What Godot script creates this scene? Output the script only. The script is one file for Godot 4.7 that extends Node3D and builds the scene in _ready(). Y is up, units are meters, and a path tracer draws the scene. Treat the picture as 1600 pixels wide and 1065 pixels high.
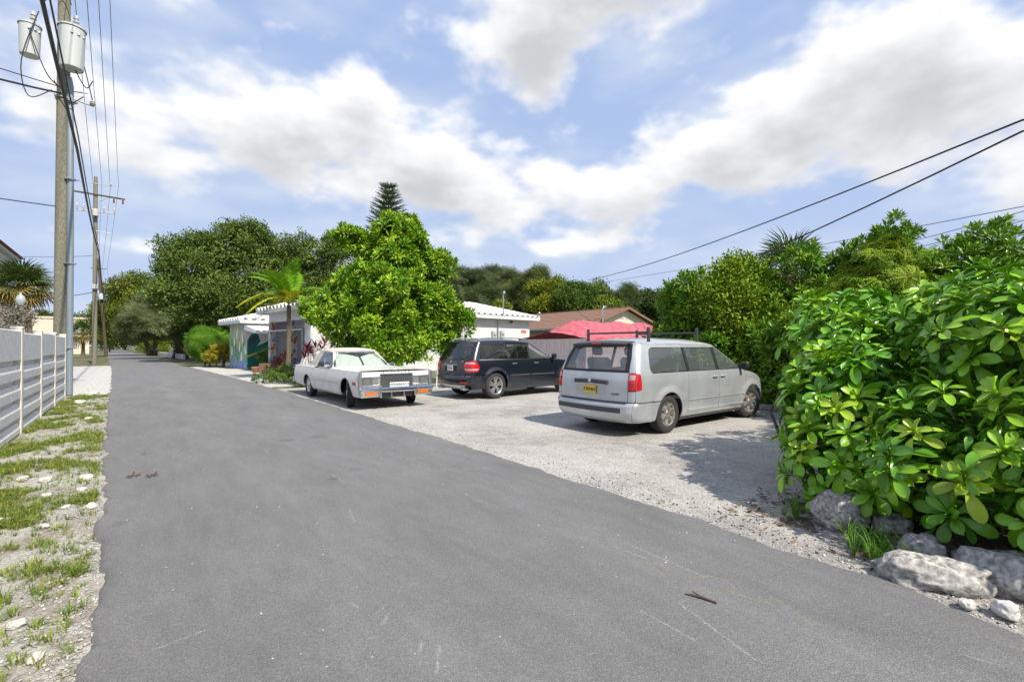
extends Node3D
# A narrow asphalt alley with a gravel parking lot. The alley runs along -Z; y is up; metres.

const SUN_TO := Vector3(0.08, 1.12, 1.0)
var M := {}
var taken := {}
var rng := RandomNumberGenerator.new()


class MB:
	var v := PackedVector3Array()
	var n := PackedVector3Array()
	var uv := PackedVector2Array()
	var uv2 := PackedVector2Array()
	var c := PackedColorArray()
	var ix := PackedInt32Array()
	var col := Color(1, 1, 1)
	var xf := Transform3D()
	var use2 := false

	func vert(p: Vector3, nn: Vector3, t := Vector2.ZERO) -> int:
		v.append(xf * p)
		n.append((xf.basis * nn).normalized())
		uv.append(t)
		if use2:
			uv2.append(t)
		c.append(col)
		return v.size() - 1

	func itri(a: int, b: int, d: int) -> void:
		var g := (v[b] - v[a]).cross(v[d] - v[a])
		if g.length_squared() < 1e-16:
			return
		if g.dot(n[a] + n[b] + n[d]) > 0.0:
			ix.append(a); ix.append(d); ix.append(b)
		else:
			ix.append(a); ix.append(b); ix.append(d)

	# flat polygon given in any order of turning; out is the side that shows
	func face(pts: Array, out := Vector3.ZERO) -> void:
		var nn: Vector3 = (pts[1] - pts[0]).cross(pts[2] - pts[0])
		if nn.length_squared() < 1e-14 and pts.size() > 3:
			nn = (pts[2] - pts[0]).cross(pts[3] - pts[0])
		nn = nn.normalized()
		if out != Vector3.ZERO and nn.dot(out) < 0.0:
			nn = -nn
		var first := v.size()
		for p in pts:
			vert(p, nn)
		for i in range(1, pts.size() - 1):
			itri(first, first + i, first + i + 1)

	func tri3(a: Vector3, b: Vector3, d: Vector3, na: Vector3, nb: Vector3, nd: Vector3) -> void:
		var i := vert(a, na)
		vert(b, nb)
		vert(d, nd)
		itri(i, i + 1, i + 2)

	# box with chamfered edges
	func box(at: Vector3, size: Vector3, bev := 0.0, bas := Basis()) -> void:
		var h := size * 0.5
		var b := minf(bev, minf(h.x, minf(h.y, h.z)) * 0.9)
		var t := Transform3D(bas, at)
		var ax := [Vector3.RIGHT, Vector3.UP, Vector3.BACK]
		for a in 3:
			var u := (a + 1) % 3
			var w := (a + 2) % 3
			for s: float in [-1.0, 1.0]:
				var pts := []
				for k in [[-1.0, -1.0], [1.0, -1.0], [1.0, 1.0], [-1.0, 1.0]]:
					pts.append(t * (ax[a] * h[a] * s + ax[u] * (h[u] - b) * k[0] + ax[w] * (h[w] - b) * k[1]))
				face(pts, bas * (ax[a] * s))
		if b <= 0.0:
			return
		for a in 3:
			var u := (a + 1) % 3
			var w := (a + 2) % 3
			for su in [-1.0, 1.0]:
				for sw in [-1.0, 1.0]:
					var pts := []
					for e in [-1.0, 1.0]:
						var base: Vector3 = ax[a] * (h[a] - b) * e
						var p1: Vector3 = base + ax[u] * h[u] * su + ax[w] * (h[w] - b) * sw
						var p2: Vector3 = base + ax[u] * (h[u] - b) * su + ax[w] * h[w] * sw
						if e < 0:
							pts.append(t * p1); pts.append(t * p2)
						else:
							pts.append(t * p2); pts.append(t * p1)
					face(pts, bas * (ax[u] * su + ax[w] * sw))
		for sx in [-1.0, 1.0]:
			for sy in [-1.0, 1.0]:
				for sz in [-1.0, 1.0]:
					face([t * Vector3(h.x * sx, (h.y - b) * sy, (h.z - b) * sz), t * Vector3((h.x - b) * sx, h.y * sy, (h.z - b) * sz), t * Vector3((h.x - b) * sx, (h.y - b) * sy, h.z * sz)], bas * Vector3(sx, sy, sz))

	# round tube along points with a radius at each
	func tube(pts: Array, rad: Array, sides := 8, caps := true) -> void:
		var count := pts.size()
		var prev_u := Vector3.ZERO
		var first := v.size()
		for i in count:
			var d: Vector3 = (pts[mini(i + 1, count - 1)] - pts[maxi(i - 1, 0)]).normalized()
			var u := prev_u - d * prev_u.dot(d)
			if u.length() < 0.01:
				u = d.cross(Vector3.UP if absf(d.y) < 0.9 else Vector3.RIGHT)
			u = u.normalized()
			prev_u = u
			var w := d.cross(u)
			var r: float = rad[mini(i, rad.size() - 1)]
			for k in sides + 1:
				var a := TAU * k / sides
				var o := u * cos(a) + w * sin(a)
				vert(pts[i] + o * r, o, Vector2(float(k) / sides, i))
		for i in count - 1:
			for k in sides:
				var a := first + i * (sides + 1) + k
				itri(a, a + 1, a + sides + 2)
				itri(a, a + sides + 2, a + sides + 1)
		if caps:
			for e in [0, count - 1]:
				var d: Vector3 = (pts[0] - pts[1]) if e == 0 else (pts[count - 1] - pts[count - 2])
				var poly := []
				var inv := xf.affine_inverse()
				for k in sides:
					poly.append(inv * v[first + e * (sides + 1) + k])
				face(poly, d)

	# profile of (radius, height) turned about an axis
	func lathe(prof: Array, segs := 24, at := Transform3D(), smooth := true) -> void:
		var pn := []
		for i in prof.size():
			var d: Vector2 = prof[mini(i + 1, prof.size() - 1)] - prof[maxi(i - 1, 0)]
			pn.append(Vector2(d.y, -d.x).normalized())
		for i in prof.size() - 1:
			var na: Vector2 = pn[i]
			var nb: Vector2 = pn[i + 1]
			var d: Vector2 = prof[i + 1] - prof[i]
			var nf := Vector2(d.y, -d.x).normalized()
			if not smooth or nf.dot(na) < 0.75:
				na = nf
			if not smooth or nf.dot(nb) < 0.75:
				nb = nf
			var first := v.size()
			for k in segs + 1:
				var a := TAU * k / segs
				var cs := Vector3(cos(a), 0, sin(a))
				vert(at * (cs * prof[i].x + Vector3.UP * prof[i].y), at.basis * (cs * na.x + Vector3.UP * na.y), Vector2(float(k) / segs, i))
				vert(at * (cs * prof[i + 1].x + Vector3.UP * prof[i + 1].y), at.basis * (cs * nb.x + Vector3.UP * nb.y), Vector2(float(k) / segs, i + 1))
			for k in segs:
				var a := first + k * 2
				itri(a, a + 1, a + 3)
				itri(a, a + 3, a + 2)

	# grid surface: pos(u, v) over nu x nv cells, normals from the surface, out tells the showing side
	func grid(pos: Callable, nu: int, nv: int, out: Vector3, smooth := true) -> void:
		var p := []
		for j in nv + 1:
			for i in nu + 1:
				p.append(pos.call(float(i) / nu, float(j) / nv))
		if smooth:
			var first := v.size()
			for j in nv + 1:
				for i in nu + 1:
					var du: Vector3 = p[j * (nu + 1) + mini(i + 1, nu)] - p[j * (nu + 1) + maxi(i - 1, 0)]
					var dv: Vector3 = p[mini(j + 1, nv) * (nu + 1) + i] - p[maxi(j - 1, 0) * (nu + 1) + i]
					var nn := du.cross(dv).normalized()
					if nn.dot(out) < 0:
						nn = -nn
					vert(p[j * (nu + 1) + i], nn, Vector2(float(i) / nu, float(j) / nv))
			for j in nv:
				for i in nu:
					var a := first + j * (nu + 1) + i
					itri(a, a + 1, a + nu + 2)
					itri(a, a + nu + 2, a + nu + 1)
		else:
			for j in nv:
				for i in nu:
					var a := j * (nu + 1) + i
					face([p[a], p[a + 1], p[a + nu + 2], p[a + nu + 1]], out)

	func mesh() -> ArrayMesh:
		var arr := []
		arr.resize(Mesh.ARRAY_MAX)
		arr[Mesh.ARRAY_VERTEX] = v
		arr[Mesh.ARRAY_NORMAL] = n
		arr[Mesh.ARRAY_TEX_UV] = uv
		if use2:
			arr[Mesh.ARRAY_TEX_UV2] = uv2
		arr[Mesh.ARRAY_COLOR] = c
		arr[Mesh.ARRAY_INDEX] = ix
		var m := ArrayMesh.new()
		m.add_surface_from_arrays(Mesh.PRIMITIVE_TRIANGLES, arr)
		return m


func lin(r: float, g: float, b: float, a := 1.0) -> Color:
	var k := Color(r, g, b).linear_to_srgb()
	k.a = a
	return k


func mat(key: String, col: Color, rough := 0.8, metal := 0.0) -> StandardMaterial3D:
	var m := StandardMaterial3D.new()
	m.resource_name = key
	m.albedo_color = col
	m.roughness = rough
	m.metallic = metal
	M[key] = m
	return m


func numbered(called: String) -> String:
	taken[called] = taken.get(called, -1) + 1
	return called if taken[called] == 0 else "%s_%03d" % [called, taken[called]]


func tag(o: Node, label := "", category := "", group := "", kind := "") -> void:
	for k in [["label", label], ["category", category], ["group", group], ["kind", kind]]:
		if k[1]:
			o.set_meta(k[0], k[1])


func thing(called: String, label: String, category: String, at := Vector3.ZERO, turn := 0.0, group := "") -> Node3D:
	var o := Node3D.new()
	o.name = numbered(called)
	add_child(o)
	o.position = at
	o.rotation.y = turn
	tag(o, label, category, group)
	return o


func part(called: String, mb: MB, m: Material, parent: Node, kind := "") -> MeshInstance3D:
	return put_mesh(called, mb.mesh(), m, parent, kind)


func put_mesh(called: String, me: Mesh, m: Material, parent: Node, kind := "") -> MeshInstance3D:
	var o := MeshInstance3D.new()
	o.name = called if parent != self else numbered(called)
	o.mesh = me
	o.material_override = m
	parent.add_child(o, true)
	if kind:
		o.set_meta("kind", kind)
	return o


func copy(src: Node3D, label: String, at: Vector3, turn := 0.0) -> Node3D:
	var base := String(src.name)
	if base.length() > 4 and base[-4] == "_":
		base = base.substr(0, base.length() - 4)
	var o: Node3D = src.duplicate()
	o.name = numbered(base)
	add_child(o)
	o.position = at
	o.rotation.y = turn
	o.set_meta("label", label)
	return o


func structure(called: String, mb: MB, m: Material) -> MeshInstance3D:
	var o := part(called, mb, m, self, "structure")
	return o


# smooth curve through sorted (x, y) knots
func cv(k: PackedVector2Array, t: float) -> float:
	var e := k.size() - 1
	if t <= k[0].x:
		return k[0].y
	if t >= k[e].x:
		return k[e].y
	var i := 0
	while t > k[i + 1].x:
		i += 1
	var h := k[i + 1].x - k[i].x
	var s := (k[i + 1].y - k[i].y) / h
	var m0 := s
	var m1 := s
	if i > 0:
		var sp := (k[i].y - k[i - 1].y) / (k[i].x - k[i - 1].x)
		m0 = 0.0 if sp * s <= 0 else 2.0 * sp * s / (sp + s)
	if i < e - 1:
		var sn := (k[i + 2].y - k[i + 1].y) / (k[i + 2].x - k[i + 1].x)
		m1 = 0.0 if sn * s <= 0 else 2.0 * sn * s / (sn + s)
	var x := (t - k[i].x) / h
	var x2 := x * x
	var x3 := x2 * x
	return (2 * x3 - 3 * x2 + 1) * k[i].y + (x3 - 2 * x2 + x) * h * m0 + (-2 * x3 + 3 * x2) * k[i + 1].y + (x3 - x2) * h * m1


func kn(flat: Array) -> PackedVector2Array:
	var out := PackedVector2Array()
	for i in range(0, flat.size(), 2):
		out.append(Vector2(flat[i], flat[i + 1]))
	return out


func noise(freq: float, oct := 4, sd := 1, kind := FastNoiseLite.TYPE_SIMPLEX_SMOOTH) -> FastNoiseLite:
	var f := FastNoiseLite.new()
	f.noise_type = kind
	f.frequency = freq
	f.fractal_octaves = oct
	f.fractal_type = FastNoiseLite.FRACTAL_FBM if oct > 1 else FastNoiseLite.FRACTAL_NONE
	f.seed = sd
	return f


func ramp_tex(img: Image, stops: Array) -> ImageTexture:
	# grey noise picture -> colours (linear values given as [pos, r, g, b])
	var lut := []
	for i in 256:
		var t := i / 255.0
		var k := 0
		while k < stops.size() - 2 and t > stops[k + 1][0]:
			k += 1
		var f := clampf((t - stops[k][0]) / maxf(stops[k + 1][0] - stops[k][0], 1e-4), 0, 1)
		var c := Color(lerpf(stops[k][1], stops[k + 1][1], f), lerpf(stops[k][2], stops[k + 1][2], f), lerpf(stops[k][3], stops[k + 1][3], f)).linear_to_srgb()
		lut.append([int(c.r * 255), int(c.g * 255), int(c.b * 255)])
	var src := img.get_data()
	var dst := PackedByteArray()
	dst.resize(src.size() * 3)
	for i in src.size():
		var l: Array = lut[src[i]]
		dst[i * 3] = l[0]
		dst[i * 3 + 1] = l[1]
		dst[i * 3 + 2] = l[2]
	return ImageTexture.create_from_image(Image.create_from_data(img.get_width(), img.get_height(), false, Image.FORMAT_RGB8, dst))


func mix_img(a: Image, b: Image, ka: float, kb: float, off := 0.0) -> Image:
	var da := a.get_data()
	var db := b.get_data()
	for i in da.size():
		da[i] = clampi(int(da[i] * ka + db[i] * kb + off), 0, 255)
	return Image.create_from_data(a.get_width(), a.get_height(), false, Image.FORMAT_L8, da)


func seamless(freq: float, oct: int, sd: int, size := 512, kind := FastNoiseLite.TYPE_SIMPLEX_SMOOTH) -> Image:
	var f := noise(freq, oct, sd, kind)
	if kind == FastNoiseLite.TYPE_CELLULAR:
		f.cellular_return_type = FastNoiseLite.RETURN_CELL_VALUE
	var im := f.get_seamless_image(size, size)
	im.convert(Image.FORMAT_L8)
	return im


func gauss(s := 1.0) -> float:
	return rng.randfn(0.0, s)


func rnd(a: float, b: float) -> float:
	return rng.randf_range(a, b)


func _ready() -> void:
	rng.seed = 20221
	camera_and_sky()
	materials()
	ground()
	print("ground ", Time.get_ticks_msec())
	cars()
	houses()
	print("houses ", Time.get_ticks_msec())
	fences()
	print("cars ", Time.get_ticks_msec())
	trees()
	print("trees ", Time.get_ticks_msec())
	hedge_bush()
	print("bush ", Time.get_ticks_msec())
	poles_and_wires()
	small_things()
	print("end ", Time.get_ticks_msec())


func camera_and_sky() -> void:
	var cam := Camera3D.new()
	cam.name = "camera"
	cam.fov = 70.38
	cam.near = 0.05
	cam.far = 2000.0
	cam.position = Vector3(0, 1.57, 0)
	cam.rotation_degrees = Vector3(0.57, -38.2, 0)
	add_child(cam)
	cam.current = true
	var env := Environment.new()
	env.background_mode = Environment.BG_SKY
	env.tonemap_mode = Environment.TONE_MAPPER_LINEAR
	env.tonemap_exposure = 1.24
	env.background_energy_multiplier = 1.0
	env.sdfgi_enabled = true
	env.ssao_enabled = true
	env.ssil_enabled = true
	var sky := Sky.new()
	var sm := PanoramaSkyMaterial.new()
	sm.panorama = ImageTexture.create_from_image(sky_image())
	sky.sky_material = sm
	env.sky = sky
	var we := WorldEnvironment.new()
	we.name = "world_environment"
	we.environment = env
	add_child(we)
	var sun := DirectionalLight3D.new()
	sun.name = "sun"
	sun.light_energy = 1.6
	sun.light_color = Color(1.0, 0.965, 0.9)
	sun.light_angular_distance = 0.9
	sun.shadow_enabled = true
	add_child(sun)
	sun.look_at_from_position(SUN_TO * 10.0, Vector3.ZERO, Vector3.UP)


# clouds drift over a pale blue sky; each cloud bank is [azimuth from -Z towards +X, elevation, half width, half height, amount] in degrees
func sky_image() -> Image:
	var banks := [
		[4, 21, 11, 5.5, 0.75], [14, 23, 9, 5, 0.8], [25, 21, 9, 5, 0.95], [31, 18.5, 6, 4, 0.75], [20, 27, 6, 2.5, 0.5], [2, 31, 6, 1.6, 0.45],
		[38, 31, 6, 5, 0.8], [42.5, 33, 5, 4.5, 0.8], [29, 33, 5, 3, 0.35], [45, 17.5, 9, 4, 0.85], [52, 19, 6, 4, 0.6], [38, 15, 5, 2.5, 0.5],
		[63, 20, 8, 4, 0.95], [70, 23, 9, 5, 1.0], [77, 27, 8, 5, 0.8], [84, 22, 7, 4.5, 0.8], [76, 16.5, 5, 2.4, 0.6], [86, 13.5, 5, 2.5, 0.6],
		[35, 12.6, 4, 1.7, 0.6], [45, 11.5, 4.5, 1.4, 0.65], [9, 9, 8, 2.4, 0.55], [20, 8.5, 6, 1.6, 0.5], [66, 10.5, 2.2, 1.2, 0.5], [-6, 21, 5, 6, 0.6],
		[-4, 10, 6, 2, 0.45], [55, 25, 6, 2.5, 0.25], [30, 9, 12, 2, 0.3], [72, 8, 12, 2, 0.35], [52, 13, 9, 2, 0.25]]
	# the rest of the sky carries the same broken cloud
	var r := RandomNumberGenerator.new()
	r.seed = 77
	var az := 98.0
	while az < 344.0:
		for k in 3:
			banks.append([az + r.randf_range(-6, 6), r.randf_range(8, 34), r.randf_range(5, 11), r.randf_range(2, 5), r.randf_range(0.5, 0.95)])
		az += 15.0
	for k in 26:
		banks.append([r.randf_range(0, 360), r.randf_range(38, 82), r.randf_range(9, 22), r.randf_range(4, 8), r.randf_range(0.4, 0.85)])
	var w := 2048
	var h := 1024
	var den := PackedFloat32Array()
	var rows := h / 2
	den.resize(w * rows)
	for b in banks:
		var el0: float = b[1]
		var y0 := clampi(int((90.0 - el0 - b[3] * 2.4) / 180.0 * h), 0, rows - 1)
		var y1 := clampi(int((90.0 - el0 + b[3] * 2.4) / 180.0 * h), 0, rows - 1)
		var span := int(b[2] * 2.4 / 360.0 * w)
		var xc := int(b[0] / 360.0 * w)
		for y in range(y0, y1 + 1):
			var e: float = (90.0 - (y + 0.5) / h * 180.0 - el0) / b[3]
			var ge := exp(-e * e * (1.0 if e > 0 else 0.8))
			for x in range(xc - span, xc + span + 1):
				var a: float = (x - xc) * 360.0 / w / b[2]
				den[y * w + posmod(x, w)] += b[4] * ge * exp(-a * a)
	var warp := noise(1.0, 3, 5)
	var f1 := noise(2.6, 6, 11)
	f1.fractal_gain = 0.54
	var f2 := noise(1.1, 5, 23)
	var wisp := noise(1.6, 5, 31)
	for y in rows:
		var el := PI * 0.5 - (y + 0.5) / h * PI
		var ce := cos(el)
		var se := sin(el)
		for x in w:
			var a := (x + 0.5) / w * TAU
			# banks of cloud look flatter towards the horizon
			var p := Vector3(sin(a) * ce, se * 1.9, -cos(a) * ce) * 2.6
			den[y * w + x] = den[y * w + x] * 0.95 + f1.get_noise_3dv(p) * 0.66 + 0.25 * f2.get_noise_3dv(p) - 0.40
	var out := PackedFloat32Array()
	out.resize(w * h * 3)
	var lift := int(2.1 / 180.0 * h)
	for y in h:
		var el := 90.0 - (y + 0.5) / h * 180.0
		var t := clampf(el / 60.0, 0, 1)
		var base := Vector3(0.46, 0.57, 0.76).lerp(Vector3(0.20, 0.32, 0.62), pow(t, 0.6))
		var ee := deg_to_rad(el)
		for x in w:
			var c := base
			if y < rows:
				var a := (x + 0.5) / w * TAU
				var p := Vector3(sin(a) * cos(ee), sin(ee) * 3.2, -cos(a) * cos(ee)) * 1.7
				var ws := smoothstep(-0.3, 0.6, wisp.get_noise_3dv(p))
				c = c.lerp(Vector3(0.58, 0.64, 0.745), 0.15 + 0.55 * ws)
				var d := den[y * w + x]
				var k := smoothstep(-0.08, 0.50, d)
				if k > 0.0:
					var up := den[maxi(y - lift, 0) * w + x]
					var up2 := den[maxi(y - lift * 2, 0) * w + x]
					var body := smoothstep(0.15, 1.15, d * 0.35 + up * 0.4 + up2 * 0.35)
					var grain := clampf((d - up) * 0.5, -0.12, 0.2)
					var lum := lerpf(0.82, 0.56, body) + grain * 0.35
					c = c.lerp(Vector3(lum, lum * 1.0, lum * 1.015), k * 0.96)
			var o := (y * w + x) * 3
			out[o] = c.x
			out[o + 1] = c.y
			out[o + 2] = c.z
	return Image.create_from_data(w, h, false, Image.FORMAT_RGBF, out.to_byte_array())


func tex_mat(key: String, tex: Texture2D, rough: float, scale: float, bump: Texture2D = null, depth := 0.0) -> StandardMaterial3D:
	var m := mat(key, Color(1, 1, 1), rough)
	m.albedo_texture = tex
	m.uv1_triplanar = true
	m.uv1_world_triplanar = true
	m.uv1_scale = Vector3.ONE * scale
	if bump:
		m.heightmap_enabled = true
		m.heightmap_texture = bump
		m.heightmap_scale = depth
	return m


func grime(key: String, a: Array, b: Array, rough: float, scale: float, sd: int, metal := 0.0) -> StandardMaterial3D:
	# a surface whose colour wanders between two tones, on the thing's own axes
	var im := seamless(0.012, 5, sd, 256)
	var t := ramp_tex(im, [[0.25, a[0], a[1], a[2]], [0.75, b[0], b[1], b[2]]])
	var m := mat(key, Color(1, 1, 1), rough, metal)
	m.albedo_texture = t
	m.uv1_triplanar = true
	m.uv1_scale = Vector3.ONE * scale
	return m


func materials() -> void:
	# asphalt: small stones in binder
	var cells := seamless(0.16, 1, 3, 1024, FastNoiseLite.TYPE_CELLULAR)
	var fine := seamless(0.22, 3, 4, 1024)
	var a_img := mix_img(cells, fine, 0.42, 0.55, 2)
	var asphalt := mat("asphalt", Color(1, 1, 1), 0.82)
	asphalt.albedo_texture = ramp_tex(a_img, [[0.0, 0.12, 0.12, 0.125], [0.3, 0.21, 0.21, 0.215], [0.6, 0.335, 0.333, 0.338], [0.8, 0.49, 0.485, 0.485], [1.0, 0.86, 0.84, 0.82]])
	asphalt.uv1_scale = Vector3(1 / 0.8, 1 / 0.8, 1)
	asphalt.heightmap_enabled = true
	asphalt.heightmap_texture = ImageTexture.create_from_image(a_img)
	asphalt.heightmap_scale = 0.55
	asphalt.detail_enabled = true
	asphalt.detail_blend_mode = BaseMaterial3D.BLEND_MODE_MUL
	asphalt.detail_uv_layer = BaseMaterial3D.DETAIL_UV_2
	asphalt.detail_albedo = road_wear()
	asphalt.uv2_scale = Vector3(1 / 6.0, 1 / 24.0, 1)
	# crushed limestone of the lot
	var st := seamless(0.07, 1, 8, 1024, FastNoiseLite.TYPE_CELLULAR)
	var st2 := seamless(0.17, 1, 9, 1024, FastNoiseLite.TYPE_CELLULAR)
	var g_img := mix_img(mix_img(st, st2, 0.4, 0.42, 0), fine, 0.75, 0.32, -6)
	var gravel := mat("gravel", Color(1, 1, 1), 0.93)
	gravel.albedo_texture = ramp_tex(g_img, [[0.0, 0.16, 0.152, 0.143], [0.25, 0.33, 0.318, 0.302], [0.55, 0.50, 0.485, 0.462], [0.8, 0.64, 0.625, 0.60], [1.0, 0.82, 0.81, 0.78]])
	gravel.uv1_scale = Vector3(1 / 1.7, 1 / 1.7, 1)
	gravel.heightmap_enabled = true
	gravel.heightmap_texture = ImageTexture.create_from_image(g_img)
	gravel.heightmap_scale = 1.2
	gravel.detail_enabled = true
	gravel.detail_blend_mode = BaseMaterial3D.BLEND_MODE_MUL
	gravel.detail_uv_layer = BaseMaterial3D.DETAIL_UV_2
	gravel.detail_albedo = patches(41, [[0.0, 0.56, 0.545, 0.53], [0.3, 0.72, 0.71, 0.695], [0.5, 0.88, 0.872, 0.855], [0.8, 1.0, 1.0, 0.99]])
	gravel.uv2_scale = Vector3(1 / 17.0, 1 / 17.0, 1)
	# sandy verge
	var verge: StandardMaterial3D = gravel.duplicate()
	verge.resource_name = "verge"
	verge.albedo_texture = ramp_tex(g_img, [[0.0, 0.16, 0.145, 0.125], [0.3, 0.33, 0.315, 0.29], [0.55, 0.47, 0.455, 0.43], [0.8, 0.62, 0.605, 0.58], [1.0, 0.84, 0.83, 0.80]])
	verge.detail_albedo = patches(57, [[0.0, 0.50, 0.44, 0.37], [0.32, 0.70, 0.66, 0.60], [0.5, 0.90, 0.89, 0.87], [0.8, 1.0, 1.0, 0.99]])
	verge.uv2_scale = Vector3(1 / 9.0, 1 / 9.0, 1)
	M["verge"] = verge
	# rough earth and low turf for the land all round
	var land := seamless(0.02, 6, 15, 512)
	var earth := mat("earth", Color(1, 1, 1), 0.95)
	earth.albedo_texture = ramp_tex(land, [[0.2, 0.045, 0.06, 0.02], [0.45, 0.09, 0.11, 0.035], [0.6, 0.15, 0.14, 0.075], [0.85, 0.25, 0.23, 0.17]])
	earth.uv1_scale = Vector3(1 / 5.0, 1 / 5.0, 1)
	var conc := seamless(0.03, 6, 19, 512)
	var cbump := ImageTexture.create_from_image(conc)
	tex_mat("concrete", ramp_tex(conc, [[0.2, 0.33, 0.32, 0.30], [0.5, 0.46, 0.45, 0.42], [0.8, 0.60, 0.585, 0.55]]), 0.9, 1 / 2.2, cbump, 0.4)
	tex_mat("old_concrete", ramp_tex(conc, [[0.2, 0.17, 0.165, 0.155], [0.5, 0.29, 0.28, 0.265], [0.8, 0.42, 0.41, 0.385]]), 0.92, 1 / 1.6, cbump, 0.6)
	tex_mat("rock", ramp_tex(conc, [[0.2, 0.13, 0.125, 0.115], [0.42, 0.27, 0.26, 0.245], [0.6, 0.42, 0.405, 0.38], [0.85, 0.66, 0.64, 0.60]]), 0.95, 1 / 0.8, cbump, 0.7)
	tex_mat("white_rock", ramp_tex(conc, [[0.2, 0.36, 0.345, 0.32], [0.8, 0.66, 0.65, 0.62]]), 0.95, 1 / 0.6, cbump, 0.4)
	# painted precast fence
	tex_mat("fence_panel", ramp_tex(conc, [[0.1, 0.60, 0.595, 0.58], [0.5, 0.69, 0.685, 0.67], [0.85, 0.74, 0.735, 0.72]]), 0.75, 1 / 3.4, cbump, 0.06)
	tex_mat("fence_post", ramp_tex(conc, [[0.1, 0.62, 0.57, 0.49], [0.5, 0.72, 0.67, 0.59], [0.85, 0.77, 0.73, 0.66]]), 0.8, 1 / 1.4, cbump, 0.15)
	tex_mat("stucco", ramp_tex(conc, [[0.1, 0.56, 0.565, 0.575], [0.5, 0.62, 0.625, 0.635], [0.85, 0.66, 0.665, 0.675]]), 0.9, 1 / 3.0, cbump, 0.10)
	tex_mat("tan_stucco", ramp_tex(conc, [[0.1, 0.44, 0.41, 0.335], [0.5, 0.49, 0.455, 0.375], [0.85, 0.53, 0.495, 0.41]]), 0.9, 1 / 3.5, cbump, 0.08)
	tex_mat("cream_stucco", ramp_tex(conc, [[0.1, 0.59, 0.52, 0.42], [0.5, 0.64, 0.57, 0.46], [0.85, 0.67, 0.60, 0.49]]), 0.9, 1 / 8.0, cbump, 0.05)
	tex_mat("roof_white", ramp_tex(conc, [[0.08, 0.62, 0.62, 0.62], [0.4, 0.76, 0.76, 0.765], [0.85, 0.80, 0.80, 0.805]]), 0.7, 1 / 2.4, cbump, 0.08)
	tex_mat("shingle", ramp_tex(conc, [[0.15, 0.15, 0.083, 0.058], [0.5, 0.23, 0.125, 0.088], [0.8, 0.30, 0.175, 0.125]]), 0.93, 1 / 1.5, cbump, 0.5)
	tex_mat("clay_tile", ramp_tex(conc, [[0.15, 0.25, 0.07, 0.04], [0.8, 0.40, 0.13, 0.085]]), 0.9, 1 / 1.5)
	# wood of the poles: streaks run along the trunk
	var grain := seamless(0.05, 5, 29, 512)
	var gm := mat("pole_wood", Color(1, 1, 1), 0.9)
	gm.albedo_texture = ramp_tex(grain, [[0.2, 0.105, 0.10, 0.075], [0.5, 0.20, 0.19, 0.145], [0.8, 0.31, 0.295, 0.23]])
	gm.uv1_triplanar = true
	gm.uv1_scale = Vector3(3.4, 0.22, 3.4)
	gm.heightmap_enabled = true
	gm.heightmap_texture = ImageTexture.create_from_image(grain)
	gm.heightmap_scale = 0.8
	var gm2: StandardMaterial3D = gm.duplicate()
	gm2.resource_name = "dark_pole_wood"
	gm2.albedo_color = lin(0.42, 0.33, 0.27)
	M["dark_pole_wood"] = gm2
	var bark := mat("bark", Color(1, 1, 1), 0.95)
	bark.albedo_texture = ramp_tex(grain, [[0.2, 0.045, 0.036, 0.027], [0.5, 0.11, 0.093, 0.072], [0.8, 0.20, 0.175, 0.145]])
	bark.uv1_triplanar = true
	bark.uv1_scale = Vector3(2.5, 0.7, 2.5)
	bark.heightmap_enabled = true
	bark.heightmap_texture = ImageTexture.create_from_image(grain)
	bark.heightmap_scale = 2.0
	var pal: StandardMaterial3D = bark.duplicate()
	pal.resource_name = "palm_bark"
	pal.albedo_color = lin(1.6, 1.5, 1.35)
	pal.uv1_scale = Vector3(1.2, 6.0, 1.2)
	M["palm_bark"] = pal
	mat("galvanised", lin(0.42, 0.45, 0.48), 0.45, 0.75)
	mat("conduit", lin(0.25, 0.30, 0.345), 0.5, 0.3)
	mat("transformer_grey", lin(0.50, 0.53, 0.53), 0.5)
	mat("porcelain", lin(0.46, 0.45, 0.44), 0.25)
	mat("brown_porcelain", lin(0.16, 0.08, 0.05), 0.25)
	mat("cable_black", lin(0.018, 0.018, 0.02), 0.55)
	mat("cable_grey", lin(0.11, 0.115, 0.12), 0.5)
	mat("black_metal", lin(0.02, 0.021, 0.024), 0.45, 0.3)
	mat("dark_grey_metal", lin(0.06, 0.063, 0.068), 0.5, 0.2)
	mat("white_metal", lin(0.72, 0.72, 0.72), 0.5)
	mat("grey_box", lin(0.42, 0.44, 0.45), 0.5, 0.1)
	mat("tan_wood", lin(0.30, 0.18, 0.10), 0.85)
	mat("dark_wood", lin(0.07, 0.05, 0.035), 0.85)
	mat("terracotta", lin(0.36, 0.15, 0.08), 0.9)


func patches(sd: int, stops: Array) -> ImageTexture:
	var a := seamless(0.008, 5, sd, 1024)
	var b := seamless(0.04, 4, sd + 1, 1024)
	return ramp_tex(mix_img(a, b, 0.72, 0.42, -18), stops)


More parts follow.
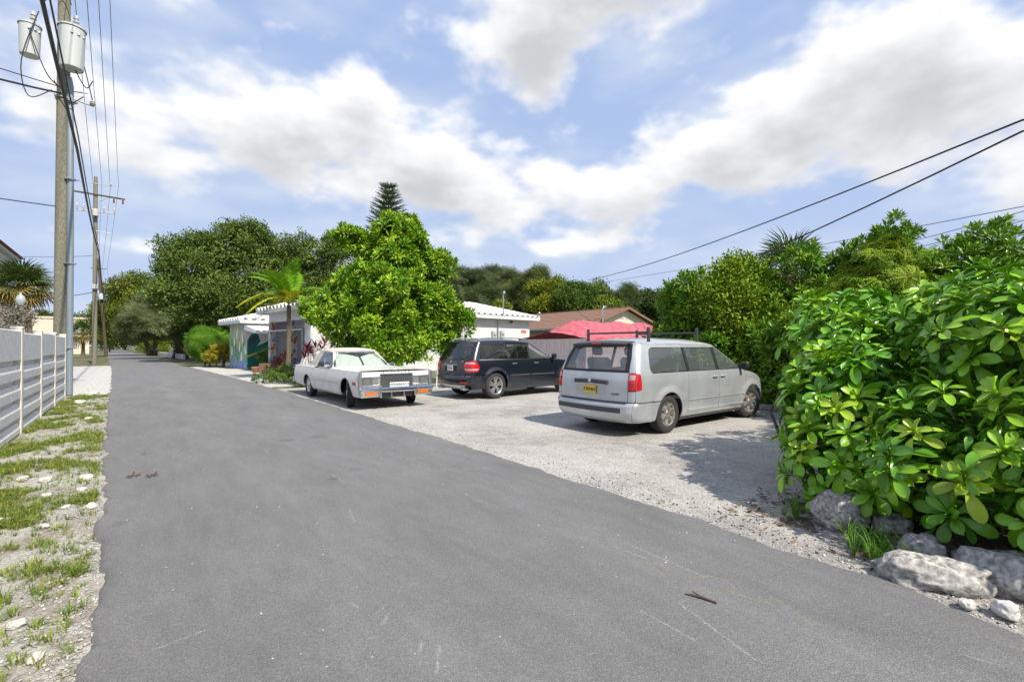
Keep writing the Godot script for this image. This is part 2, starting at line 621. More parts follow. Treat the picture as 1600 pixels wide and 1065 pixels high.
func road_wear() -> ImageTexture:
	# wear, scuffs and chalk on the asphalt: 6 m across, 24 m along
	var w := 768
	var h := 3072
	h = 2048
	var a := noise(0.006, 5, 61)
	var b := noise(0.03, 4, 62)
	var im := Image.create(w, h, false, Image.FORMAT_RGB8)
	for y in h:
		var z := -float(y) / h * 24.0
		for x in w:
			var xx := float(x) / w * 6.0 - 1.0
			# two polished wheel tracks, wandering a little
			var wob := 0.12 * sin(z * 0.5) + 0.06 * sin(z * 1.7)
			var t1 := exp(-pow((xx - 1.15 + wob) / 0.30, 2.0))
			var t2 := exp(-pow((xx - 2.75 + wob) / 0.34, 2.0))
			var v := 0.56 + 0.09 * a.get_noise_2d(x * 1.4, y * 0.75) + 0.07 * b.get_noise_2d(x * 1.2, y * 0.5) + 0.045 * (t1 + t2)
			v = clampf(v, 0.3, 1.0)
			var c := Color(v, v, v * 1.0).linear_to_srgb()
			im.set_pixel(x, y, c)
	# the map repeats at its ends: blend the last metre into the first
	for y in 90:
		var f := y / 90.0
		for x in w:
			var c0 := im.get_pixel(x, h - 90 + y)
			im.set_pixel(x, h - 90 + y, c0.lerp(im.get_pixel(x, 0), f))
	# scrapes and chalk lines: [x0, z0, x1, z1]
	var scr := [[0.1, -3.06, 0.32, -3.09], [1.11, -2.67, 1.2, -2.72], [1.03, -2.88, 1.05, -2.78], [1.13, -2.19, 1.19, -2.26], [1.13, -2.01, 1.25, -2.19], [1.6, -4.48, 1.53, -4.14], [2.7, -4.0, 2.74, -3.85], [1.88, -5.88, 1.87, -5.38], [2.42, -7.52, 2.52, -7.1], [3.02, -5.24, 3.57, -4.93], [2.91, -2.46, 2.92, -2.14], [3.03, -2.4, 3.0, -1.74], [2.32, -1.75, 2.31, -1.39], [3.29, -0.38, 3.26, -0.51], [1.17, -2.63, 1.09, -2.53], [1.55, -7.98, 1.54, -7.56], [2.57, -1.66, 2.4, -1.13]]
	var chalk := [[2.88, -2.11, 2.78, -1.89], [2.91, -2.08, 2.9, -1.87], [2.84, -1.76, 2.95, -1.78], [2.95, -1.78, 3.05, -1.72], [3.05, -1.72, 3.05, -1.59], [3.05, -1.59, 2.96, -1.52], [2.96, -1.52, 2.82, -1.6], [2.82, -1.6, 2.79, -1.71], [2.93, -1.51, 2.99, -1.32], [3.09, -1.36, 2.94, -1.07], [2.94, -1.07, 2.9, -1.15]]
	var rr := RandomNumberGenerator.new()
	rr.seed = 63
	for k in 2:
		for e in [scr, chalk][k]:
			var steps := int(Vector2(e[0] - e[2], e[1] - e[3]).length() * 260)
			for s in steps:
				var f := s / float(steps)
				var px := (lerpf(e[0], e[2], f) + 1.0) / 6.0 * w + rr.randf_range(-0.5, 0.5)
				var py := -lerpf(e[1], e[3], f) / 24.0 * h + rr.randf_range(-0.4, 0.4)
				if rr.randf() < (0.30 if k == 0 else 0.25):
					continue
				for o in (2 if k == 1 else 1):
					var xi := clampi(int(px) + o, 0, w - 1)
					var yi := clampi(int(py), 0, h - 1)
					var c0 := im.get_pixel(xi, yi)
					im.set_pixel(xi, yi, c0.lerp(Color(1, 1, 1) if k == 0 else Color(0.93, 0.91, 0.70), rr.randf_range(0.4, 1.0) if k == 0 else rr.randf_range(0.15, 0.45)))
	# oil drips and dark smears
	for k in 46:
		var cx := rr.randf_range(0.4, 4.6) / 6.0 * w
		var cy := rr.randf() * (h - 100)
		var rad := rr.randf_range(1.0, 4.5) if k < 34 else rr.randf_range(8, 26)
		var dark := rr.randf_range(0.06, 0.16) if k >= 34 else rr.randf_range(0.15, 0.4)
		for yy in range(maxi(0, int(cy - rad)), mini(h, int(cy + rad) + 1)):
			for xx in range(maxi(0, int(cx - rad)), mini(w, int(cx + rad) + 1)):
				var q := Vector2(xx - cx, (yy - cy) * 1.4).length() / rad + a.get_noise_2d(xx * 9.0, yy * 9.0) * 0.7
				if q < 1.0:
					im.set_pixel(xx, yy, im.get_pixel(xx, yy).darkened(dark * (1.0 - q * q)))
	return ImageTexture.create_from_image(im)


func road_left(z: float) -> float:
	return cv(ROAD_L, -z)


func road_right(z: float) -> float:
	return cv(ROAD_R, -z)


var ROAD_L := PackedVector2Array()
var ROAD_R := PackedVector2Array()


func ground() -> void:
	ROAD_L = kn([-14, -0.15, 3, -0.15, 5, -0.18, 9.7, -0.30, 19.3, -0.52, 38.5, -0.95, 60, -1.7, 110, -3.4, 300, -10.0])
	ROAD_R = kn([-14, 3.6, 0, 3.66, 1.1, 3.93, 3, 4.0, 7, 4.06, 18, 4.08, 30, 3.8, 44.6, 3.24, 70, 2.5, 110, 1.2, 300, -5.2])
	var edge := noise(0.9, 4, 71)
	var fine := noise(7.0, 3, 72)
	var mb := MB.new()
	# the land, out to the horizon
	for p in [[-900, -900, 900, 900]]:
		var i0 := mb.vert(Vector3(-900, -0.03, -900), Vector3.UP, Vector2(-900, -900))
		mb.vert(Vector3(900, -0.03, -900), Vector3.UP, Vector2(900, -900))
		mb.vert(Vector3(900, -0.03, 900), Vector3.UP, Vector2(900, 900))
		mb.vert(Vector3(-900, -0.03, 900), Vector3.UP, Vector2(-900, 900))
		mb.itri(i0, i0 + 1, i0 + 2)
		mb.itri(i0, i0 + 2, i0 + 3)
	structure("ground", mb, M["earth"])
	# asphalt alley with a ragged, rounded edge that stands a little above the verge
	mb = MB.new()
	mb.use2 = true
	var z := 13.0
	var rows := []
	while z > -290.0:
		var near := absf(z) < 30.0
		var l := road_left(z) + edge.get_noise_1d(z) * 0.10 + (fine.get_noise_1d(z) * 0.03 if near else 0.0)
		var r := road_right(z) + edge.get_noise_1d(z + 500) * 0.09 + (fine.get_noise_1d(z + 90) * 0.03 if near else 0.0)
		var row := [Vector3(l - 0.025, -0.012, z), Vector3(l - 0.008, 0.012, z), Vector3(l + 0.02, 0.024, z)]
		for k in range(1, 12):
			var x := lerpf(l, r, k / 12.0)
			row.append(Vector3(x, 0.030 + 0.012 * sin(PI * k / 12.0), z))
		row.append(Vector3(r - 0.03, 0.026, z))
		row.append(Vector3(r + 0.0, 0.016, z))
		row.append(Vector3(r + 0.03, -0.012, z))
		rows.append(row)
		z -= 0.07 if near else (0.35 if z > -60 else 3.0)
	var wide: int = rows[0].size()
	for j in rows.size():
		for i in wide:
			var p: Vector3 = rows[j][i]
			var du: Vector3 = rows[j][mini(i + 1, wide - 1)] - rows[j][maxi(i - 1, 0)]
			var dv: Vector3 = rows[mini(j + 1, rows.size() - 1)][i] - rows[maxi(j - 1, 0)][i]
			var nn := dv.cross(du).normalized()
			if nn.y < 0:
				nn = -nn
			mb.vert(p, nn, Vector2(p.x, -p.z))
			mb.uv2[mb.uv2.size() - 1] = Vector2(p.x + 1.0, -p.z)
	for j in rows.size() - 1:
		for i in wide - 1:
			var a := j * wide + i
			mb.itri(a, a + 1, a + wide + 1)
			mb.itri(a, a + wide + 1, a + wide)
	structure("road", mb, M["asphalt"])
	# gravel lot
	var bump := noise(0.5, 4, 81)
	var sheet := func(called: String, x0: float, x1: float, z0: float, z1: float, y: float, step: float, m: Material, hh: float):
		var s := MB.new()
		s.use2 = true
		var nx := int((x1 - x0) / step)
		var nz := int((z1 - z0) / step)
		for j in nz + 1:
			for i in nx + 1:
				var x := lerpf(x0, x1, float(i) / nx)
				var zz := lerpf(z0, z1, float(j) / nz)
				var e := 0.1
				var h0: float = bump.get_noise_2d(x, zz) * hh
				var hx: float = bump.get_noise_2d(x + e, zz) * hh
				var hz: float = bump.get_noise_2d(x, zz + e) * hh
				s.vert(Vector3(x, y + h0, zz), Vector3(-(hx - h0) / e, 1, -(hz - h0) / e).normalized(), Vector2(x, zz))
		for j in nz:
			for i in nx:
				var a := j * (nx + 1) + i
				s.itri(a, a + 1, a + nx + 2)
				s.itri(a, a + nx + 2, a + nx + 1)
		structure(called, s, m)
	sheet.call("parking_lot", 2.2, 26.0, -19.2, 6.0, -0.004, 0.2, M["gravel"], 0.008)
	sheet.call("verge", -1.75, 1.0, -20.6, 8.0, -0.006, 0.1, M["verge"], 0.022)
	var d := MB.new()
	d.box(Vector3(-2.6, -0.05, -35.2), Vector3(4.6, 0.10, 28.6), 0.02)
	structure("driveway", d, M["concrete"])
	var sw := MB.new()
	sw.box(Vector3(4.7, -0.055, -32.0), Vector3(3.6, 0.10, 23.0), 0.02)
	structure("path", sw, M["concrete"])
	# grass on the verge: tufts nobody could count
	rng.seed = 91
	var tuft := grass_tuft()
	var cover := noise(0.85, 5, 95)
	var spots := []
	var tries := 0
	while spots.size() < 12000 and tries < 120000:
		tries += 1
		var zz := -2.2 - 18.3 * pow(rng.randf(), 1.5)
		var x := rnd(-1.72, 0.0)
		var l := road_left(zz)
		if x > l - 0.06:
			continue
		var edge_room := clampf((l - x) / 0.5, 0, 1)
		if cover.get_noise_2d(x * 1.2, zz * 0.8) * 1.2 + 0.30 * edge_room - 0.20 > rng.randf() * 0.5 or rng.randf() < 0.045:
			var k := rnd(0.6, 1.35)
			spots.append([Transform3D(Basis(Vector3.UP, rnd(0, TAU)).scaled(Vector3(k, k * rnd(0.6, 1.2), k)), Vector3(x, -0.008, zz)), tint([0.10, 0.19, 0.018], [0.27, 0.30, 0.055], 0.15)])
	scatter("grass", tuft, M["leaf_grass"], spots, self, "short green grass in patches along the sandy verge by the white fence", "grass")
	stones()


func tint(a: Array, b: Array, jit := 0.1) -> Color:
	var t := rng.randf()
	var k := 1.0 + gauss(jit)
	return Color(maxf(lerpf(a[0], b[0], t) * k, 0.002), maxf(lerpf(a[1], b[1], t) * k, 0.002), maxf(lerpf(a[2], b[2], t) * k, 0.002))


func scatter(called: String, me: Mesh, m: Material, spots: Array, parent: Node, label := "", category := "", kind := "stuff") -> MultiMeshInstance3D:
	var mm := MultiMesh.new()
	mm.transform_format = MultiMesh.TRANSFORM_3D
	mm.use_colors = true
	mm.mesh = me
	mm.instance_count = spots.size()
	for i in spots.size():
		mm.set_instance_transform(i, spots[i][0])
		mm.set_instance_color(i, spots[i][1])
	var o := MultiMeshInstance3D.new()
	o.name = called if parent != self else numbered(called)
	o.multimesh = mm
	o.material_override = m
	parent.add_child(o, true)
	tag(o, label, category, "", kind)
	return o


func leaf_mat(key: String, rough := 0.45, back := 0.5) -> StandardMaterial3D:
	var m := mat(key, Color(1, 1, 1), rough)
	m.vertex_color_use_as_albedo = true
	m.backlight_enabled = true
	m.backlight = Color(back, back, back * 0.6)
	m.metallic_specular = 0.4
	return m


func grass_tuft() -> ArrayMesh:
	leaf_mat("leaf_grass", 0.6, 0.45)
	var mb := MB.new()
	for k in 14:
		var a := rnd(0, TAU)
		var r := rnd(0.0, 0.045)
		var p := Vector3(cos(a) * r, 0, sin(a) * r)
		var len := rnd(0.025, 0.07)
		var lean := Vector3(cos(a), 0, sin(a)).rotated(Vector3.UP, rnd(-0.8, 0.8)) * len * rnd(0.3, 1.1)
		var side := Vector3(-sin(a), 0, cos(a)) * rnd(0.0015, 0.003)
		var q := rnd(0.7, 1.3)
		mb.col = Color(q, q * rnd(0.9, 1.05), q)
		var mid := p + lean * 0.4 + Vector3.UP * len * 0.7
		var tip := p + lean + Vector3.UP * len * rnd(0.5, 1.0)
		mb.face([p - side, p + side, mid + side * 0.8, mid - side * 0.8])
		mb.face([mid - side * 0.8, mid + side * 0.8, tip])
	return mb.mesh()


func pebble(sd: int, flat := 0.6, seg := 6) -> ArrayMesh:
	var r := noise(1.4, 2, sd)
	var mb := MB.new()
	var pos := func(u: float, v: float) -> Vector3:
		var a := TAU * u
		var b := PI * v - PI / 2
		var d := Vector3(cos(a) * cos(b), sin(b), sin(a) * cos(b))
		return d * (1.0 + 0.55 * r.get_noise_3dv(d)) * Vector3(1, flat, 0.85)
	var first := 0
	for j in seg:
		for i in seg + 2:
			var u0 := float(i) / (seg + 2)
			var u1 := float(i + 1) / (seg + 2)
			var v0 := float(j) / seg
			var v1 := float(j + 1) / seg
			var q: Array = [pos.call(u0, v0), pos.call(u1, v0), pos.call(u1, v1), pos.call(u0, v1)]
			mb.face(q, (q[0] + q[2]) * 0.5 + Vector3.UP * 0.001)
	return mb.mesh()


func stones() -> void:
	var pm := mat("pebble", Color(1, 1, 1), 0.92)
	pm.vertex_color_use_as_albedo = true
	rng.seed = 101
	var spots := []
	# pale gravel along both edges of the asphalt, thinner further in
	for i in 5200:
		var z := -1.8 - 17.0 * pow(rng.randf(), 1.8)
		var l := road_left(z) - absf(gauss(0.22)) - 0.0
		if l < -1.7:
			continue
		var s := 0.003 + 0.008 * pow(rng.randf(), 3.5)
		spots.append([Transform3D(Basis(Vector3.UP, rnd(0, TAU)).scaled(Vector3(s, s, s)), Vector3(l, s * 0.3, z)), tint([0.24, 0.23, 0.21], [0.60, 0.59, 0.56])])
	for i in 9000:
		var z := 0.2 - 13.0 * pow(rng.randf(), 1.3)
		var x := road_right(z) + absf(gauss(0.35)) + 0.0
		if rng.randf() < 0.25:
			x = rnd(4.1, 8.0)
		var s := 0.0025 + 0.007 * pow(rng.randf(), 3.5)
		var dark := rng.randf() < (0.28 if z > -4.0 else 0.06)
		spots.append([Transform3D(Basis(Vector3.UP, rnd(0, TAU)).scaled(Vector3(s, s, s)), Vector3(x, s * 0.3, z)), tint([0.02, 0.02, 0.022], [0.07, 0.07, 0.07]) if dark else tint([0.30, 0.29, 0.28], [0.70, 0.69, 0.67])])
	scatter("gravel", pebble(5), pm, spots, self, "loose pale gravel and asphalt crumbs along the edges of the road", "gravel")
	spots = []
	# white chips lying on the asphalt
	for i in 260:
		var z := -1.9 - 9.0 * pow(rng.randf(), 1.4)
		var x := rnd(road_left(z) + 0.1, road_right(z) - 0.2)
		var s := 0.0025 + 0.004 * pow(rng.randf(), 2.0)
		spots.append([Transform3D(Basis(Vector3.UP, rnd(0, TAU)).scaled(Vector3(s, s, s)), Vector3(x, 0.040, z)), tint([0.4, 0.39, 0.37], [0.85, 0.84, 0.82])])
	scatter("stone_chips", pebble(6), pm, spots, self, "tiny white stone chips scattered over the dark asphalt", "stone chips")


# the outer skin of a car: at each height a rounded rectangle in plan
class Shell:
	var host
	var W: PackedVector2Array
	var XF: PackedVector2Array
	var XR: PackedVector2Array
	var RF: PackedVector2Array
	var RR: PackedVector2Array
	var cf := 0.0
	var cr := 0.0
	var wheels := []
	var flare := 0.0
	var lip := 0.0

	func ease_c(t: float, r: float) -> float:
		var q := clampf(t / r, 0.0, 1.0)
		return r * (1.0 - sqrt(1.0 - q * q))

	func side(p: Vector2) -> Vector3:
		var w: float = host.cv(W, p.y)
		var rf: float = host.cv(RF, p.y)
		var rr: float = host.cv(RR, p.y)
		var z := w - ease_c(p.x - (host.cv(XF, p.y) - cf - rf), rf) - ease_c((host.cv(XR, p.y) + cr + rr) - p.x, rr)
		for a in wheels:
			var d := Vector2(p.x - a[0], p.y - a[1]).length()
			z += flare * (1.0 - smoothstep(a[2] + 0.01, a[2] + 0.16, d))
		return Vector3(p.x, p.y, z)

	func across(z: float, w: float, r: float, crown: float) -> float:
		var a := absf(z)
		var k := minf(a, w - r) / (w - r)
		return crown * k * k + ease_c(a - (w - r), r)

	func front(p: Vector2) -> Vector3:
		return Vector3(host.cv(XF, p.y) - across(p.x, host.cv(W, p.y), host.cv(RF, p.y), cf), p.y, p.x)

	func rear(p: Vector2) -> Vector3:
		return Vector3(host.cv(XR, p.y) + across(p.x, host.cv(W, p.y), host.cv(RR, p.y), cr), p.y, p.x)

	# where side panels end and front or rear panels begin
	func fx(y: float) -> float:
		return host.cv(XF, y) - cf - 0.293 * host.cv(RF, y)

	func rx(y: float) -> float:
		return host.cv(XR, y) + cr + 0.293 * host.cv(RR, y)

	func fz(y: float) -> float:
		return host.cv(W, y) - 0.293 * host.cv(RF, y)

	func rz(y: float) -> float:
		return host.cv(W, y) - 0.293 * host.cv(RR, y)


func pl(flat: Array) -> PackedVector2Array:
	return kn(flat)


func arc(cx: float, cy: float, r: float, a0: float, a1: float, n := 14) -> PackedVector2Array:
	var out := PackedVector2Array()
	for i in n + 1:
		var a := deg_to_rad(lerpf(a0, a1, float(i) / n))
		out.append(Vector2(cx + cos(a) * r, cy + sin(a) * r))
	return out


func run(f: Callable, y0: float, y1: float, n := 8) -> PackedVector2Array:
	var out := PackedVector2Array()
	for i in n + 1:
		var y := lerpf(y0, y1, float(i) / n)
		out.append(Vector2(f.call(y), y))
	return out


# a sheet-metal panel: a flat outline laid onto a curved skin
func panel(mb: MB, poly: PackedVector2Array, map: Callable, out: Vector3, cell := 0.09, gap := 0.003, off := 0.0, flange := 0.02, cell_v := 0.0) -> void:
	var ps: Array = [poly]
	if gap > 0:
		ps = Geometry2D.offset_polygon(poly if not Geometry2D.is_polygon_clockwise(poly) else rev(poly), -gap)
	var cvv := cell_v if cell_v > 0 else cell
	var e := 0.004
	for q: PackedVector2Array in ps:
		var box := Rect2(q[0], Vector2.ZERO)
		for p in q:
			box = box.expand(p)
		var ids := {}
		var at := func(p: Vector2) -> int:
			var key := Vector2i(roundi(p.x * 5000.0), roundi(p.y * 5000.0))
			if ids.has(key):
				return ids[key]
			var a: Vector3 = map.call(p)
			var du: Vector3 = map.call(p + Vector2(e, 0)) - map.call(p - Vector2(e, 0))
			var dv: Vector3 = map.call(p + Vector2(0, e)) - map.call(p - Vector2(0, e))
			var nn := du.cross(dv).normalized()
			if nn.dot(out) < 0:
				nn = -nn
			var id := mb.vert(a + nn * off, nn, p)
			ids[key] = id
			return id
		var nx := maxi(1, ceili(box.size.x / cell))
		var ny := maxi(1, ceili(box.size.y / cvv))
		for j in ny:
			for i in nx:
				var c0 := box.position + Vector2(box.size.x * i / nx, box.size.y * j / ny)
				var c1 := box.position + Vector2(box.size.x * (i + 1) / nx, box.size.y * (j + 1) / ny)
				var sq := PackedVector2Array([c0, Vector2(c1.x, c0.y), c1, Vector2(c0.x, c1.y)])
				for piece: PackedVector2Array in Geometry2D.intersect_polygons(sq, q):
					var t := Geometry2D.triangulate_polygon(piece)
					for k in range(0, t.size(), 3):
						mb.itri(at.call(piece[t[k]]), at.call(piece[t[k + 1]]), at.call(piece[t[k + 2]]))
		if flange > 0:
			var mid := box.get_center()
			for i in q.size():
				var p0 := q[i]
				var p1 := q[(i + 1) % q.size()]
				var steps := maxi(1, ceili(p0.distance_to(p1) / 0.12))
				for s in steps:
					var a0 := p0.lerp(p1, float(s) / steps)
					var a1 := p0.lerp(p1, float(s + 1) / steps)
					var i0: int = at.call(a0)
					var i1: int = at.call(a1)
					var inv := mb.xf.affine_inverse()
					var v0 := inv * mb.v[i0]
					var v1 := inv * mb.v[i1]
					var n0 := (inv.basis * mb.n[i0]).normalized()
					var n1 := (inv.basis * mb.n[i1]).normalized()
					var side := (v1 - v0).cross(n0)
					# outward of the polygon, whichever way it turns
					var m2 := (a1 - a0).orthogonal()
					var probe := Geometry2D.is_point_in_polygon((a0 + a1) * 0.5 + m2.normalized() * 0.0005, q)
					var o3: Vector3 = map.call((a0 + a1) * 0.5 + m2.normalized() * (-0.01 if probe else 0.01)) - map.call((a0 + a1) * 0.5)
					mb.face([v0, v1, v1 - n1 * flange, v0 - n0 * flange], side if side.dot(o3) > 0 else -side)


func rev(p: PackedVector2Array) -> PackedVector2Array:
	var q := p.duplicate()
	q.reverse()
	return q


const FLIP := Transform3D(Vector3(1, 0, 0), Vector3(0, 1, 0), Vector3(0, 0, -1), Vector3(0, 0, 0))


# the same panel on both flanks, as two parts
func pair(called: String, polys: Array, map: Callable, m: Material, parent: Node, cell := 0.09, gap := 0.003, off := 0.0, flange := 0.02) -> void:
	for flip in [false, true]:
		var mb := MB.new()
		if flip:
			mb.xf = FLIP
		for p in polys:
			panel(mb, p, map, Vector3(0, 0, 1), cell, gap, off, flange)
		part(called, mb, m, parent)


func single(called: String, polys: Array, map: Callable, out: Vector3, m: Material, parent: Node, cell := 0.09, gap := 0.003, off := 0.0, flange := 0.02, cell_v := 0.0) -> MeshInstance3D:
	var mb := MB.new()
	for p in polys:
		panel(mb, p, map, out, cell, gap, off, flange, cell_v)
	return part(called, mb, m, parent)


# arched roof or hood between the front and rear edge curves; half(u) and edge(u) give half width and edge height
func arch(called: String, x_of: Callable, half: Callable, edge: Callable, rise: Callable, power: float, m: Material, parent: Node, nu := 30) -> void:
	var mb := MB.new()
	mb.grid(func(u: float, v: float) -> Vector3:
		var s := sin((v * 2.0 - 1.0) * PI * 0.5)
		var z: float = half.call(u) * s
		return Vector3(x_of.call(u, z), edge.call(u) + rise.call(u) * pow(maxf(0.0, 1.0 - pow(absf(s), power)), 1.0 / power), z), nu, 28, Vector3.UP)
	part(called, mb, m, parent)


func tyre_mesh(r: float, w: float, rim: float) -> ArrayMesh:
	var mb := MB.new()
	var h := w * 0.5
	var prof := [Vector2(rim, -h * 0.82), Vector2(rim + 0.012, -h * 0.94), Vector2((r + rim) * 0.5, -h), Vector2(r - 0.022, -h * 0.90), Vector2(r - 0.006, -h * 0.78)]
	# tread with grooves
	for k in [-0.52, -0.18, 0.18, 0.52]:
		prof.append_array([Vector2(r, h * (k - 0.16)), Vector2(r, h * (k - 0.05)), Vector2(r - 0.007, h * (k - 0.03)), Vector2(r - 0.007, h * (k + 0.03)), Vector2(r, h * (k + 0.05)), Vector2(r, h * (k + 0.16))])
	prof.append_array([Vector2(r - 0.006, h * 0.78), Vector2(r - 0.022, h * 0.90), Vector2((r + rim) * 0.5, h), Vector2(rim + 0.012, h * 0.94), Vector2(rim, h * 0.82)])
	mb.lathe(prof, 40, Transform3D(Basis(Vector3.RIGHT, PI / 2), Vector3.ZERO))
	return mb.mesh()


# rim seen from its outer side (+z): dish, spokes, hub; kind picks the spoke pattern
func rim_mesh(rim: float, w: float, kind: String) -> ArrayMesh:
	var mb := MB.new()
	var h := w * 0.5
	var t := Transform3D(Basis(Vector3.RIGHT, PI / 2), Vector3.ZERO)
	mb.lathe([Vector2(rim, -h * 0.8), Vector2(rim * 0.90, -h * 0.7), Vector2(rim * 0.88, h * 0.45), Vector2(rim * 0.93, h * 0.80), Vector2(rim + 0.008, h * 0.86), Vector2(rim + 0.008, h * 0.78)], 40, t)
	var spokes := 0
	var wide := 0.1
	var inner := 0.2
	match kind:
		"cover":
			spokes = 6; wide = 0.085; inner = 0.42
		"twin":
			spokes = 5; wide = 0.034; inner = 0.24
		"disc":
			spokes = 0
	if kind == "disc":
		mb.lathe([Vector2(rim * 0.93, h * 0.78), Vector2(rim * 0.80, h * 0.62), Vector2(rim * 0.62, h * 0.66), Vector2(rim * 0.55, h * 0.80), Vector2(rim * 0.40, h * 0.86), Vector2(rim * 0.36, h * 0.98), Vector2(rim * 0.15, h * 1.05), Vector2(0.002, h * 1.06)], 40, t)
		for k in 32:
			var a := TAU * k / 32
			var d := Vector3(cos(a), sin(a), 0)
			mb.box(d * rim * 0.71 + Vector3(0, 0, h * 0.66), Vector3(rim * 0.17, 0.008, 0.012), 0.002, Basis(d, Vector3(-sin(a), cos(a), 0), Vector3(0, 0, 1)))
	else:
		mb.lathe([Vector2(rim * inner, h * 0.50), Vector2(rim * inner, h * 0.74), Vector2(rim * inner * 0.8, h * 0.80), Vector2(0.055, h * 0.80), Vector2(0.05, h * 0.88), Vector2(0.002, h * 0.90)], 28, t)
		for k in spokes:
			for tw in ([-1.0, 1.0] if kind == "twin" else [0.0]):
				var a: float = TAU * (k + 0.25) / spokes + tw * 0.16
				var a2: float = a + tw * 0.05
				var d0 := Vector3(cos(a), sin(a), 0)
				var d1 := Vector3(cos(a2), sin(a2), 0)
				var s0 := Vector3(-sin(a), cos(a), 0)
				var p0 := d0 * rim * inner * 0.9 + Vector3(0, 0, h * 0.72)
				var p1 := d1 * rim * 0.93 + Vector3(0, 0, h * 0.74)
				var ww := wide
				var q := [p0 - s0 * ww * 0.5, p0 + s0 * ww * 0.5, p1 + s0 * ww * 0.62, p1 - s0 * ww * 0.62]
				var up := Vector3(0, 0, 0.012)
				var dn := Vector3(0, 0, -0.04)
				mb.face([q[0] * 1.0 + up, q[1] + up, q[2] + up, q[3] + up], Vector3(0, 0, 1))
				mb.face([q[0] + up, q[3] + up, q[3] - s0 * 0.012 + dn, q[0] - s0 * 0.012 + dn], -s0)
				mb.face([q[1] + up, q[2] + up, q[2] + s0 * 0.012 + dn, q[1] + s0 * 0.012 + dn], s0)
	return mb.mesh()


func wheel(parent: Node, at: Vector3, r: float, w: float, rim: float, kind: String, m: Material, inner_side: bool, steer := 0.0) -> void:
	var o := Node3D.new()
	o.name = "wheel"
	parent.add_child(o, true)
	o.position = at
	o.rotation.y = (PI if inner_side else 0.0) + steer
	var key := "wheel%s%.3f" % [kind, r]
	if not M.has(key):
		M[key] = [tyre_mesh(r, w, rim), rim_mesh(rim, w, kind)]
		var bk := MB.new()
		bk.lathe([Vector2(0.002, 0.0), Vector2(rim * 0.86, 0.0)], 24, Transform3D(Basis(Vector3.RIGHT, PI / 2), Vector3(0, 0, w * 0.02)))
		bk.lathe([Vector2(rim * 0.62, 0.0), Vector2(rim * 0.62, 0.02), Vector2(rim * 0.2, 0.02)], 24, Transform3D(Basis(Vector3.RIGHT, PI / 2), Vector3(0, 0, w * 0.06)))
		M[key].append(bk.mesh())
	put_mesh("tyre", M[key][0], M["rubber"], o)
	put_mesh("rim", M[key][1], m, o)
	put_mesh("brake_disc", M[key][2], M["wheel_dark"], o)


func seat(parent: Node, at: Vector3, m: Material, wide := 0.5, tall := 0.62, head := true) -> void:
	var mb := MB.new()
	mb.box(at + Vector3(0.02, 0.10, 0), Vector3(0.5, 0.16, wide), 0.05)
	var lean := Basis(Vector3(0, 0, 1), 0.22)
	mb.box(at + Vector3(-0.27, 0.42, 0), Vector3(0.14, tall, wide * 0.96), 0.05, lean)
	if head:
		mb.box(at + Vector3(-0.36, 0.42 + tall * 0.5 + 0.12, 0), Vector3(0.10, 0.17, 0.26), 0.04, lean)
	part("seat", mb, m, parent)


func steering_wheel(parent: Node, at: Vector3) -> void:
	var mb := MB.new()
	var pts := []
	for k in 21:
		var a := TAU * k / 20
		pts.append(at + Basis(Vector3(0, 0, 1), 0.5) * Vector3(0, cos(a) * 0.18, sin(a) * 0.18))
	mb.tube(pts, [0.014], 6, false)
	mb.box(at, Vector3(0.03, 0.05, 0.34), 0.01, Basis(Vector3(0, 0, 1), 0.5))
	part("steering_wheel", mb, M["trim_black"], parent)


func flat_text(text: String, size: float, depth := 0.004) -> TextMesh:
	var t := TextMesh.new()
	var f := SystemFont.new()
	f.font_names = PackedStringArray(["Droid Sans"])
	f.font_weight = 700
	t.font = f
	t.text = text
	t.font_size = 32
	t.pixel_size = size / 32.0
	t.depth = depth
	return t


func put_text(called: String, text: String, size: float, m: Material, parent: Node, at: Vector3, bas: Basis, depth := 0.004) -> void:
	var o := put_mesh(called, flat_text(text, size, depth), m, parent)
	o.transform = Transform3D(bas, at)


func plate(parent: Node, at: Vector3, bas: Basis, w: float, h: float, m: Material, text: String, text_m: Material, size: float) -> void:
	var o := Node3D.new()
	o.name = "licence_plate"
	parent.add_child(o, true)
	o.transform = Transform3D(bas, at)
	var mb := MB.new()
	mb.box(Vector3.ZERO, Vector3(w, h, 0.008), 0.003)
	part("plate", mb, m, o)
	put_text("lettering", text, size, text_m, o, Vector3(0, -0.0, 0.005), Basis())


func paint(key: String, col: Color, metal := 0.0, rough := 0.35) -> StandardMaterial3D:
	var m := mat(key, col, rough, metal)
	m.clearcoat_enabled = true
	m.clearcoat = 0.8
	m.clearcoat_roughness = 0.06
	return m


func glass(key: String, col: Color) -> StandardMaterial3D:
	var m := mat(key, col, 0.02)
	m.transparency = BaseMaterial3D.TRANSPARENCY_ALPHA
	m.metallic_specular = 1.0
	return m


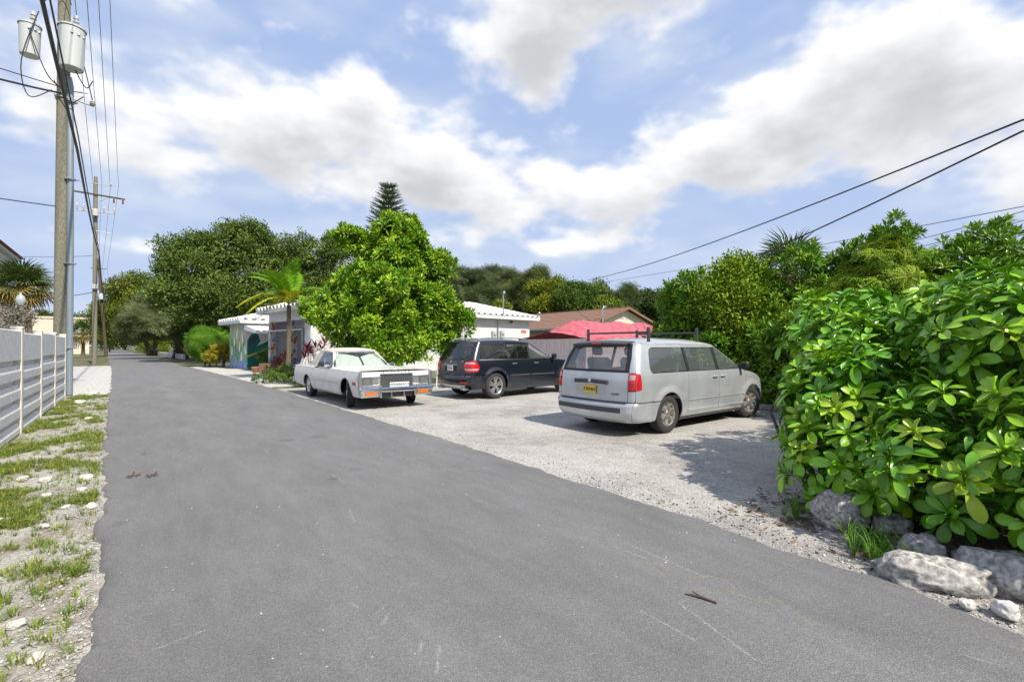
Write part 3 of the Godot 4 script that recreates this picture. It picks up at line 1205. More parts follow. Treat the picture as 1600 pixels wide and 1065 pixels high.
func cars() -> void:
	var silver := grime("silver_paint", [0.46, 0.485, 0.51], [0.53, 0.555, 0.58], 0.34, 0.6, 131, 0.45)
	silver.clearcoat_enabled = true
	silver.clearcoat = 0.7
	silver.clearcoat_roughness = 0.1
	var white := grime("aged_white_paint", [0.70, 0.695, 0.67], [0.80, 0.795, 0.775], 0.35, 0.7, 132)
	white.clearcoat_enabled = true
	white.clearcoat = 0.5
	white.clearcoat_roughness = 0.18
	paint("navy_paint", lin(0.006, 0.009, 0.018), 0.0, 0.3)
	var top := grime("vinyl_top", [0.47, 0.43, 0.37], [0.58, 0.54, 0.47], 0.85, 1.4, 133)
	glass("tinted_glass", lin(0.15, 0.17, 0.18, 0.40))
	glass("dark_glass", lin(0.006, 0.007, 0.009, 0.86))
	glass("clear_glass", lin(0.10, 0.13, 0.13, 0.16))
	glass("lens_red", lin(0.55, 0.010, 0.016, 0.88))
	glass("lens_amber", lin(0.62, 0.15, 0.02, 0.92))
	glass("lens_clear", lin(0.7, 0.72, 0.72, 0.45))
	glass("headlamp_glass", lin(0.16, 0.18, 0.17, 0.7))
	mat("lamp_silver", lin(0.55, 0.56, 0.56), 0.25, 0.8)
	mat("rubber", lin(0.030, 0.029, 0.029), 0.85)
	mat("wheel_dark", lin(0.025, 0.025, 0.025), 0.8)
	mat("alloy", lin(0.55, 0.56, 0.57), 0.3, 0.85)
	grime("worn_alloy", [0.22, 0.20, 0.18], [0.48, 0.47, 0.45], 0.42, 3.0, 134, 0.6)
	mat("chrome", lin(0.72, 0.73, 0.74), 0.12, 1.0)
	grime("dull_chrome", [0.45, 0.46, 0.46], [0.62, 0.63, 0.64], 0.28, 2.0, 135, 0.9)
	mat("trim_black", lin(0.014, 0.014, 0.015), 0.55)
	mat("trim_grey", lin(0.05, 0.052, 0.056), 0.6)
	mat("underbody", lin(0.012, 0.012, 0.012), 0.9)
	mat("cloth_grey", lin(0.16, 0.16, 0.16), 0.9)
	mat("cloth_cream", lin(0.50, 0.47, 0.40), 0.8)
	mat("plate_yellow", lin(0.62, 0.45, 0.05), 0.5)
	mat("plate_white", lin(0.74, 0.74, 0.75), 0.5)
	mat("ink", lin(0.02, 0.02, 0.03), 0.6)
	mat("ink_grey", lin(0.12, 0.12, 0.13), 0.6)
	mat("foil", lin(0.62, 0.72, 0.60), 0.4, 0.3)
	minivan()
	suv()
	convertible()
	far_car()


func minivan() -> void:
	var o := thing("minivan", "silver minivan with a black ladder rack on its roof, parked nose to the hedge", "minivan", Vector3(7.60, 0, -6.05), 0.0)
	var sh := Shell.new()
	sh.host = self
	sh.W = kn([0.20, 0.86, 0.30, 0.925, 0.45, 0.96, 0.62, 0.975, 0.9, 0.975, 1.06, 0.958, 1.12, 0.945, 1.60, 0.80])
	sh.XF = kn([0.18, 3.84, 0.3, 3.96, 0.5, 4.0, 0.7, 3.97, 0.82, 3.88, 0.92, 3.66, 1.0, 3.30, 1.06, 2.98, 1.12, 2.86, 1.60, 1.95])
	sh.XR = kn([0.22, -0.97, 0.30, -1.06, 0.42, -1.10, 0.56, -1.09, 0.60, -1.03, 0.95, -1.01, 1.08, -0.99, 1.40, -0.87, 1.60, -0.77])
	sh.RF = kn([0.2, 0.36, 0.7, 0.40, 0.9, 0.25, 1.0, 0.10, 1.6, 0.12])
	sh.RR = kn([0.2, 0.24, 0.55, 0.22, 0.62, 0.15, 1.0, 0.15, 1.6, 0.16])
	sh.cf = 0.16
	sh.cr = 0.06
	sh.wheels = [[0.0, 0.345, 0.385], [3.08, 0.345, 0.385]]
	sh.flare = 0.034
	var sv: StandardMaterial3D = M["silver_paint"]
	var S := sh.side
	# flanks
	var ring := 0.392
	var q := pl([0.62, 0.25, 0.62, 1.09, -0.46, 1.09])
	q.append_array(pl([-0.50, 1.12, -0.52, 1.18, -0.46, 1.42, -0.42, 1.50, -0.34, 1.54, 0.62, 1.54, 0.62, 1.60]))
	q.append_array(run(sh.rx, 1.60, 0.60, 12))
	q.append_array(arc(0, 0.345, ring, 139, 0, 18))
	q.append_array(pl([ring, 0.25]))
	pair("quarter_panel", [q], S, sv, o, 0.035)
	var bmp := run(sh.rx, 0.59, 0.24, 8)
	bmp.append_array(pl([-0.45, 0.24]))
	bmp.append_array(arc(0, 0.345, ring, 193, 141, 8))
	pair("rear_bumper_end", [bmp], S, sv, o)
	for flip in [false, true]:
		var names := ["sliding_door", "front_door"]
		for k in 2:
			var dd := Node3D.new()
			dd.name = names[k]
			o.add_child(dd, true)
			var mb := MB.new()
			if flip:
				mb.xf = FLIP
			var x0: float = [0.62, 1.72][k]
			var poly := pl([0.62, 0.25, 1.72, 0.25, 1.72, 1.09, 0.62, 1.09]) if k == 0 else pl([1.72, 0.25, 2.66, 0.25, 2.70, 0.45, 2.80, 0.75, 2.80, 1.09, 1.72, 1.09])
			panel(mb, poly, S, Vector3(0, 0, 1))
			part("door_skin", mb, sv, dd)
			mb = MB.new()
			if flip:
				mb.xf = FLIP
			var win := pl([0.70, 1.105, 1.655, 1.105, 1.655, 1.535, 0.70, 1.535]) if k == 0 else pl([1.765, 1.105, 2.62, 1.105, 2.03, 1.535, 1.765, 1.535])
			panel(mb, win, S, Vector3(0, 0, 1), 0.09, 0, -0.012, 0.0)
			part("window", mb, M["tinted_glass"], dd)
			# dark frame round the glass
			for fr in ([[0.62, 1.09, 0.70, 1.545], [1.655, 1.09, 1.72, 1.545], [0.70, 1.09, 1.655, 1.105]] if k == 0 else [[1.72, 1.09, 1.765, 1.545], [1.765, 1.09, 2.64, 1.105]]):
				mb = MB.new()
				if flip:
					mb.xf = FLIP
				panel(mb, pl([fr[0], fr[1], fr[2], fr[1], fr[2], fr[3], fr[0], fr[3]]), S, Vector3(0, 0, 1), 0.1, 0, -0.004, 0.012)
				part("window_frame", mb, M["trim_black"], dd)
			mb = MB.new()
			if flip:
				mb.xf = FLIP
			var hx: float = [1.56, 1.86][k]
			var hp := sh.side(Vector2(hx, 0.965))
			mb.box(hp + Vector3(0, 0, 0.022), Vector3(0.17, 0.035, 0.03), 0.012)
			mb.box(hp + Vector3(-0.07, 0, 0.008), Vector3(0.03, 0.03, 0.02), 0.005)
			mb.box(hp + Vector3(0.07, 0, 0.008), Vector3(0.03, 0.03, 0.02), 0.005)
			part("handle", mb, sv, dd)
			mb = MB.new()
			if flip:
				mb.xf = FLIP
			var xe := 1.70 if k == 0 else 2.70
			panel(mb, pl([x0 + 0.02, 0.545, xe, 0.545, xe, 0.565, x0 + 0.02, 0.565]), S, Vector3(0, 0, 1), 0.12, 0, 0.008, 0.01)
			panel(mb, pl([x0 + 0.02, 0.345, xe - (0.02 if k == 0 else 0.03), 0.345, xe - (0.02 if k == 0 else 0.03), 0.372, x0 + 0.02, 0.372]), S, Vector3(0, 0, 1), 0.12, 0, 0.010, 0.012)
			part("side_moulding", mb, sv, dd)
	pair("quarter_window", [pl([-0.455, 1.105, 0.61, 1.105, 0.61, 1.535, -0.34, 1.535, -0.415, 1.49, -0.455, 1.42, -0.51, 1.18, -0.495, 1.125])], S, M["tinted_glass"], o, 0.09, 0, -0.012, 0.0)
	var fen := pl([2.80, 1.09])
	fen.append_array(run(sh.fx, 1.06, 0.62, 14))
	fen.append_array(arc(3.08, 0.345, ring, 44, 180, 16))
	fen.append_array(pl([3.08 - ring, 0.25, 2.66, 0.25, 2.70, 0.45, 2.80, 0.75]))
	pair("front_fender", [fen], S, sv, o, 0.035)
	var fb := run(sh.fx, 0.61, 0.22, 8)
	fb.append_array(pl([3.47, 0.22]))
	fb.append_array(arc(3.08, 0.345, ring, -14, 42, 8))
	pair("front_bumper_end", [fb], S, sv, o)
	pair("roof_rail", [pl([0.62, 1.545, 2.02, 1.545, 1.92, 1.60, 0.62, 1.60])], S, sv, o, 0.1, 0.0)
	var ap := run(sh.fx, 1.10, 1.60, 8)
	ap.append_array(pl([1.90, 1.60, 2.035, 1.535, 2.66, 1.085]))
	pair("front_pillar", [ap], S, sv, o, 0.1, 0.0)
	pair("sill", [pl([0.40, 0.19, 2.68, 0.19, 2.68, 0.247, 0.40, 0.247])], S, M["trim_grey"], o)
	# tail
	var R := sh.rear
	var gate := pl([])
	for y in [0.605, 0.8, 0.95, 1.08]:
		gate.append(Vector2(0.80 if y < 1.1 else sh.rz(y), y))
	gate.append_array(pl([0.80, 1.105, 0.0, 1.105, -0.80, 1.105]))
	for y in [1.08, 0.95, 0.8, 0.605]:
		gate.append(Vector2(-0.80, y))
	var tg := Node3D.new()
	tg.name = "tailgate"
	o.add_child(tg, true)
	single("gate_skin", [gate], R, Vector3(-1, 0, 0), sv, tg)
	single("rear_window", [pl([-0.79, 1.115, 0.79, 1.115, 0.745, 1.36, 0.66, 1.575, -0.66, 1.575, -0.745, 1.36])], R, Vector3(-1, 0, 0), M["tinted_glass"], tg, 0.09, 0, -0.008, 0)
	single("window_border", [pl([-0.80, 1.107, -0.72, 1.107, -0.70, 1.30, -0.62, 1.56, -0.70, 1.60, -0.77, 1.36]), pl([0.80, 1.107, 0.77, 1.36, 0.70, 1.60, 0.62, 1.56, 0.70, 1.30, 0.72, 1.107]), pl([-0.72, 1.107, 0.72, 1.107, 0.71, 1.15, -0.71, 1.15])], R, Vector3(-1, 0, 0), M["trim_black"], tg, 0.09, 0, -0.003, 0.01)
	single("number_recess", [pl([-0.36, 0.69, 0.36, 0.69, 0.37, 0.84, 0.33, 0.90, -0.33, 0.90, -0.37, 0.84])], R, Vector3(-1, 0, 0), M["lamp_silver"], tg, 0.1, 0, 0.004, 0.01)
	var hb := MB.new()
	for k in 9:
		var z := lerpf(-0.36, 0.36, k / 8.0)
		var p := sh.rear(Vector2(z, 0.93))
		hb.box(p + Vector3(-0.012, -0.004 * absf(z) * 10.0 + 0.01, 0), Vector3(0.04, 0.075, 0.095), 0.012)
	part("grab_handle", hb, M["trim_grey"], tg)
	var em := MB.new()
	em.lathe([Vector2(0.002, 0.012), Vector2(0.028, 0.010), Vector2(0.036, 0.0)], 18, Transform3D(Basis(Vector3(0, 0, 1), PI / 2), sh.rear(Vector2(0, 0.945)) + Vector3(-0.036, 0, 0)))
	part("emblem", em, M["lamp_silver"], tg)
	var back := Basis(Vector3.UP, -PI / 2)
	plate(tg, sh.rear(Vector2(0, 0.785)) + Vector3(-0.018, 0, 0), back, 0.305, 0.152, M["plate_yellow"], "F70YWG", M["ink"], 0.075)
	put_text("badge_lettering", "GRAND", 0.05, M["ink_grey"], tg, sh.rear(Vector2(0.55, 0.73)) + Vector3(-0.006, 0, 0), back, 0.006)
	var wp := MB.new()
	var w0 := sh.rear(Vector2(0.0, 1.15)) + Vector3(-0.02, 0, 0)
	var w1 := sh.rear(Vector2(-0.08, 1.45)) + Vector3(-0.02, 0, 0)
	wp.tube([w0, w0.lerp(w1, 0.5) + Vector3(-0.01, 0, 0), w1], [0.008, 0.007, 0.005], 6)
	wp.box(w0 + Vector3(0.005, -0.015, -0.05), Vector3(0.03, 0.035, 0.18), 0.01)
	part("wiper", wp, M["trim_black"], tg)
	for s: float in [-1.0, 1.0]:
		var lamp := Node3D.new()
		lamp.name = "tail_light"
		o.add_child(lamp, true)
		var z1: float = sh.rz(0.95)
		for e in [["lens", 0.80, 1.10, "lens_red", 0.004], ["reversing_lens", 0.985, 1.065, "lens_clear", 0.007], ["reflector", 0.87, 0.95, "lens_red", 0.007]]:
			var mb := MB.new()
			if s < 0:
				mb.xf = FLIP
			if e[0] == "lens":
				panel(mb, pl([0.805, e[1], z1, e[1], z1, e[2], 0.805, e[2]]), R, Vector3(-1, 0, 0), 0.05, 0.002, e[4], 0.03)
				panel(mb, pl([sh.rx(0.95), e[1], sh.rx(0.95) + 0.10, e[1] + 0.02, sh.rx(0.95) + 0.10, e[2] - 0.02, sh.rx(0.95) + 0.012, e[2]]), S, Vector3(0, 0, 1), 0.03, 0.0, e[4], 0.03)
			else:
				panel(mb, pl([0.83, e[1], 0.915, e[1], 0.915, e[2], 0.83, e[2]]), R, Vector3(-1, 0, 0), 0.05, 0.0, e[4], 0.004)
			part(e[0], mb, M[e[3]], lamp)
	for flip in [false, true]:
		var mb := MB.new()
		if flip:
			mb.xf = FLIP
		var dp := run(sh.rz, 1.60, 1.105, 8)
		dp.append_array(pl([0.805, 1.105, 0.775, 1.36, 0.705, 1.60]))
		panel(mb, dp, R, Vector3(-1, 0, 0), 0.08, 0)
		part("rear_pillar", mb, sv, o)
		mb = MB.new()
		if flip:
			mb.xf = FLIP
		var lowp := run(sh.rz, 0.79, 0.605, 4)
		lowp.append_array(pl([0.805, 0.605, 0.805, 0.79]))
		panel(mb, lowp, R, Vector3(-1, 0, 0), 0.08, 0.002)
		part("rear_corner", mb, sv, o)
	var bump := run(sh.rz, 0.59, 0.24, 8)
	var bl := PackedVector2Array()
	for p in bump:
		bl.append(Vector2(-p.x, p.y))
	bump.append_array(rev(bl))
	single("rear_bumper", [bump], R, Vector3(-1, 0, 0), sv, o, 0.08, 0.0)
	single("bumper_strip", [pl([-0.82, 0.415, 0.70, 0.415, 0.70, 0.50, -0.82, 0.50])], R, Vector3(-1, 0, 0), M["trim_grey"], o, 0.08, 0.0, 0.006, 0.01)
	var ledge := MB.new()
	for k in 16:
		var z0 := lerpf(-0.80, 0.80, k / 16.0)
		var z1 := lerpf(-0.80, 0.80, (k + 1) / 16.0)
		var a := sh.rear(Vector2(z0, 0.575))
		var b := sh.rear(Vector2(z1, 0.575))
		ledge.face([a + Vector3(0.005, 0.026, 0), b + Vector3(0.005, 0.026, 0), b + Vector3(0.09, 0.03, 0), a + Vector3(0.09, 0.03, 0)], Vector3.UP)
	part("bumper_pad", ledge, M["trim_grey"], o)
	# nose
	var F := sh.front
	var nose := run(sh.fz, 0.22, 0.61, 6)
	var nl := PackedVector2Array()
	for p in nose:
		nl.append(Vector2(-p.x, p.y))
	nose.append_array(rev(nl))
	single("front_bumper", [nose], F, Vector3(1, 0, 0), sv, o, 0.1, 0.0)
	single("grille", [pl([-0.42, 0.625, 0.42, 0.625, 0.46, 0.80, -0.46, 0.80])], F, Vector3(1, 0, 0), M["trim_black"], o, 0.1, 0.0, -0.01)
	single("grille_cross", [pl([-0.03, 0.625, 0.03, 0.625, 0.03, 0.80, -0.03, 0.80]), pl([-0.42, 0.70, 0.42, 0.70, 0.42, 0.735, -0.42, 0.735])], F, Vector3(1, 0, 0), M["chrome"], o, 0.1, 0.0, 0.006)
	for s: float in [-1.0, 1.0]:
		var hl := pl([0.48, 0.64, 0.68, 0.64, 0.72, 0.80, 0.48, 0.82])
		if s < 0:
			hl = pl([-0.48, 0.64, -0.68, 0.64, -0.72, 0.80, -0.48, 0.82])
		single("headlight", [hl], F, Vector3(1, 0, 0), M["lens_clear"], o, 0.08, 0.0, 0.004)
	var hoodp := run(sh.fz, 0.82, 1.06, 8)
	var hp2 := PackedVector2Array()
	for p in hoodp:
		hp2.append(Vector2(-p.x, p.y))
	hoodp.append_array(rev(hp2))
	single("hood", [hoodp], F, Vector3(1, 1, 0), sv, o, 0.12, 0.003, 0.0, 0.02, 0.02)
	single("cowl", [pl([-0.84, 1.062, 0.84, 1.062, 0.84, 1.115, -0.84, 1.115])], F, Vector3(1, 1, 0), M["trim_black"], o, 0.12, 0.0, -0.004)
	var ws := run(sh.fz, 1.12, 1.60, 8)
	var wl := PackedVector2Array()
	for p in ws:
		wl.append(Vector2(-p.x, p.y))
	ws.append_array(rev(wl))
	single("windshield", [ws], F, Vector3(1, 1, 0), M["clear_glass"], o, 0.1, 0.0, -0.004, 0)
	# roof
	var rise := kn([0, 0.006, 0.06, 0.055, 0.15, 0.088, 0.4, 0.125, 0.7, 0.118, 0.88, 0.075, 0.96, 0.03, 1.0, 0.006])
	arch("roof", func(u: float, z: float) -> float: return lerpf(sh.rear(Vector2(z, 1.60)).x, sh.front(Vector2(z, 1.60)).x, u), func(_u: float) -> float: return cv(sh.W, 1.60), func(_u: float) -> float: return 1.60, func(u: float) -> float: return cv(rise, u), 2.6, sv, o)
	var sp := MB.new()
	for k in 12:
		var z0 := lerpf(-0.66, 0.66, k / 12.0)
		var z1 := lerpf(-0.66, 0.66, (k + 1) / 12.0)
		var a := sh.rear(Vector2(z0, 1.60))
		var b := sh.rear(Vector2(z1, 1.60))
		var ya := 1.672 - 0.05 * z0 * z0
		var yb := 1.672 - 0.05 * z1 * z1
		var back_x := -0.09
		sp.face([Vector3(a.x + 0.16, ya, z0), Vector3(b.x + 0.16, yb, z1), Vector3(b.x + back_x, yb - 0.045, z1), Vector3(a.x + back_x, ya - 0.045, z0)], Vector3(-0.3, 1, 0))
		sp.face([Vector3(a.x + back_x, ya - 0.045, z0), Vector3(b.x + back_x, yb - 0.045, z1), Vector3(b.x + back_x + 0.01, yb - 0.085, z1), Vector3(a.x + back_x + 0.01, ya - 0.085, z0)], Vector3(-1, 0, 0))
		sp.face([Vector3(a.x + back_x + 0.01, ya - 0.085, z0), Vector3(b.x + back_x + 0.01, yb - 0.085, z1), Vector3(b.x + 0.05, yb - 0.085, z1), Vector3(a.x + 0.05, ya - 0.085, z0)], Vector3(0, -1, 0))
	part("spoiler", sp, M["trim_grey"], o)
	var bl2 := MB.new()
	bl2.box(Vector3(sh.rear(Vector2(0, 1.6)).x - 0.09, 1.607, 0), Vector3(0.02, 0.03, 0.22), 0.006)
	part("brake_light", bl2, M["lens_red"], o)
	# ladder rack
	for x in [-0.28, 1.30]:
		var rk := Node3D.new()
		rk.name = "ladder_rack"
		o.add_child(rk, true)
		var yb := 1.70 if x < 0 else 1.715
		var mb := MB.new()
		mb.box(Vector3(x, yb + 0.115, 0), Vector3(0.035, 0.035, 1.46), 0.006)
		part("crossbar", mb, M["dark_grey_metal"], rk)
		for s: float in [-1.0, 1.0]:
			mb = MB.new()
			mb.box(Vector3(x, yb + 0.075, 0.73 * s), Vector3(0.05, 0.27, 0.05), 0.008)
			part("upright", mb, M["dark_grey_metal"], rk)
	for s: float in [-1.0, 1.0]:
		var mb := MB.new()
		mb.box(Vector3(2.62, 1.16, 1.05 * s), Vector3(0.10, 0.17, 0.20), 0.045)
		mb.box(Vector3(2.64, 1.10, 0.95 * s), Vector3(0.06, 0.05, 0.10), 0.02)
		part("wing_mirror", mb, M["trim_black"], o)
	for x in [0.0, 3.08]:
		for s: float in [-1.0, 1.0]:
			wheel(o, Vector3(x, 0.345, 0.845 * s), 0.345, 0.225, 0.215, "cover", M["worn_alloy"], s < 0, -0.22 if x > 1 else 0.0)
	var ub := MB.new()
	ub.box(Vector3(1.5, 0.24, 0), Vector3(4.6, 0.06, 1.3), 0.02)
	ub.box(Vector3(1.54, 0.34, 0), Vector3(2.2, 0.2, 1.7), 0.02)
	ub.box(Vector3(-0.70, 0.42, 0), Vector3(0.5, 0.3, 1.5), 0.02)
	ub.box(Vector3(3.1, 0.62, 0), Vector3(1.2, 0.5, 1.2), 0.02)
	ub.box(Vector3(0, 0.345, 0), Vector3(0.08, 0.08, 1.5), 0.02)
	ub.box(Vector3(0, 0.76, 0), Vector3(0.85, 0.03, 1.86), 0.01)
	ub.box(Vector3(3.08, 0.76, 0), Vector3(0.85, 0.03, 1.86), 0.01)
	part("underbody", ub, M["underbody"], o)
	var dash := MB.new()
	dash.box(Vector3(2.55, 0.98, 0), Vector3(0.5, 0.2, 1.6), 0.06)
	dash.box(Vector3(1.0, 0.47, 0), Vector3(3.6, 0.05, 1.75), 0.01)
	part("interior", dash, M["trim_grey"], o)
	for x in [1.95, 1.0]:
		for z in [-0.42, 0.42]:
			seat(o, Vector3(x, 0.60, z), M["cloth_grey"], 0.52)
	for z in [-0.42, 0.42]:
		seat(o, Vector3(0.0, 0.62, z), M["cloth_cream"], 0.6)
	steering_wheel(o, Vector3(2.28, 1.0, -0.42))


func suv() -> void:
	var o := thing("suv", "navy black sport utility vehicle with red tail lights, behind the silver minivan", "suv", Vector3(8.50, 0, -12.58), deg_to_rad(3.0))
	var sh := Shell.new()
	sh.host = self
	sh.W = kn([0.24, 0.86, 0.34, 0.92, 0.5, 0.945, 0.75, 0.96, 1.0, 0.955, 1.12, 0.935, 1.17, 0.92, 1.68, 0.765])
	sh.XF = kn([0.24, 3.86, 0.4, 4.0, 0.7, 4.04, 0.9, 4.0, 1.0, 3.86, 1.08, 3.45, 1.14, 2.85, 1.18, 2.66, 1.68, 1.62])
	sh.XR = kn([0.28, -0.93, 0.40, -1.02, 0.62, -1.05, 0.70, -1.0, 1.0, -0.98, 1.14, -0.95, 1.45, -0.80, 1.68, -0.66])
	sh.RF = kn([0.2, 0.36, 0.8, 0.38, 1.0, 0.2, 1.1, 0.10, 1.68, 0.12])
	sh.RR = kn([0.2, 0.30, 0.6, 0.28, 0.75, 0.22, 1.1, 0.2, 1.68, 0.16])
	sh.cf = 0.16
	sh.cr = 0.07
	sh.wheels = [[0.0, 0.385, 0.42], [3.075, 0.385, 0.42]]
	sh.flare = 0.045
	var nv: StandardMaterial3D = M["navy_paint"]
	var dg: StandardMaterial3D = M["dark_glass"]
	var S := sh.side
	var R := sh.rear
	var F := sh.front
	var ring := 0.43
	var q := pl([0.50, 1.15, -0.58, 1.15, -0.42, 1.61, 0.50, 1.61, 0.50, 1.68])
	q.append_array(run(sh.rx, 1.68, 0.72, 12))
	q.append_array(arc(0, 0.385, ring, 128, 40, 12))
	q.append_array(pl([0.42, 0.80, 0.50, 0.95]))
	pair("quarter_panel", [q], S, nv, o, 0.035)
	var bmp := run(sh.rx, 0.71, 0.30, 8)
	bmp.append_array(pl([-0.46, 0.30]))
	bmp.append_array(arc(0, 0.385, ring, 190, 130, 8))
	pair("rear_bumper_end", [bmp], S, nv, o)
	for flip in [false, true]:
		for k in 2:
			var dd := Node3D.new()
			dd.name = ["rear_door", "front_door"][k]
			o.add_child(dd, true)
			var poly: PackedVector2Array
			if k == 0:
				poly = pl([1.42, 0.33, 1.42, 1.15, 0.50, 1.15, 0.50, 0.95, 0.42, 0.80])
				poly.append_array(arc(0, 0.385, ring, 36, -4, 6))
				poly.append_array(pl([0.46, 0.33]))
			else:
				poly = pl([1.42, 0.33, 2.50, 0.33, 2.55, 0.5, 2.56, 1.15, 1.42, 1.15])
			var win := pl([0.545, 1.17, 1.375, 1.17, 1.375, 1.61, 0.545, 1.61]) if k == 0 else pl([1.46, 1.17, 2.42, 1.17, 1.72, 1.61, 1.46, 1.61])
			for e in ["door_skin", "window", "window_frame", "handle", "trim_strip"]:
				var mb := MB.new()
				if flip:
					mb.xf = FLIP
				match e:
					"door_skin":
						panel(mb, poly, S, Vector3(0, 0, 1))
						part(e, mb, nv, dd)
					"window":
						panel(mb, win, S, Vector3(0, 0, 1), 0.09, 0, -0.010, 0.0)
						part(e, mb, dg if k == 0 else M["tinted_glass"], dd)
					"window_frame":
						for fr in ([[0.50, 1.17, 0.545, 1.62], [1.375, 1.17, 1.42, 1.62], [0.88, 1.17, 0.90, 1.62]] if k == 0 else [[1.42, 1.17, 1.46, 1.62]]):
							mb = MB.new()
							if flip:
								mb.xf = FLIP
							panel(mb, pl([fr[0], fr[1], fr[2], fr[1], fr[2], fr[3], fr[0], fr[3]]), S, Vector3(0, 0, 1), 0.1, 0, -0.003, 0.012)
							part(e, mb, M["trim_black"], dd)
					"handle":
						var hp := sh.side(Vector2([1.22, 2.24][k] - 0.85 * k + 0.2 * k, 1.02 + 0.0 * k))
						hp = sh.side(Vector2([0.74, 1.66][k], 1.03))
						mb.box(hp + Vector3(0, 0, 0.022), Vector3(0.18, 0.032, 0.028), 0.012)
						mb.box(hp + Vector3(-0.07, 0, 0.006), Vector3(0.03, 0.03, 0.02), 0.005)
						mb.box(hp + Vector3(0.07, 0, 0.006), Vector3(0.03, 0.03, 0.02), 0.005)
						part(e, mb, M["chrome"], dd)
					"trim_strip":
						var x0: float = [0.56, 1.44][k]
						var x1: float = [1.40, 2.50][k]
						panel(mb, pl([x0, 0.655, x1, 0.655, x1, 0.695, x0, 0.695]), S, Vector3(0, 0, 1), 0.12, 0, 0.010, 0.012)
						part(e, mb, M["trim_grey"], dd)
	pair("belt_strip", [pl([-0.60, 1.146, 2.50, 1.146, 2.50, 1.170, -0.60, 1.170])], S, M["chrome"], o, 0.12, 0, 0.006, 0.01)
	pair("quarter_window", [pl([-0.555, 1.17, 0.49, 1.17, 0.49, 1.60, -0.415, 1.60])], S, dg, o, 0.09, 0, -0.010, 0)
	var fen := pl([2.56, 1.15])
	fen.append_array(run(sh.fx, 1.12, 0.70, 14))
	fen.append_array(arc(3.075, 0.385, ring, 47, 188, 18))
	fen.append_array(pl([2.50, 0.33, 2.55, 0.5]))
	pair("front_fender", [fen], S, nv, o, 0.035)
	var fb := run(sh.fx, 0.69, 0.26, 8)
	fb.append_array(pl([3.49, 0.26]))
	fb.append_array(arc(3.075, 0.385, ring, -16, 45, 8))
	pair("front_bumper_end", [fb], S, nv, o)
	pair("upper_frame", [pl([0.50, 1.612, 1.74, 1.612, 1.60, 1.68, 0.50, 1.68])], S, nv, o, 0.1, 0)
	var ap := run(sh.fx, 1.16, 1.68, 8)
	ap.append_array(pl([1.58, 1.68, 1.725, 1.61, 2.45, 1.15]))
	pair("front_pillar", [ap], S, nv, o, 0.1, 0)
	pair("sill", [pl([0.42, 0.25, 2.66, 0.25, 2.66, 0.327, 0.42, 0.327])], S, M["trim_grey"], o, 0.1, 0, 0.012)
	# tail
	var gate := pl([-0.70, 0.72, 0.70, 0.72, 0.72, 0.80, 0.62, 0.86, 0.58, 1.0, 0.62, 1.12, 0.74, 1.15, 0.0, 1.15, -0.74, 1.15, -0.62, 1.12, -0.58, 1.0, -0.62, 0.86, -0.72, 0.80])
	var tg := Node3D.new()
	tg.name = "tailgate"
	o.add_child(tg, true)
	single("gate_skin", [gate], R, Vector3(-1, 0, 0), nv, tg)
	single("rear_window", [pl([-0.76, 1.155, 0.76, 1.155, 0.70, 1.40, 0.62, 1.66, -0.62, 1.66, -0.70, 1.40])], R, Vector3(-1, 0, 0), dg, tg, 0.09, 0, -0.004, 0)
	single("plate_recess", [pl([-0.30, 0.82, 0.30, 0.82, 0.30, 0.98, -0.30, 0.98])], R, Vector3(-1, 0, 0), M["trim_black"], tg, 0.1, 0, 0.004)
	var back := Basis(Vector3.UP, -PI / 2)
	plate(tg, sh.rear(Vector2(0, 0.905)) + Vector3(-0.016, 0, 0), back, 0.305, 0.152, M["plate_white"], "J81UZC", M["ink_grey"], 0.07)
	var cs := MB.new()
	for k in 10:
		var z := lerpf(-0.36, 0.36, (k + 0.5) / 10)
		cs.box(sh.rear(Vector2(z, 1.005)) + Vector3(-0.012, 0, 0), Vector3(0.03, 0.035, 0.074), 0.004)
	part("chrome_bar", cs, M["chrome"], tg)
	var star := MB.new()
	var sc := sh.rear(Vector2(0, 1.09)) + Vector3(-0.012, 0, 0)
	var ring_pts := []
	for k in 21:
		var a := TAU * k / 20
		ring_pts.append(sc + Vector3(0, sin(a) * 0.05, cos(a) * 0.05))
	star.tube(ring_pts, [0.006], 6, false)
	for k in 3:
		var a := TAU * k / 3 + PI / 2
		star.tube([sc, sc + Vector3(0, sin(a) * 0.05, cos(a) * 0.05)], [0.011, 0.003], 6)
	part("emblem", star, M["chrome"], tg)
	var bar := MB.new()
	bar.box(sh.rear(Vector2(0.52, 1.12)) + Vector3(-0.008, 0, 0), Vector3(0.008, 0.03, 0.16), 0.003)
	part("badge", bar, M["chrome"], tg)
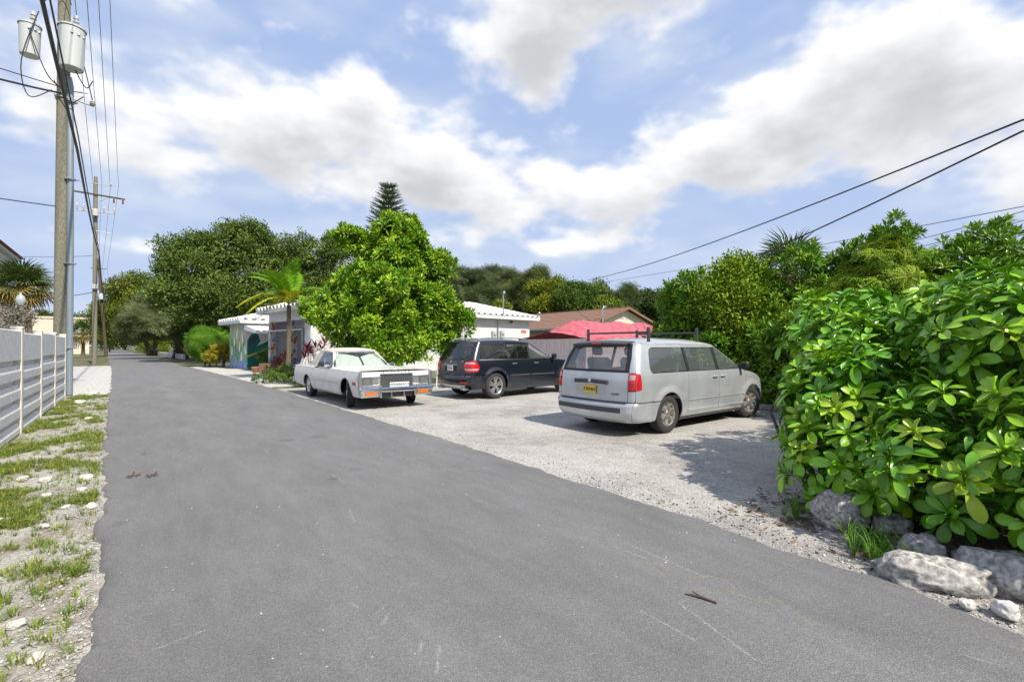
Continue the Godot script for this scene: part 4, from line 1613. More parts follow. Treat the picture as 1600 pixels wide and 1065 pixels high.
	for s: float in [-1.0, 1.0]:
		var lamp := Node3D.new()
		lamp.name = "tail_light"
		o.add_child(lamp, true)
		var z1 := sh.rz(0.95)
		var x1 := sh.rx(0.95)
		for e in [["lens", "lens_red"], ["upper_lens", "lens_clear"], ["lower_lens", "lens_clear"]]:
			var mb := MB.new()
			if s < 0:
				mb.xf = FLIP
			match e[0]:
				"lens":
					panel(mb, pl([0.70, 0.80, z1, 0.80, z1, 1.13, 0.66, 1.12, 0.60, 1.0, 0.63, 0.87]), R, Vector3(-1, 0, 0), 0.05, 0.0, 0.006, 0.03)
					panel(mb, pl([x1, 0.80, x1 + 0.16, 0.82, x1 + 0.24, 0.92, x1 + 0.20, 1.02, x1 + 0.08, 1.12, x1, 1.13]), S, Vector3(0, 0, 1), 0.04, 0.0, 0.006, 0.03)
				"upper_lens":
					panel(mb, pl([0.66, 1.04, z1, 1.04, z1, 1.085, 0.68, 1.085]), R, Vector3(-1, 0, 0), 0.05, 0.0, 0.009, 0.004)
					panel(mb, pl([x1, 1.04, x1 + 0.10, 1.04, x1 + 0.05, 1.085, x1, 1.085]), S, Vector3(0, 0, 1), 0.04, 0, 0.009, 0.004)
				"lower_lens":
					panel(mb, pl([0.68, 0.85, z1, 0.85, z1, 0.905, 0.67, 0.905]), R, Vector3(-1, 0, 0), 0.05, 0.0, 0.009, 0.004)
					panel(mb, pl([x1, 0.85, x1 + 0.17, 0.86, x1 + 0.19, 0.905, x1, 0.905]), S, Vector3(0, 0, 1), 0.04, 0, 0.009, 0.004)
			part(e[0], mb, M[e[1]], lamp)
	for flip in [false, true]:
		var mb := MB.new()
		if flip:
			mb.xf = FLIP
		var dp := run(sh.rz, 1.68, 1.135, 8)
		dp.append_array(pl([0.745, 1.155, 0.705, 1.40, 0.63, 1.68]))
		panel(mb, dp, R, Vector3(-1, 0, 0), 0.08, 0)
		part("rear_pillar", mb, nv, o)
		mb = MB.new()
		if flip:
			mb.xf = FLIP
		var lp := run(sh.rz, 0.80, 0.715, 3)
		lp.append_array(pl([0.70, 0.715, 0.725, 0.80]))
		panel(mb, lp, R, Vector3(-1, 0, 0), 0.08, 0)
		part("rear_corner", mb, nv, o)
	var bump := run(sh.rz, 0.71, 0.42, 6)
	var bl := PackedVector2Array()
	for p in bump:
		bl.append(Vector2(-p.x, p.y))
	bump.append_array(rev(bl))
	single("rear_bumper", [bump], R, Vector3(-1, 0, 0), nv, o, 0.08, 0)
	single("bumper_trim", [pl([-0.86, 0.672, 0.86, 0.672, 0.86, 0.692, -0.86, 0.692])], R, Vector3(-1, 0, 0), M["chrome"], o, 0.08, 0, 0.006)
	single("skid_plate", [pl([-0.62, 0.30, 0.62, 0.30, 0.70, 0.415, -0.70, 0.415])], R, Vector3(-1, 0, 0), M["dull_chrome"], o, 0.08, 0, 0.004)
	for s: float in [-1.0, 1.0]:
		var rp := pl([0.48, 0.47, 0.78, 0.48, 0.80, 0.53, 0.50, 0.53])
		if s < 0:
			rp = pl([-0.48, 0.47, -0.78, 0.48, -0.80, 0.53, -0.50, 0.53])
		single("reflector", [rp], R, Vector3(-1, 0, 0), M["lens_red"], o, 0.06, 0, 0.006)
		var ex := MB.new()
		ex.box(Vector3(-0.90, 0.31, 0.58 * s), Vector3(0.22, 0.08, 0.2), 0.03)
		part("exhaust_tip", ex, M["dull_chrome"], o)
	# nose
	var nose := run(sh.fz, 0.26, 0.98, 10)
	var nl := PackedVector2Array()
	for p in nose:
		nl.append(Vector2(-p.x, p.y))
	nose.append_array(rev(nl))
	single("front_bumper", [nose], F, Vector3(1, 0, 0), nv, o, 0.1, 0)
	single("grille", [pl([-0.40, 0.62, 0.40, 0.62, 0.46, 0.94, -0.46, 0.94])], F, Vector3(1, 0, 0), M["dull_chrome"], o, 0.1, 0, 0.008)
	for s: float in [-1.0, 1.0]:
		single("headlight", [pl([0.50 * s, 0.74, 0.76 * s, 0.78, 0.78 * s, 0.96, 0.50 * s, 0.94])], F, Vector3(1, 0, 0), M["lens_clear"], o, 0.08, 0, 0.008)
	var hoodp := run(sh.fz, 0.985, 1.125, 8)
	var hp2 := PackedVector2Array()
	for p in hoodp:
		hp2.append(Vector2(-p.x, p.y))
	hoodp.append_array(rev(hp2))
	single("hood", [hoodp], F, Vector3(1, 1, 0), nv, o, 0.12, 0.0, 0.0, 0.0, 0.012)
	var ws := run(sh.fz, 1.13, 1.68, 8)
	var wl := PackedVector2Array()
	for p in ws:
		wl.append(Vector2(-p.x, p.y))
	ws.append_array(rev(wl))
	single("windshield", [ws], F, Vector3(1, 1, 0), M["clear_glass"], o, 0.1, 0, -0.003, 0)
	var rise := kn([0, 0.006, 0.05, 0.05, 0.15, 0.085, 0.45, 0.115, 0.75, 0.10, 0.93, 0.045, 1.0, 0.006])
	arch("roof", func(u: float, z: float) -> float: return lerpf(sh.rear(Vector2(z, 1.68)).x, sh.front(Vector2(z, 1.68)).x, u), func(_u: float) -> float: return cv(sh.W, 1.68), func(_u: float) -> float: return 1.68, func(u: float) -> float: return cv(rise, u), 2.6, nv, o)
	for s: float in [-1.0, 1.0]:
		var mb := MB.new()
		var pts := []
		for k in 11:
			var t := k / 10.0
			pts.append(Vector3(lerpf(-0.50, 1.60, t), 1.745 + 0.065 * pow(sin(PI * t), 0.3), 0.66 * s))
		mb.tube(pts, [0.018], 8)
		part("roof_rail", mb, M["lamp_silver"], o)
		mb = MB.new()
		mb.box(Vector3(2.40, 1.24, 1.04 * s), Vector3(0.12, 0.18, 0.22), 0.05)
		mb.box(Vector3(2.42, 1.18, 0.94 * s), Vector3(0.06, 0.05, 0.12), 0.02)
		part("wing_mirror", mb, nv, o)
	for x in [0.0, 3.075]:
		for s: float in [-1.0, 1.0]:
			wheel(o, Vector3(x, 0.385, 0.83 * s), 0.385, 0.27, 0.262, "twin", M["alloy"], s < 0)
	var ub := MB.new()
	ub.box(Vector3(1.5, 0.30, 0), Vector3(4.6, 0.06, 1.25), 0.02)
	ub.box(Vector3(1.54, 0.40, 0), Vector3(2.15, 0.22, 1.7), 0.02)
	ub.box(Vector3(-0.72, 0.5, 0), Vector3(0.4, 0.3, 1.4), 0.02)
	ub.box(Vector3(3.1, 0.7, 0), Vector3(1.2, 0.5, 1.1), 0.02)
	ub.box(Vector3(0, 0.385, 0), Vector3(0.1, 0.1, 1.5), 0.02)
	ub.box(Vector3(0, 0.84, 0), Vector3(0.9, 0.03, 1.8), 0.01)
	ub.box(Vector3(3.08, 0.84, 0), Vector3(0.9, 0.03, 1.8), 0.01)
	part("underbody", ub, M["underbody"], o)
	var dash := MB.new()
	dash.box(Vector3(2.3, 1.05, 0), Vector3(0.5, 0.2, 1.55), 0.06)
	dash.box(Vector3(0.9, 0.55, 0), Vector3(3.4, 0.05, 1.7), 0.01)
	part("interior", dash, M["trim_grey"], o)
	for x in [1.65, 0.75]:
		for z in [-0.4, 0.4]:
			seat(o, Vector3(x, 0.66, z), M["trim_grey"], 0.52)
	steering_wheel(o, Vector3(1.98, 1.06, -0.4))
	# foil shade inside the windshield
	single("sunshade", [pl([-0.62, 1.18, 0.62, 1.18, 0.56, 1.60, -0.56, 1.60])], F, Vector3(1, 1, 0), M["foil"], o, 0.1, 0, -0.06, 0)


func convertible() -> void:
	var o := thing("convertible_car", "long white vintage convertible with a cream soft top at the edge of the alley", "car", Vector3(5.27, 0, -15.78), -PI / 2)
	var wb := 3.44
	var sh := Shell.new()
	sh.host = self
	sh.W = kn([0.26, 0.90, 0.34, 0.95, 0.5, 0.985, 0.66, 1.0, 0.82, 0.985, 0.93, 0.965])
	sh.XF = kn([0.26, 4.30, 0.5, 4.36, 0.93, 4.36])
	sh.XR = kn([0.26, -1.48, 0.5, -1.60, 0.93, -1.55])
	sh.RF = kn([0.2, 0.05, 1.0, 0.05])
	sh.RR = kn([0.2, 0.12, 1.0, 0.12])
	sh.cf = 0.03
	sh.cr = 0.05
	sh.wheels = []
	var gh := Shell.new()
	gh.host = self
	gh.W = kn([0.90, 0.885, 1.0, 0.865, 1.40, 0.70])
	gh.XF = kn([0.90, 2.34, 1.40, 1.66])
	gh.XR = kn([0.90, -0.50, 1.15, -0.22, 1.40, 0.16])
	gh.RF = kn([0.9, 0.16, 1.4, 0.14])
	gh.RR = kn([0.9, 0.26, 1.4, 0.24])
	gh.cf = 0.14
	gh.cr = 0.05
	var wm: StandardMaterial3D = M["aged_white_paint"]
	var S := sh.side
	var G := gh.side
	var ra := 0.40
	# flanks: arches open to a flat-topped curve
	var arch_pts := func(cx: float, flat_y: float, a0: float, a1: float) -> PackedVector2Array:
		var out := PackedVector2Array()
		for i in 19:
			var a := deg_to_rad(lerpf(a0, a1, i / 18.0))
			out.append(Vector2(cx + cos(a) * 0.43, 0.33 + sin(a) * flat_y))
		return out
	var q := pl([1.18, 0.27, 1.18, 0.93])
	q.append_array(run(sh.rx, 0.93, 0.36, 8))
	q.append_array(pl([-0.42, 0.31]))
	q.append_array(arch_pts.call(0.0, 0.36, 180, 0))
	q.append_array(pl([0.43, 0.29]))
	pair("quarter_panel", [q], S, wm, o)
	for flip in [false, true]:
		var dd := Node3D.new()
		dd.name = "door"
		o.add_child(dd, true)
		for e in ["door_skin", "window", "window_frame", "handle", "wing_mirror"]:
			var mb := MB.new()
			if flip:
				mb.xf = FLIP
			match e:
				"door_skin":
					panel(mb, pl([1.18, 0.27, 2.46, 0.27, 2.46, 0.93, 1.18, 0.93]), S, Vector3(0, 0, 1))
					part(e, mb, wm, dd)
				"window":
					panel(mb, pl([0.62, 0.95, 2.06, 0.95, 1.58, 1.375, 0.78, 1.375]), G, Vector3(0, 0, 1), 0.09, 0, -0.01, 0)
					part(e, mb, M["tinted_glass"], dd)
				"window_frame":
					panel(mb, pl([0.60, 0.928, 2.10, 0.928, 2.08, 0.955, 0.60, 0.955]), G, Vector3(0, 0, 1), 0.1, 0, 0.006, 0.01)
					part(e, mb, M["dull_chrome"], dd)
				"handle":
					var hp := sh.side(Vector2(1.36, 0.80))
					mb.box(hp + Vector3(0, 0, 0.014), Vector3(0.17, 0.03, 0.022), 0.008)
					part(e, mb, M["chrome"], dd)
				"wing_mirror":
					var hp := Vector3(1.92, 1.0, 0.97)
					mb.box(hp, Vector3(0.06, 0.10, 0.15), 0.015)
					mb.box(hp + Vector3(0, -0.06, -0.03), Vector3(0.03, 0.06, 0.03), 0.008)
					part(e, mb, M["chrome"], dd)
	var fen := pl([2.46, 0.93])
	fen.append_array(run(sh.fx, 0.93, 0.30, 8))
	fen.append_array(pl([wb + 0.44, 0.30]))
	fen.append_array(arch_pts.call(wb, 0.42, 0, 180))
	fen.append_array(pl([wb - 0.43, 0.27, 2.46, 0.27]))
	pair("front_fender", [fen], S, wm, o)
	pair("crease_strip", [pl([0.5, 0.575, wb - 0.48, 0.575, wb - 0.48, 0.592, 0.5, 0.592])], S, M["dull_chrome"], o, 0.15, 0, 0.006, 0.008)
	pair("sill_strip", [pl([0.45, 0.275, wb - 0.45, 0.275, wb - 0.45, 0.33, 0.45, 0.33])], S, M["dull_chrome"], o, 0.15, 0, 0.006, 0.008)
	pair("marker_light", [pl([wb + 0.55, 0.60, wb + 0.78, 0.60, wb + 0.78, 0.68, wb + 0.55, 0.68])], S, M["lens_red"], o, 0.1, 0, 0.006, 0.008)
	# decks
	var flatw := func(_u: float) -> float: return 0.965
	var y93 := func(_u: float) -> float: return 0.93
	arch("hood", func(u: float, z: float) -> float: return lerpf(2.20, sh.front(Vector2(minf(absf(z), 0.9), 0.93)).x, u), flatw, y93, func(u: float) -> float: return lerpf(0.075, 0.035, u), 3.0, wm, o)
	arch("rear_deck", func(u: float, z: float) -> float: return lerpf(sh.rear(Vector2(minf(absf(z), 0.8), 0.93)).x, 0.72, u), flatw, y93, func(u: float) -> float: return lerpf(0.02, 0.05, u), 3.0, wm, o)
	arch("cowl", func(u: float, _z: float) -> float: return lerpf(0.72, 2.20, u), func(_u: float) -> float: return 0.965, y93, func(u: float) -> float: return lerpf(0.0, 0.0, u), 3.0, M["trim_grey"], o, 4)
	var rid := MB.new()
	for s: float in [-1.0, 1.0]:
		rid.tube([Vector3(2.3, 0.975, 0.62 * s), Vector3(3.3, 0.970, 0.60 * s), Vector3(4.2, 0.955, 0.50 * s)], [0.008], 6)
	rid.tube([Vector3(2.45, 1.004, 0), Vector3(3.4, 0.992, 0), Vector3(4.28, 0.972, 0)], [0.012], 6)
	part("hood_crease", rid, wm, o)
	# soft top
	var vt: StandardMaterial3D = M["vinyl_top"]
	var sp := run(gh.rx, 0.935, 1.40, 8)
	sp.append_array(pl([0.76, 1.40, 0.76, 1.375, 0.58, 0.935]))
	pair("soft_top_quarter", [sp], G, vt, o, 0.08, 0)
	pair("soft_top_edge", [pl([0.76, 1.377, 1.60, 1.377, 1.56, 1.40, 0.76, 1.40])], G, vt, o, 0.1, 0)
	var rw := run(gh.rz, 0.935, 1.40, 8)
	var rl := PackedVector2Array()
	for p in rw:
		rl.append(Vector2(-p.x, p.y))
	rw.append_array(rev(rl))
	single("soft_top_back", [rw], gh.rear, Vector3(-1, 0.4, 0), vt, o, 0.1, 0)
	single("rear_window", [pl([-0.40, 1.06, 0.40, 1.06, 0.36, 1.30, -0.36, 1.30])], gh.rear, Vector3(-1, 0.4, 0), M["dark_glass"], o, 0.1, 0, 0.01)
	var rise := kn([0, 0.008, 0.08, 0.05, 0.25, 0.095, 0.5, 0.115, 0.8, 0.09, 0.95, 0.04, 1.0, 0.012])
	arch("soft_top", func(u: float, z: float) -> float: return lerpf(gh.rear(Vector2(z, 1.40)).x, gh.front(Vector2(z, 1.40)).x, u), func(_u: float) -> float: return cv(gh.W, 1.40), func(_u: float) -> float: return 1.40, func(u: float) -> float: return cv(rise, u), 2.8, vt, o)
	var ap := run(gh.fx, 0.935, 1.40, 6)
	ap.append_array(pl([1.54, 1.40, 1.585, 1.377, 2.07, 0.935]))
	pair("windshield_pillar", [ap], G, wm, o, 0.1, 0)
	var ws := run(gh.fz, 0.94, 1.385, 8)
	var wl := PackedVector2Array()
	for p in ws:
		wl.append(Vector2(-p.x, p.y))
	ws.append_array(rev(wl))
	single("windshield", [ws], gh.front, Vector3(1, 1, 0), M["clear_glass"], o, 0.1, 0, -0.004, 0)
	single("windshield_frame", [pl([-0.70, 1.375, 0.70, 1.375, 0.70, 1.40, -0.70, 1.40]), pl([-0.86, 0.935, 0.86, 0.935, 0.86, 0.955, -0.86, 0.955])], gh.front, Vector3(1, 1, 0), M["dull_chrome"], o, 0.1, 0, 0.002)
	# two foil shades behind the windshield
	for s: float in [-1.0, 1.0]:
		var fold := MB.new()
		fold.grid(func(u: float, v: float) -> Vector3:
			var z: float = s * lerpf(0.03, 0.74 - 0.12 * v, u)
			var y := lerpf(0.98, 1.34 - 0.10 * pow(1.0 - u, 2.0), v)
			return gh.front(Vector2(z, y)) + Vector3(-0.07 + 0.018 * sin(u * 17.0 + v * 3.0), 0, 0), 22, 8, Vector3(1, 0.5, 0))
		part("sunshade", fold, M["foil"], o)
	# face
	var F := sh.front
	single("nose_panel", [pl([-0.93, 0.36, 0.93, 0.36, 0.93, 0.925, -0.93, 0.925])], F, Vector3(1, 0, 0), wm, o, 0.1, 0, -0.012)
	single("grille", [pl([-0.42, 0.52, 0.42, 0.52, 0.42, 0.86, -0.42, 0.86])], F, Vector3(1, 0, 0), M["trim_grey"], o, 0.1, 0, 0.0, 0.0)
	var gr := MB.new()
	for k in 12:
		gr.box(Vector3(4.345, 0.535 + k * 0.0275, 0), Vector3(0.012, 0.006, 0.84), 0.002)
	for k in 29:
		gr.box(Vector3(4.343, 0.69, -0.42 + k * 0.03), Vector3(0.010, 0.34, 0.005), 0.001)
	gr.box(Vector3(4.36, 0.865, 0), Vector3(0.04, 0.03, 0.88), 0.008)
	gr.box(Vector3(4.355, 0.69, 0.435), Vector3(0.03, 0.36, 0.02), 0.004)
	gr.box(Vector3(4.355, 0.69, -0.435), Vector3(0.03, 0.36, 0.02), 0.004)
	part("grille_bars", gr, M["dull_chrome"], o)
	for s: float in [-1.0, 1.0]:
		var hl := Node3D.new()
		hl.name = "headlight"
		o.add_child(hl, true)
		var mb := MB.new()
		for b in [[0.66, 0.80, 0.44, 0.02], [0.66, 0.585, 0.44, 0.02]]:
			mb.box(Vector3(4.35, b[1], b[0] * s), Vector3(0.05, b[3], b[2]), 0.006)
		for b in [0.445, 0.66, 0.885]:
			mb.box(Vector3(4.35, 0.69, b * s), Vector3(0.05, 0.21, 0.018), 0.006)
		part("bezel", mb, M["dull_chrome"], hl)
		mb = MB.new()
		mb.box(Vector3(4.325, 0.69, 0.66 * s), Vector3(0.02, 0.21, 0.44), 0.004)
		part("backing", mb, M["lamp_silver"], hl)
		for z in [0.555, 0.77]:
			mb = MB.new()
			mb.box(Vector3(4.342, 0.69, z * s), Vector3(0.02, 0.15, 0.18), 0.01)
			part("lens", mb, M["headlamp_glass"], hl)
		# upright chrome blade at the fender tip
		mb = MB.new()
		mb.box(Vector3(4.37, 0.665, 0.945 * s), Vector3(0.07, 0.54, 0.085), 0.02)
		part("fender_blade", mb, M["dull_chrome"], o)
		mb = MB.new()
		mb.box(Vector3(4.455, 0.395, 0.70 * s), Vector3(0.02, 0.075, 0.30), 0.008)
		part("turn_signal", mb, M["lens_amber"], o)
	var bp := Node3D.new()
	bp.name = "front_bumper"
	o.add_child(bp, true)
	var bb := MB.new()
	bb.box(Vector3(4.42, 0.485, 0), Vector3(0.14, 0.11, 1.98), 0.035)
	bb.box(Vector3(4.45, 0.485, 0), Vector3(0.14, 0.12, 0.98), 0.035)
	part("bumper_bar", bb, M["chrome"], bp)
	for s: float in [-1.0, 1.0]:
		bb = MB.new()
		bb.box(Vector3(4.40, 0.385, 0.71 * s), Vector3(0.10, 0.15, 0.52), 0.03)
		part("bumper_end", bb, M["chrome"], bp)
		bb = MB.new()
		bb.box(Vector3(4.47, 0.44, 0.47 * s), Vector3(0.12, 0.30, 0.085), 0.035)
		part("bumper_guard", bb, M["chrome"], bp)
		bb = MB.new()
		bb.box(Vector3(4.43, 0.36, 0.17 * s), Vector3(0.05, 0.17, 0.035), 0.012)
		part("bumper_rib", bb, M["dull_chrome"], bp)
	bb = MB.new()
	bb.box(Vector3(4.36, 0.36, 0), Vector3(0.05, 0.15, 0.9), 0.02)
	part("lower_valance", bb, M["trim_grey"], bp)
	var fwd := Basis(Vector3.UP, PI / 2)
	plate(o, Vector3(4.535, 0.61, 0.0), fwd, 0.52, 0.115, M["plate_white"], "OPEWBERICA", M["ink"], 0.082)
	var letters := "ELDORADO"
	for k in 8:
		put_text("hood_letter", letters[k], 0.055, M["ink_grey"], o, Vector3(4.345, 0.912, 0.34 - k * 0.097), fwd, 0.01)
	var rb := MB.new()
	rb.box(Vector3(-1.66, 0.46, 0), Vector3(0.16, 0.2, 1.96), 0.04)
	part("rear_bumper", rb, M["chrome"], o)
	single("tail_panel", [pl([-0.93, 0.40, 0.93, 0.40, 0.93, 0.925, -0.93, 0.925])], sh.rear, Vector3(-1, 0, 0), wm, o, 0.1, 0, -0.004)
	for s: float in [-1.0, 1.0]:
		var tl := MB.new()
		tl.box(Vector3(-1.60, 0.70, 0.88 * s), Vector3(0.05, 0.34, 0.09), 0.02)
		part("tail_light", tl, M["lens_red"], o)
	for x in [0.0, wb]:
		for s: float in [-1.0, 1.0]:
			wheel(o, Vector3(x, 0.36, 0.84 * s), 0.36, 0.215, 0.215, "disc", M["dull_chrome"], s < 0, -0.30 if x > 1 else 0.0)
	var ub := MB.new()
	ub.box(Vector3(1.5, 0.32, 0), Vector3(5.4, 0.06, 1.3), 0.02)
	ub.box(Vector3(1.72, 0.42, 0), Vector3(2.4, 0.2, 1.7), 0.02)
	ub.box(Vector3(3.5, 0.6, 0), Vector3(1.2, 0.5, 1.1), 0.02)
	ub.box(Vector3(-1.0, 0.5, 0), Vector3(0.8, 0.35, 1.6), 0.02)
	ub.box(Vector3(0, 0.36, 0), Vector3(0.1, 0.1, 1.5), 0.02)
	ub.box(Vector3(0, 0.82, 0), Vector3(0.95, 0.03, 1.86), 0.01)
	ub.box(Vector3(wb, 0.82, 0), Vector3(0.95, 0.03, 1.86), 0.01)
	part("underbody", ub, M["underbody"], o)
	var dash := MB.new()
	dash.box(Vector3(2.0, 0.92, 0), Vector3(0.35, 0.16, 1.6), 0.06)
	part("interior", dash, M["cloth_cream"], o)
	for z in [-0.42, 0.42]:
		seat(o, Vector3(1.25, 0.55, z), M["cloth_cream"], 0.7, 0.5, false)
	steering_wheel(o, Vector3(1.72, 1.0, -0.42))


func far_car() -> void:
	# pale saloon parked far down the lane, seen from behind
	var o := thing("sedan", "small white sedan parked far behind the fence beyond the utility poles", "car", Vector3(-9.2, 0, -88.0), PI / 2)
	var sh := Shell.new()
	sh.host = self
	sh.W = kn([0.2, 0.82, 0.5, 0.90, 0.9, 0.88, 0.95, 0.80, 1.38, 0.60])
	sh.XF = kn([0.2, 3.5, 0.6, 3.6, 0.9, 2.4, 1.38, 1.5])
	sh.XR = kn([0.2, -0.95, 0.5, -1.05, 0.9, -0.95, 0.95, -0.5, 1.38, 0.15])
	sh.RF = kn([0.2, 0.3, 1.4, 0.15])
	sh.RR = kn([0.2, 0.3, 0.9, 0.2, 1.4, 0.15])
	sh.cf = 0.1
	sh.cr = 0.08
	var wm: StandardMaterial3D = M["aged_white_paint"]
	var body := run(sh.rx, 0.9, 0.25, 6)
	body.append_array(pl([-0.36, 0.25]))
	body.append_array(arc(0, 0.31, 0.36, 190, -10, 12))
	body.append_array(pl([2.28, 0.22]))
	body.append_array(arc(2.65, 0.31, 0.36, 190, -10, 12))
	body.append_array(run(sh.fx, 0.25, 0.9, 6))
	pair("body_side", [body], sh.side, wm, o, 0.2, 0)
	var hw := func(y: float) -> PackedVector2Array:
		return PackedVector2Array([Vector2(-sh.rz(y), y), Vector2(sh.rz(y), y)])
	for e in [["tail_panel", 0.25, 0.9, "aged_white_paint"], ["rear_window", 0.95, 1.36, "dark_glass"]]:
		var a: PackedVector2Array = hw.call(e[1])
		a.append_array(rev(hw.call(e[2])))
		single(e[0], [a], sh.rear, Vector3(-1, 0.3, 0), M[e[3]], o, 0.2, 0)
	var deck: PackedVector2Array = hw.call(0.9)
	deck.append_array(rev(hw.call(0.95)))
	single("boot_lid", [deck], sh.rear, Vector3(-1, 1, 0), wm, o, 0.2, 0, 0, 0.0, 0.01)
	var gl := run(sh.rx, 0.95, 1.36, 4)
	gl.append_array(rev(run(sh.fx, 0.95, 1.36, 4)))
	pair("side_window", [gl], sh.side, M["dark_glass"], o, 0.2, 0)
	for e in [["hood", 0.6, 0.9, "aged_white_paint"], ["windshield", 0.9, 1.36, "dark_glass"], ["nose_panel", 0.25, 0.6, "aged_white_paint"]]:
		var a := PackedVector2Array([Vector2(-sh.fz(e[1]), e[1]), Vector2(sh.fz(e[1]), e[1]), Vector2(sh.fz(e[2]), e[2]), Vector2(-sh.fz(e[2]), e[2])])
		single(e[0], [a], sh.front, Vector3(1, 1, 0), M[e[3]], o, 0.2, 0, 0, 0.0, 0.05)
	arch("roof", func(u: float, z: float) -> float: return lerpf(sh.rear(Vector2(z, 1.36)).x, sh.front(Vector2(z, 1.36)).x, u), func(_u: float) -> float: return cv(sh.W, 1.36), func(_u: float) -> float: return 1.36, func(u: float) -> float: return 0.08 * sin(PI * u), 2.6, wm, o, 8)
	for s: float in [-1.0, 1.0]:
		single("tail_light", [pl([0.45 * s, 0.68, 0.70 * s, 0.68, 0.70 * s, 0.84, 0.45 * s, 0.82])], sh.rear, Vector3(-1, 0, 0), M["lens_red"], o, 0.2, 0, 0.01)
		for x in [0.0, 2.65]:
			wheel(o, Vector3(x, 0.31, 0.76 * s), 0.31, 0.2, 0.2, "twin", M["alloy"], s < 0)
	var ub := MB.new()
	ub.box(Vector3(1.3, 0.4, 0), Vector3(3.6, 0.3, 1.2), 0.02)
	part("underbody", ub, M["underbody"], o)


func wall_quad(mb: MB, a: Vector3, b: Vector3, c: Vector3, d: Vector3, out: Vector3) -> void:
	# a painted face with picture coordinates: a bottom-left, b bottom-right, c top-right, d top-left
	var i := mb.vert(a, out, Vector2(0, 1))
	mb.vert(b, out, Vector2(1, 1))
	mb.vert(c, out, Vector2(1, 0))
	mb.vert(d, out, Vector2(0, 0))
	mb.itri(i, i + 1, i + 2)
	mb.itri(i, i + 2, i + 3)


func blk(called: String, x0: float, x1: float, y0: float, y1: float, z0: float, z1: float, m: Material, parent: Node, bev := 0.0) -> MeshInstance3D:
	var mb := MB.new()
	mb.box(Vector3((x0 + x1) / 2, (y0 + y1) / 2, (z0 + z1) / 2), Vector3(absf(x1 - x0), absf(y1 - y0), absf(z1 - z0)), bev)
	return part(called, mb, m, parent)


# one course of round clay tiles: tapered half-round tiles lapped from the eave upwards
func tile_course(run_len: float, pitch: float, slope: float) -> ArrayMesh:
	var mb := MB.new()
	var hyp := sqrt(1 + slope * slope)
	var L := run_len * hyp
	var dir := Vector3(0, slope, -1) / hyp
	var nrm := Vector3(0, 1, slope) / hyp
	var n := maxi(1, roundi(L / 0.42))
	var step := L / n
	for k in n:
		var p0 := dir * (step * k)
		var p1 := dir * (step * (k + 1) + 0.03)
		var r0 := pitch * 0.36
		var r1 := pitch * 0.30
		var first := mb.v.size()
		for i in 9:
			var a := PI * i / 8.0
			var o := Vector3(cos(a), 0, 0) + nrm * sin(a)
			mb.vert(p0 + o * r0 + nrm * 0.015, o)
			mb.vert(p1 + o * r1, o)
		for i in 8:
			var a := first + i * 2
			mb.itri(a, a + 1, a + 3)
			mb.itri(a, a + 3, a + 2)
		# the open lower end shows the thickness of the tile
		for i in 8:
			var a0 := PI * i / 8.0
			var a1 := PI * (i + 1) / 8.0
			var o0 := Vector3(cos(a0), 0, 0) + nrm * sin(a0)
			var o1 := Vector3(cos(a1), 0, 0) + nrm * sin(a1)
			mb.face([p0 + o0 * r0 + nrm * 0.015, p0 + o1 * r0 + nrm * 0.015, p0 + o1 * (r0 - 0.022) + nrm * 0.012, p0 + o0 * (r0 - 0.022) + nrm * 0.012], -dir)
	return mb.mesh()


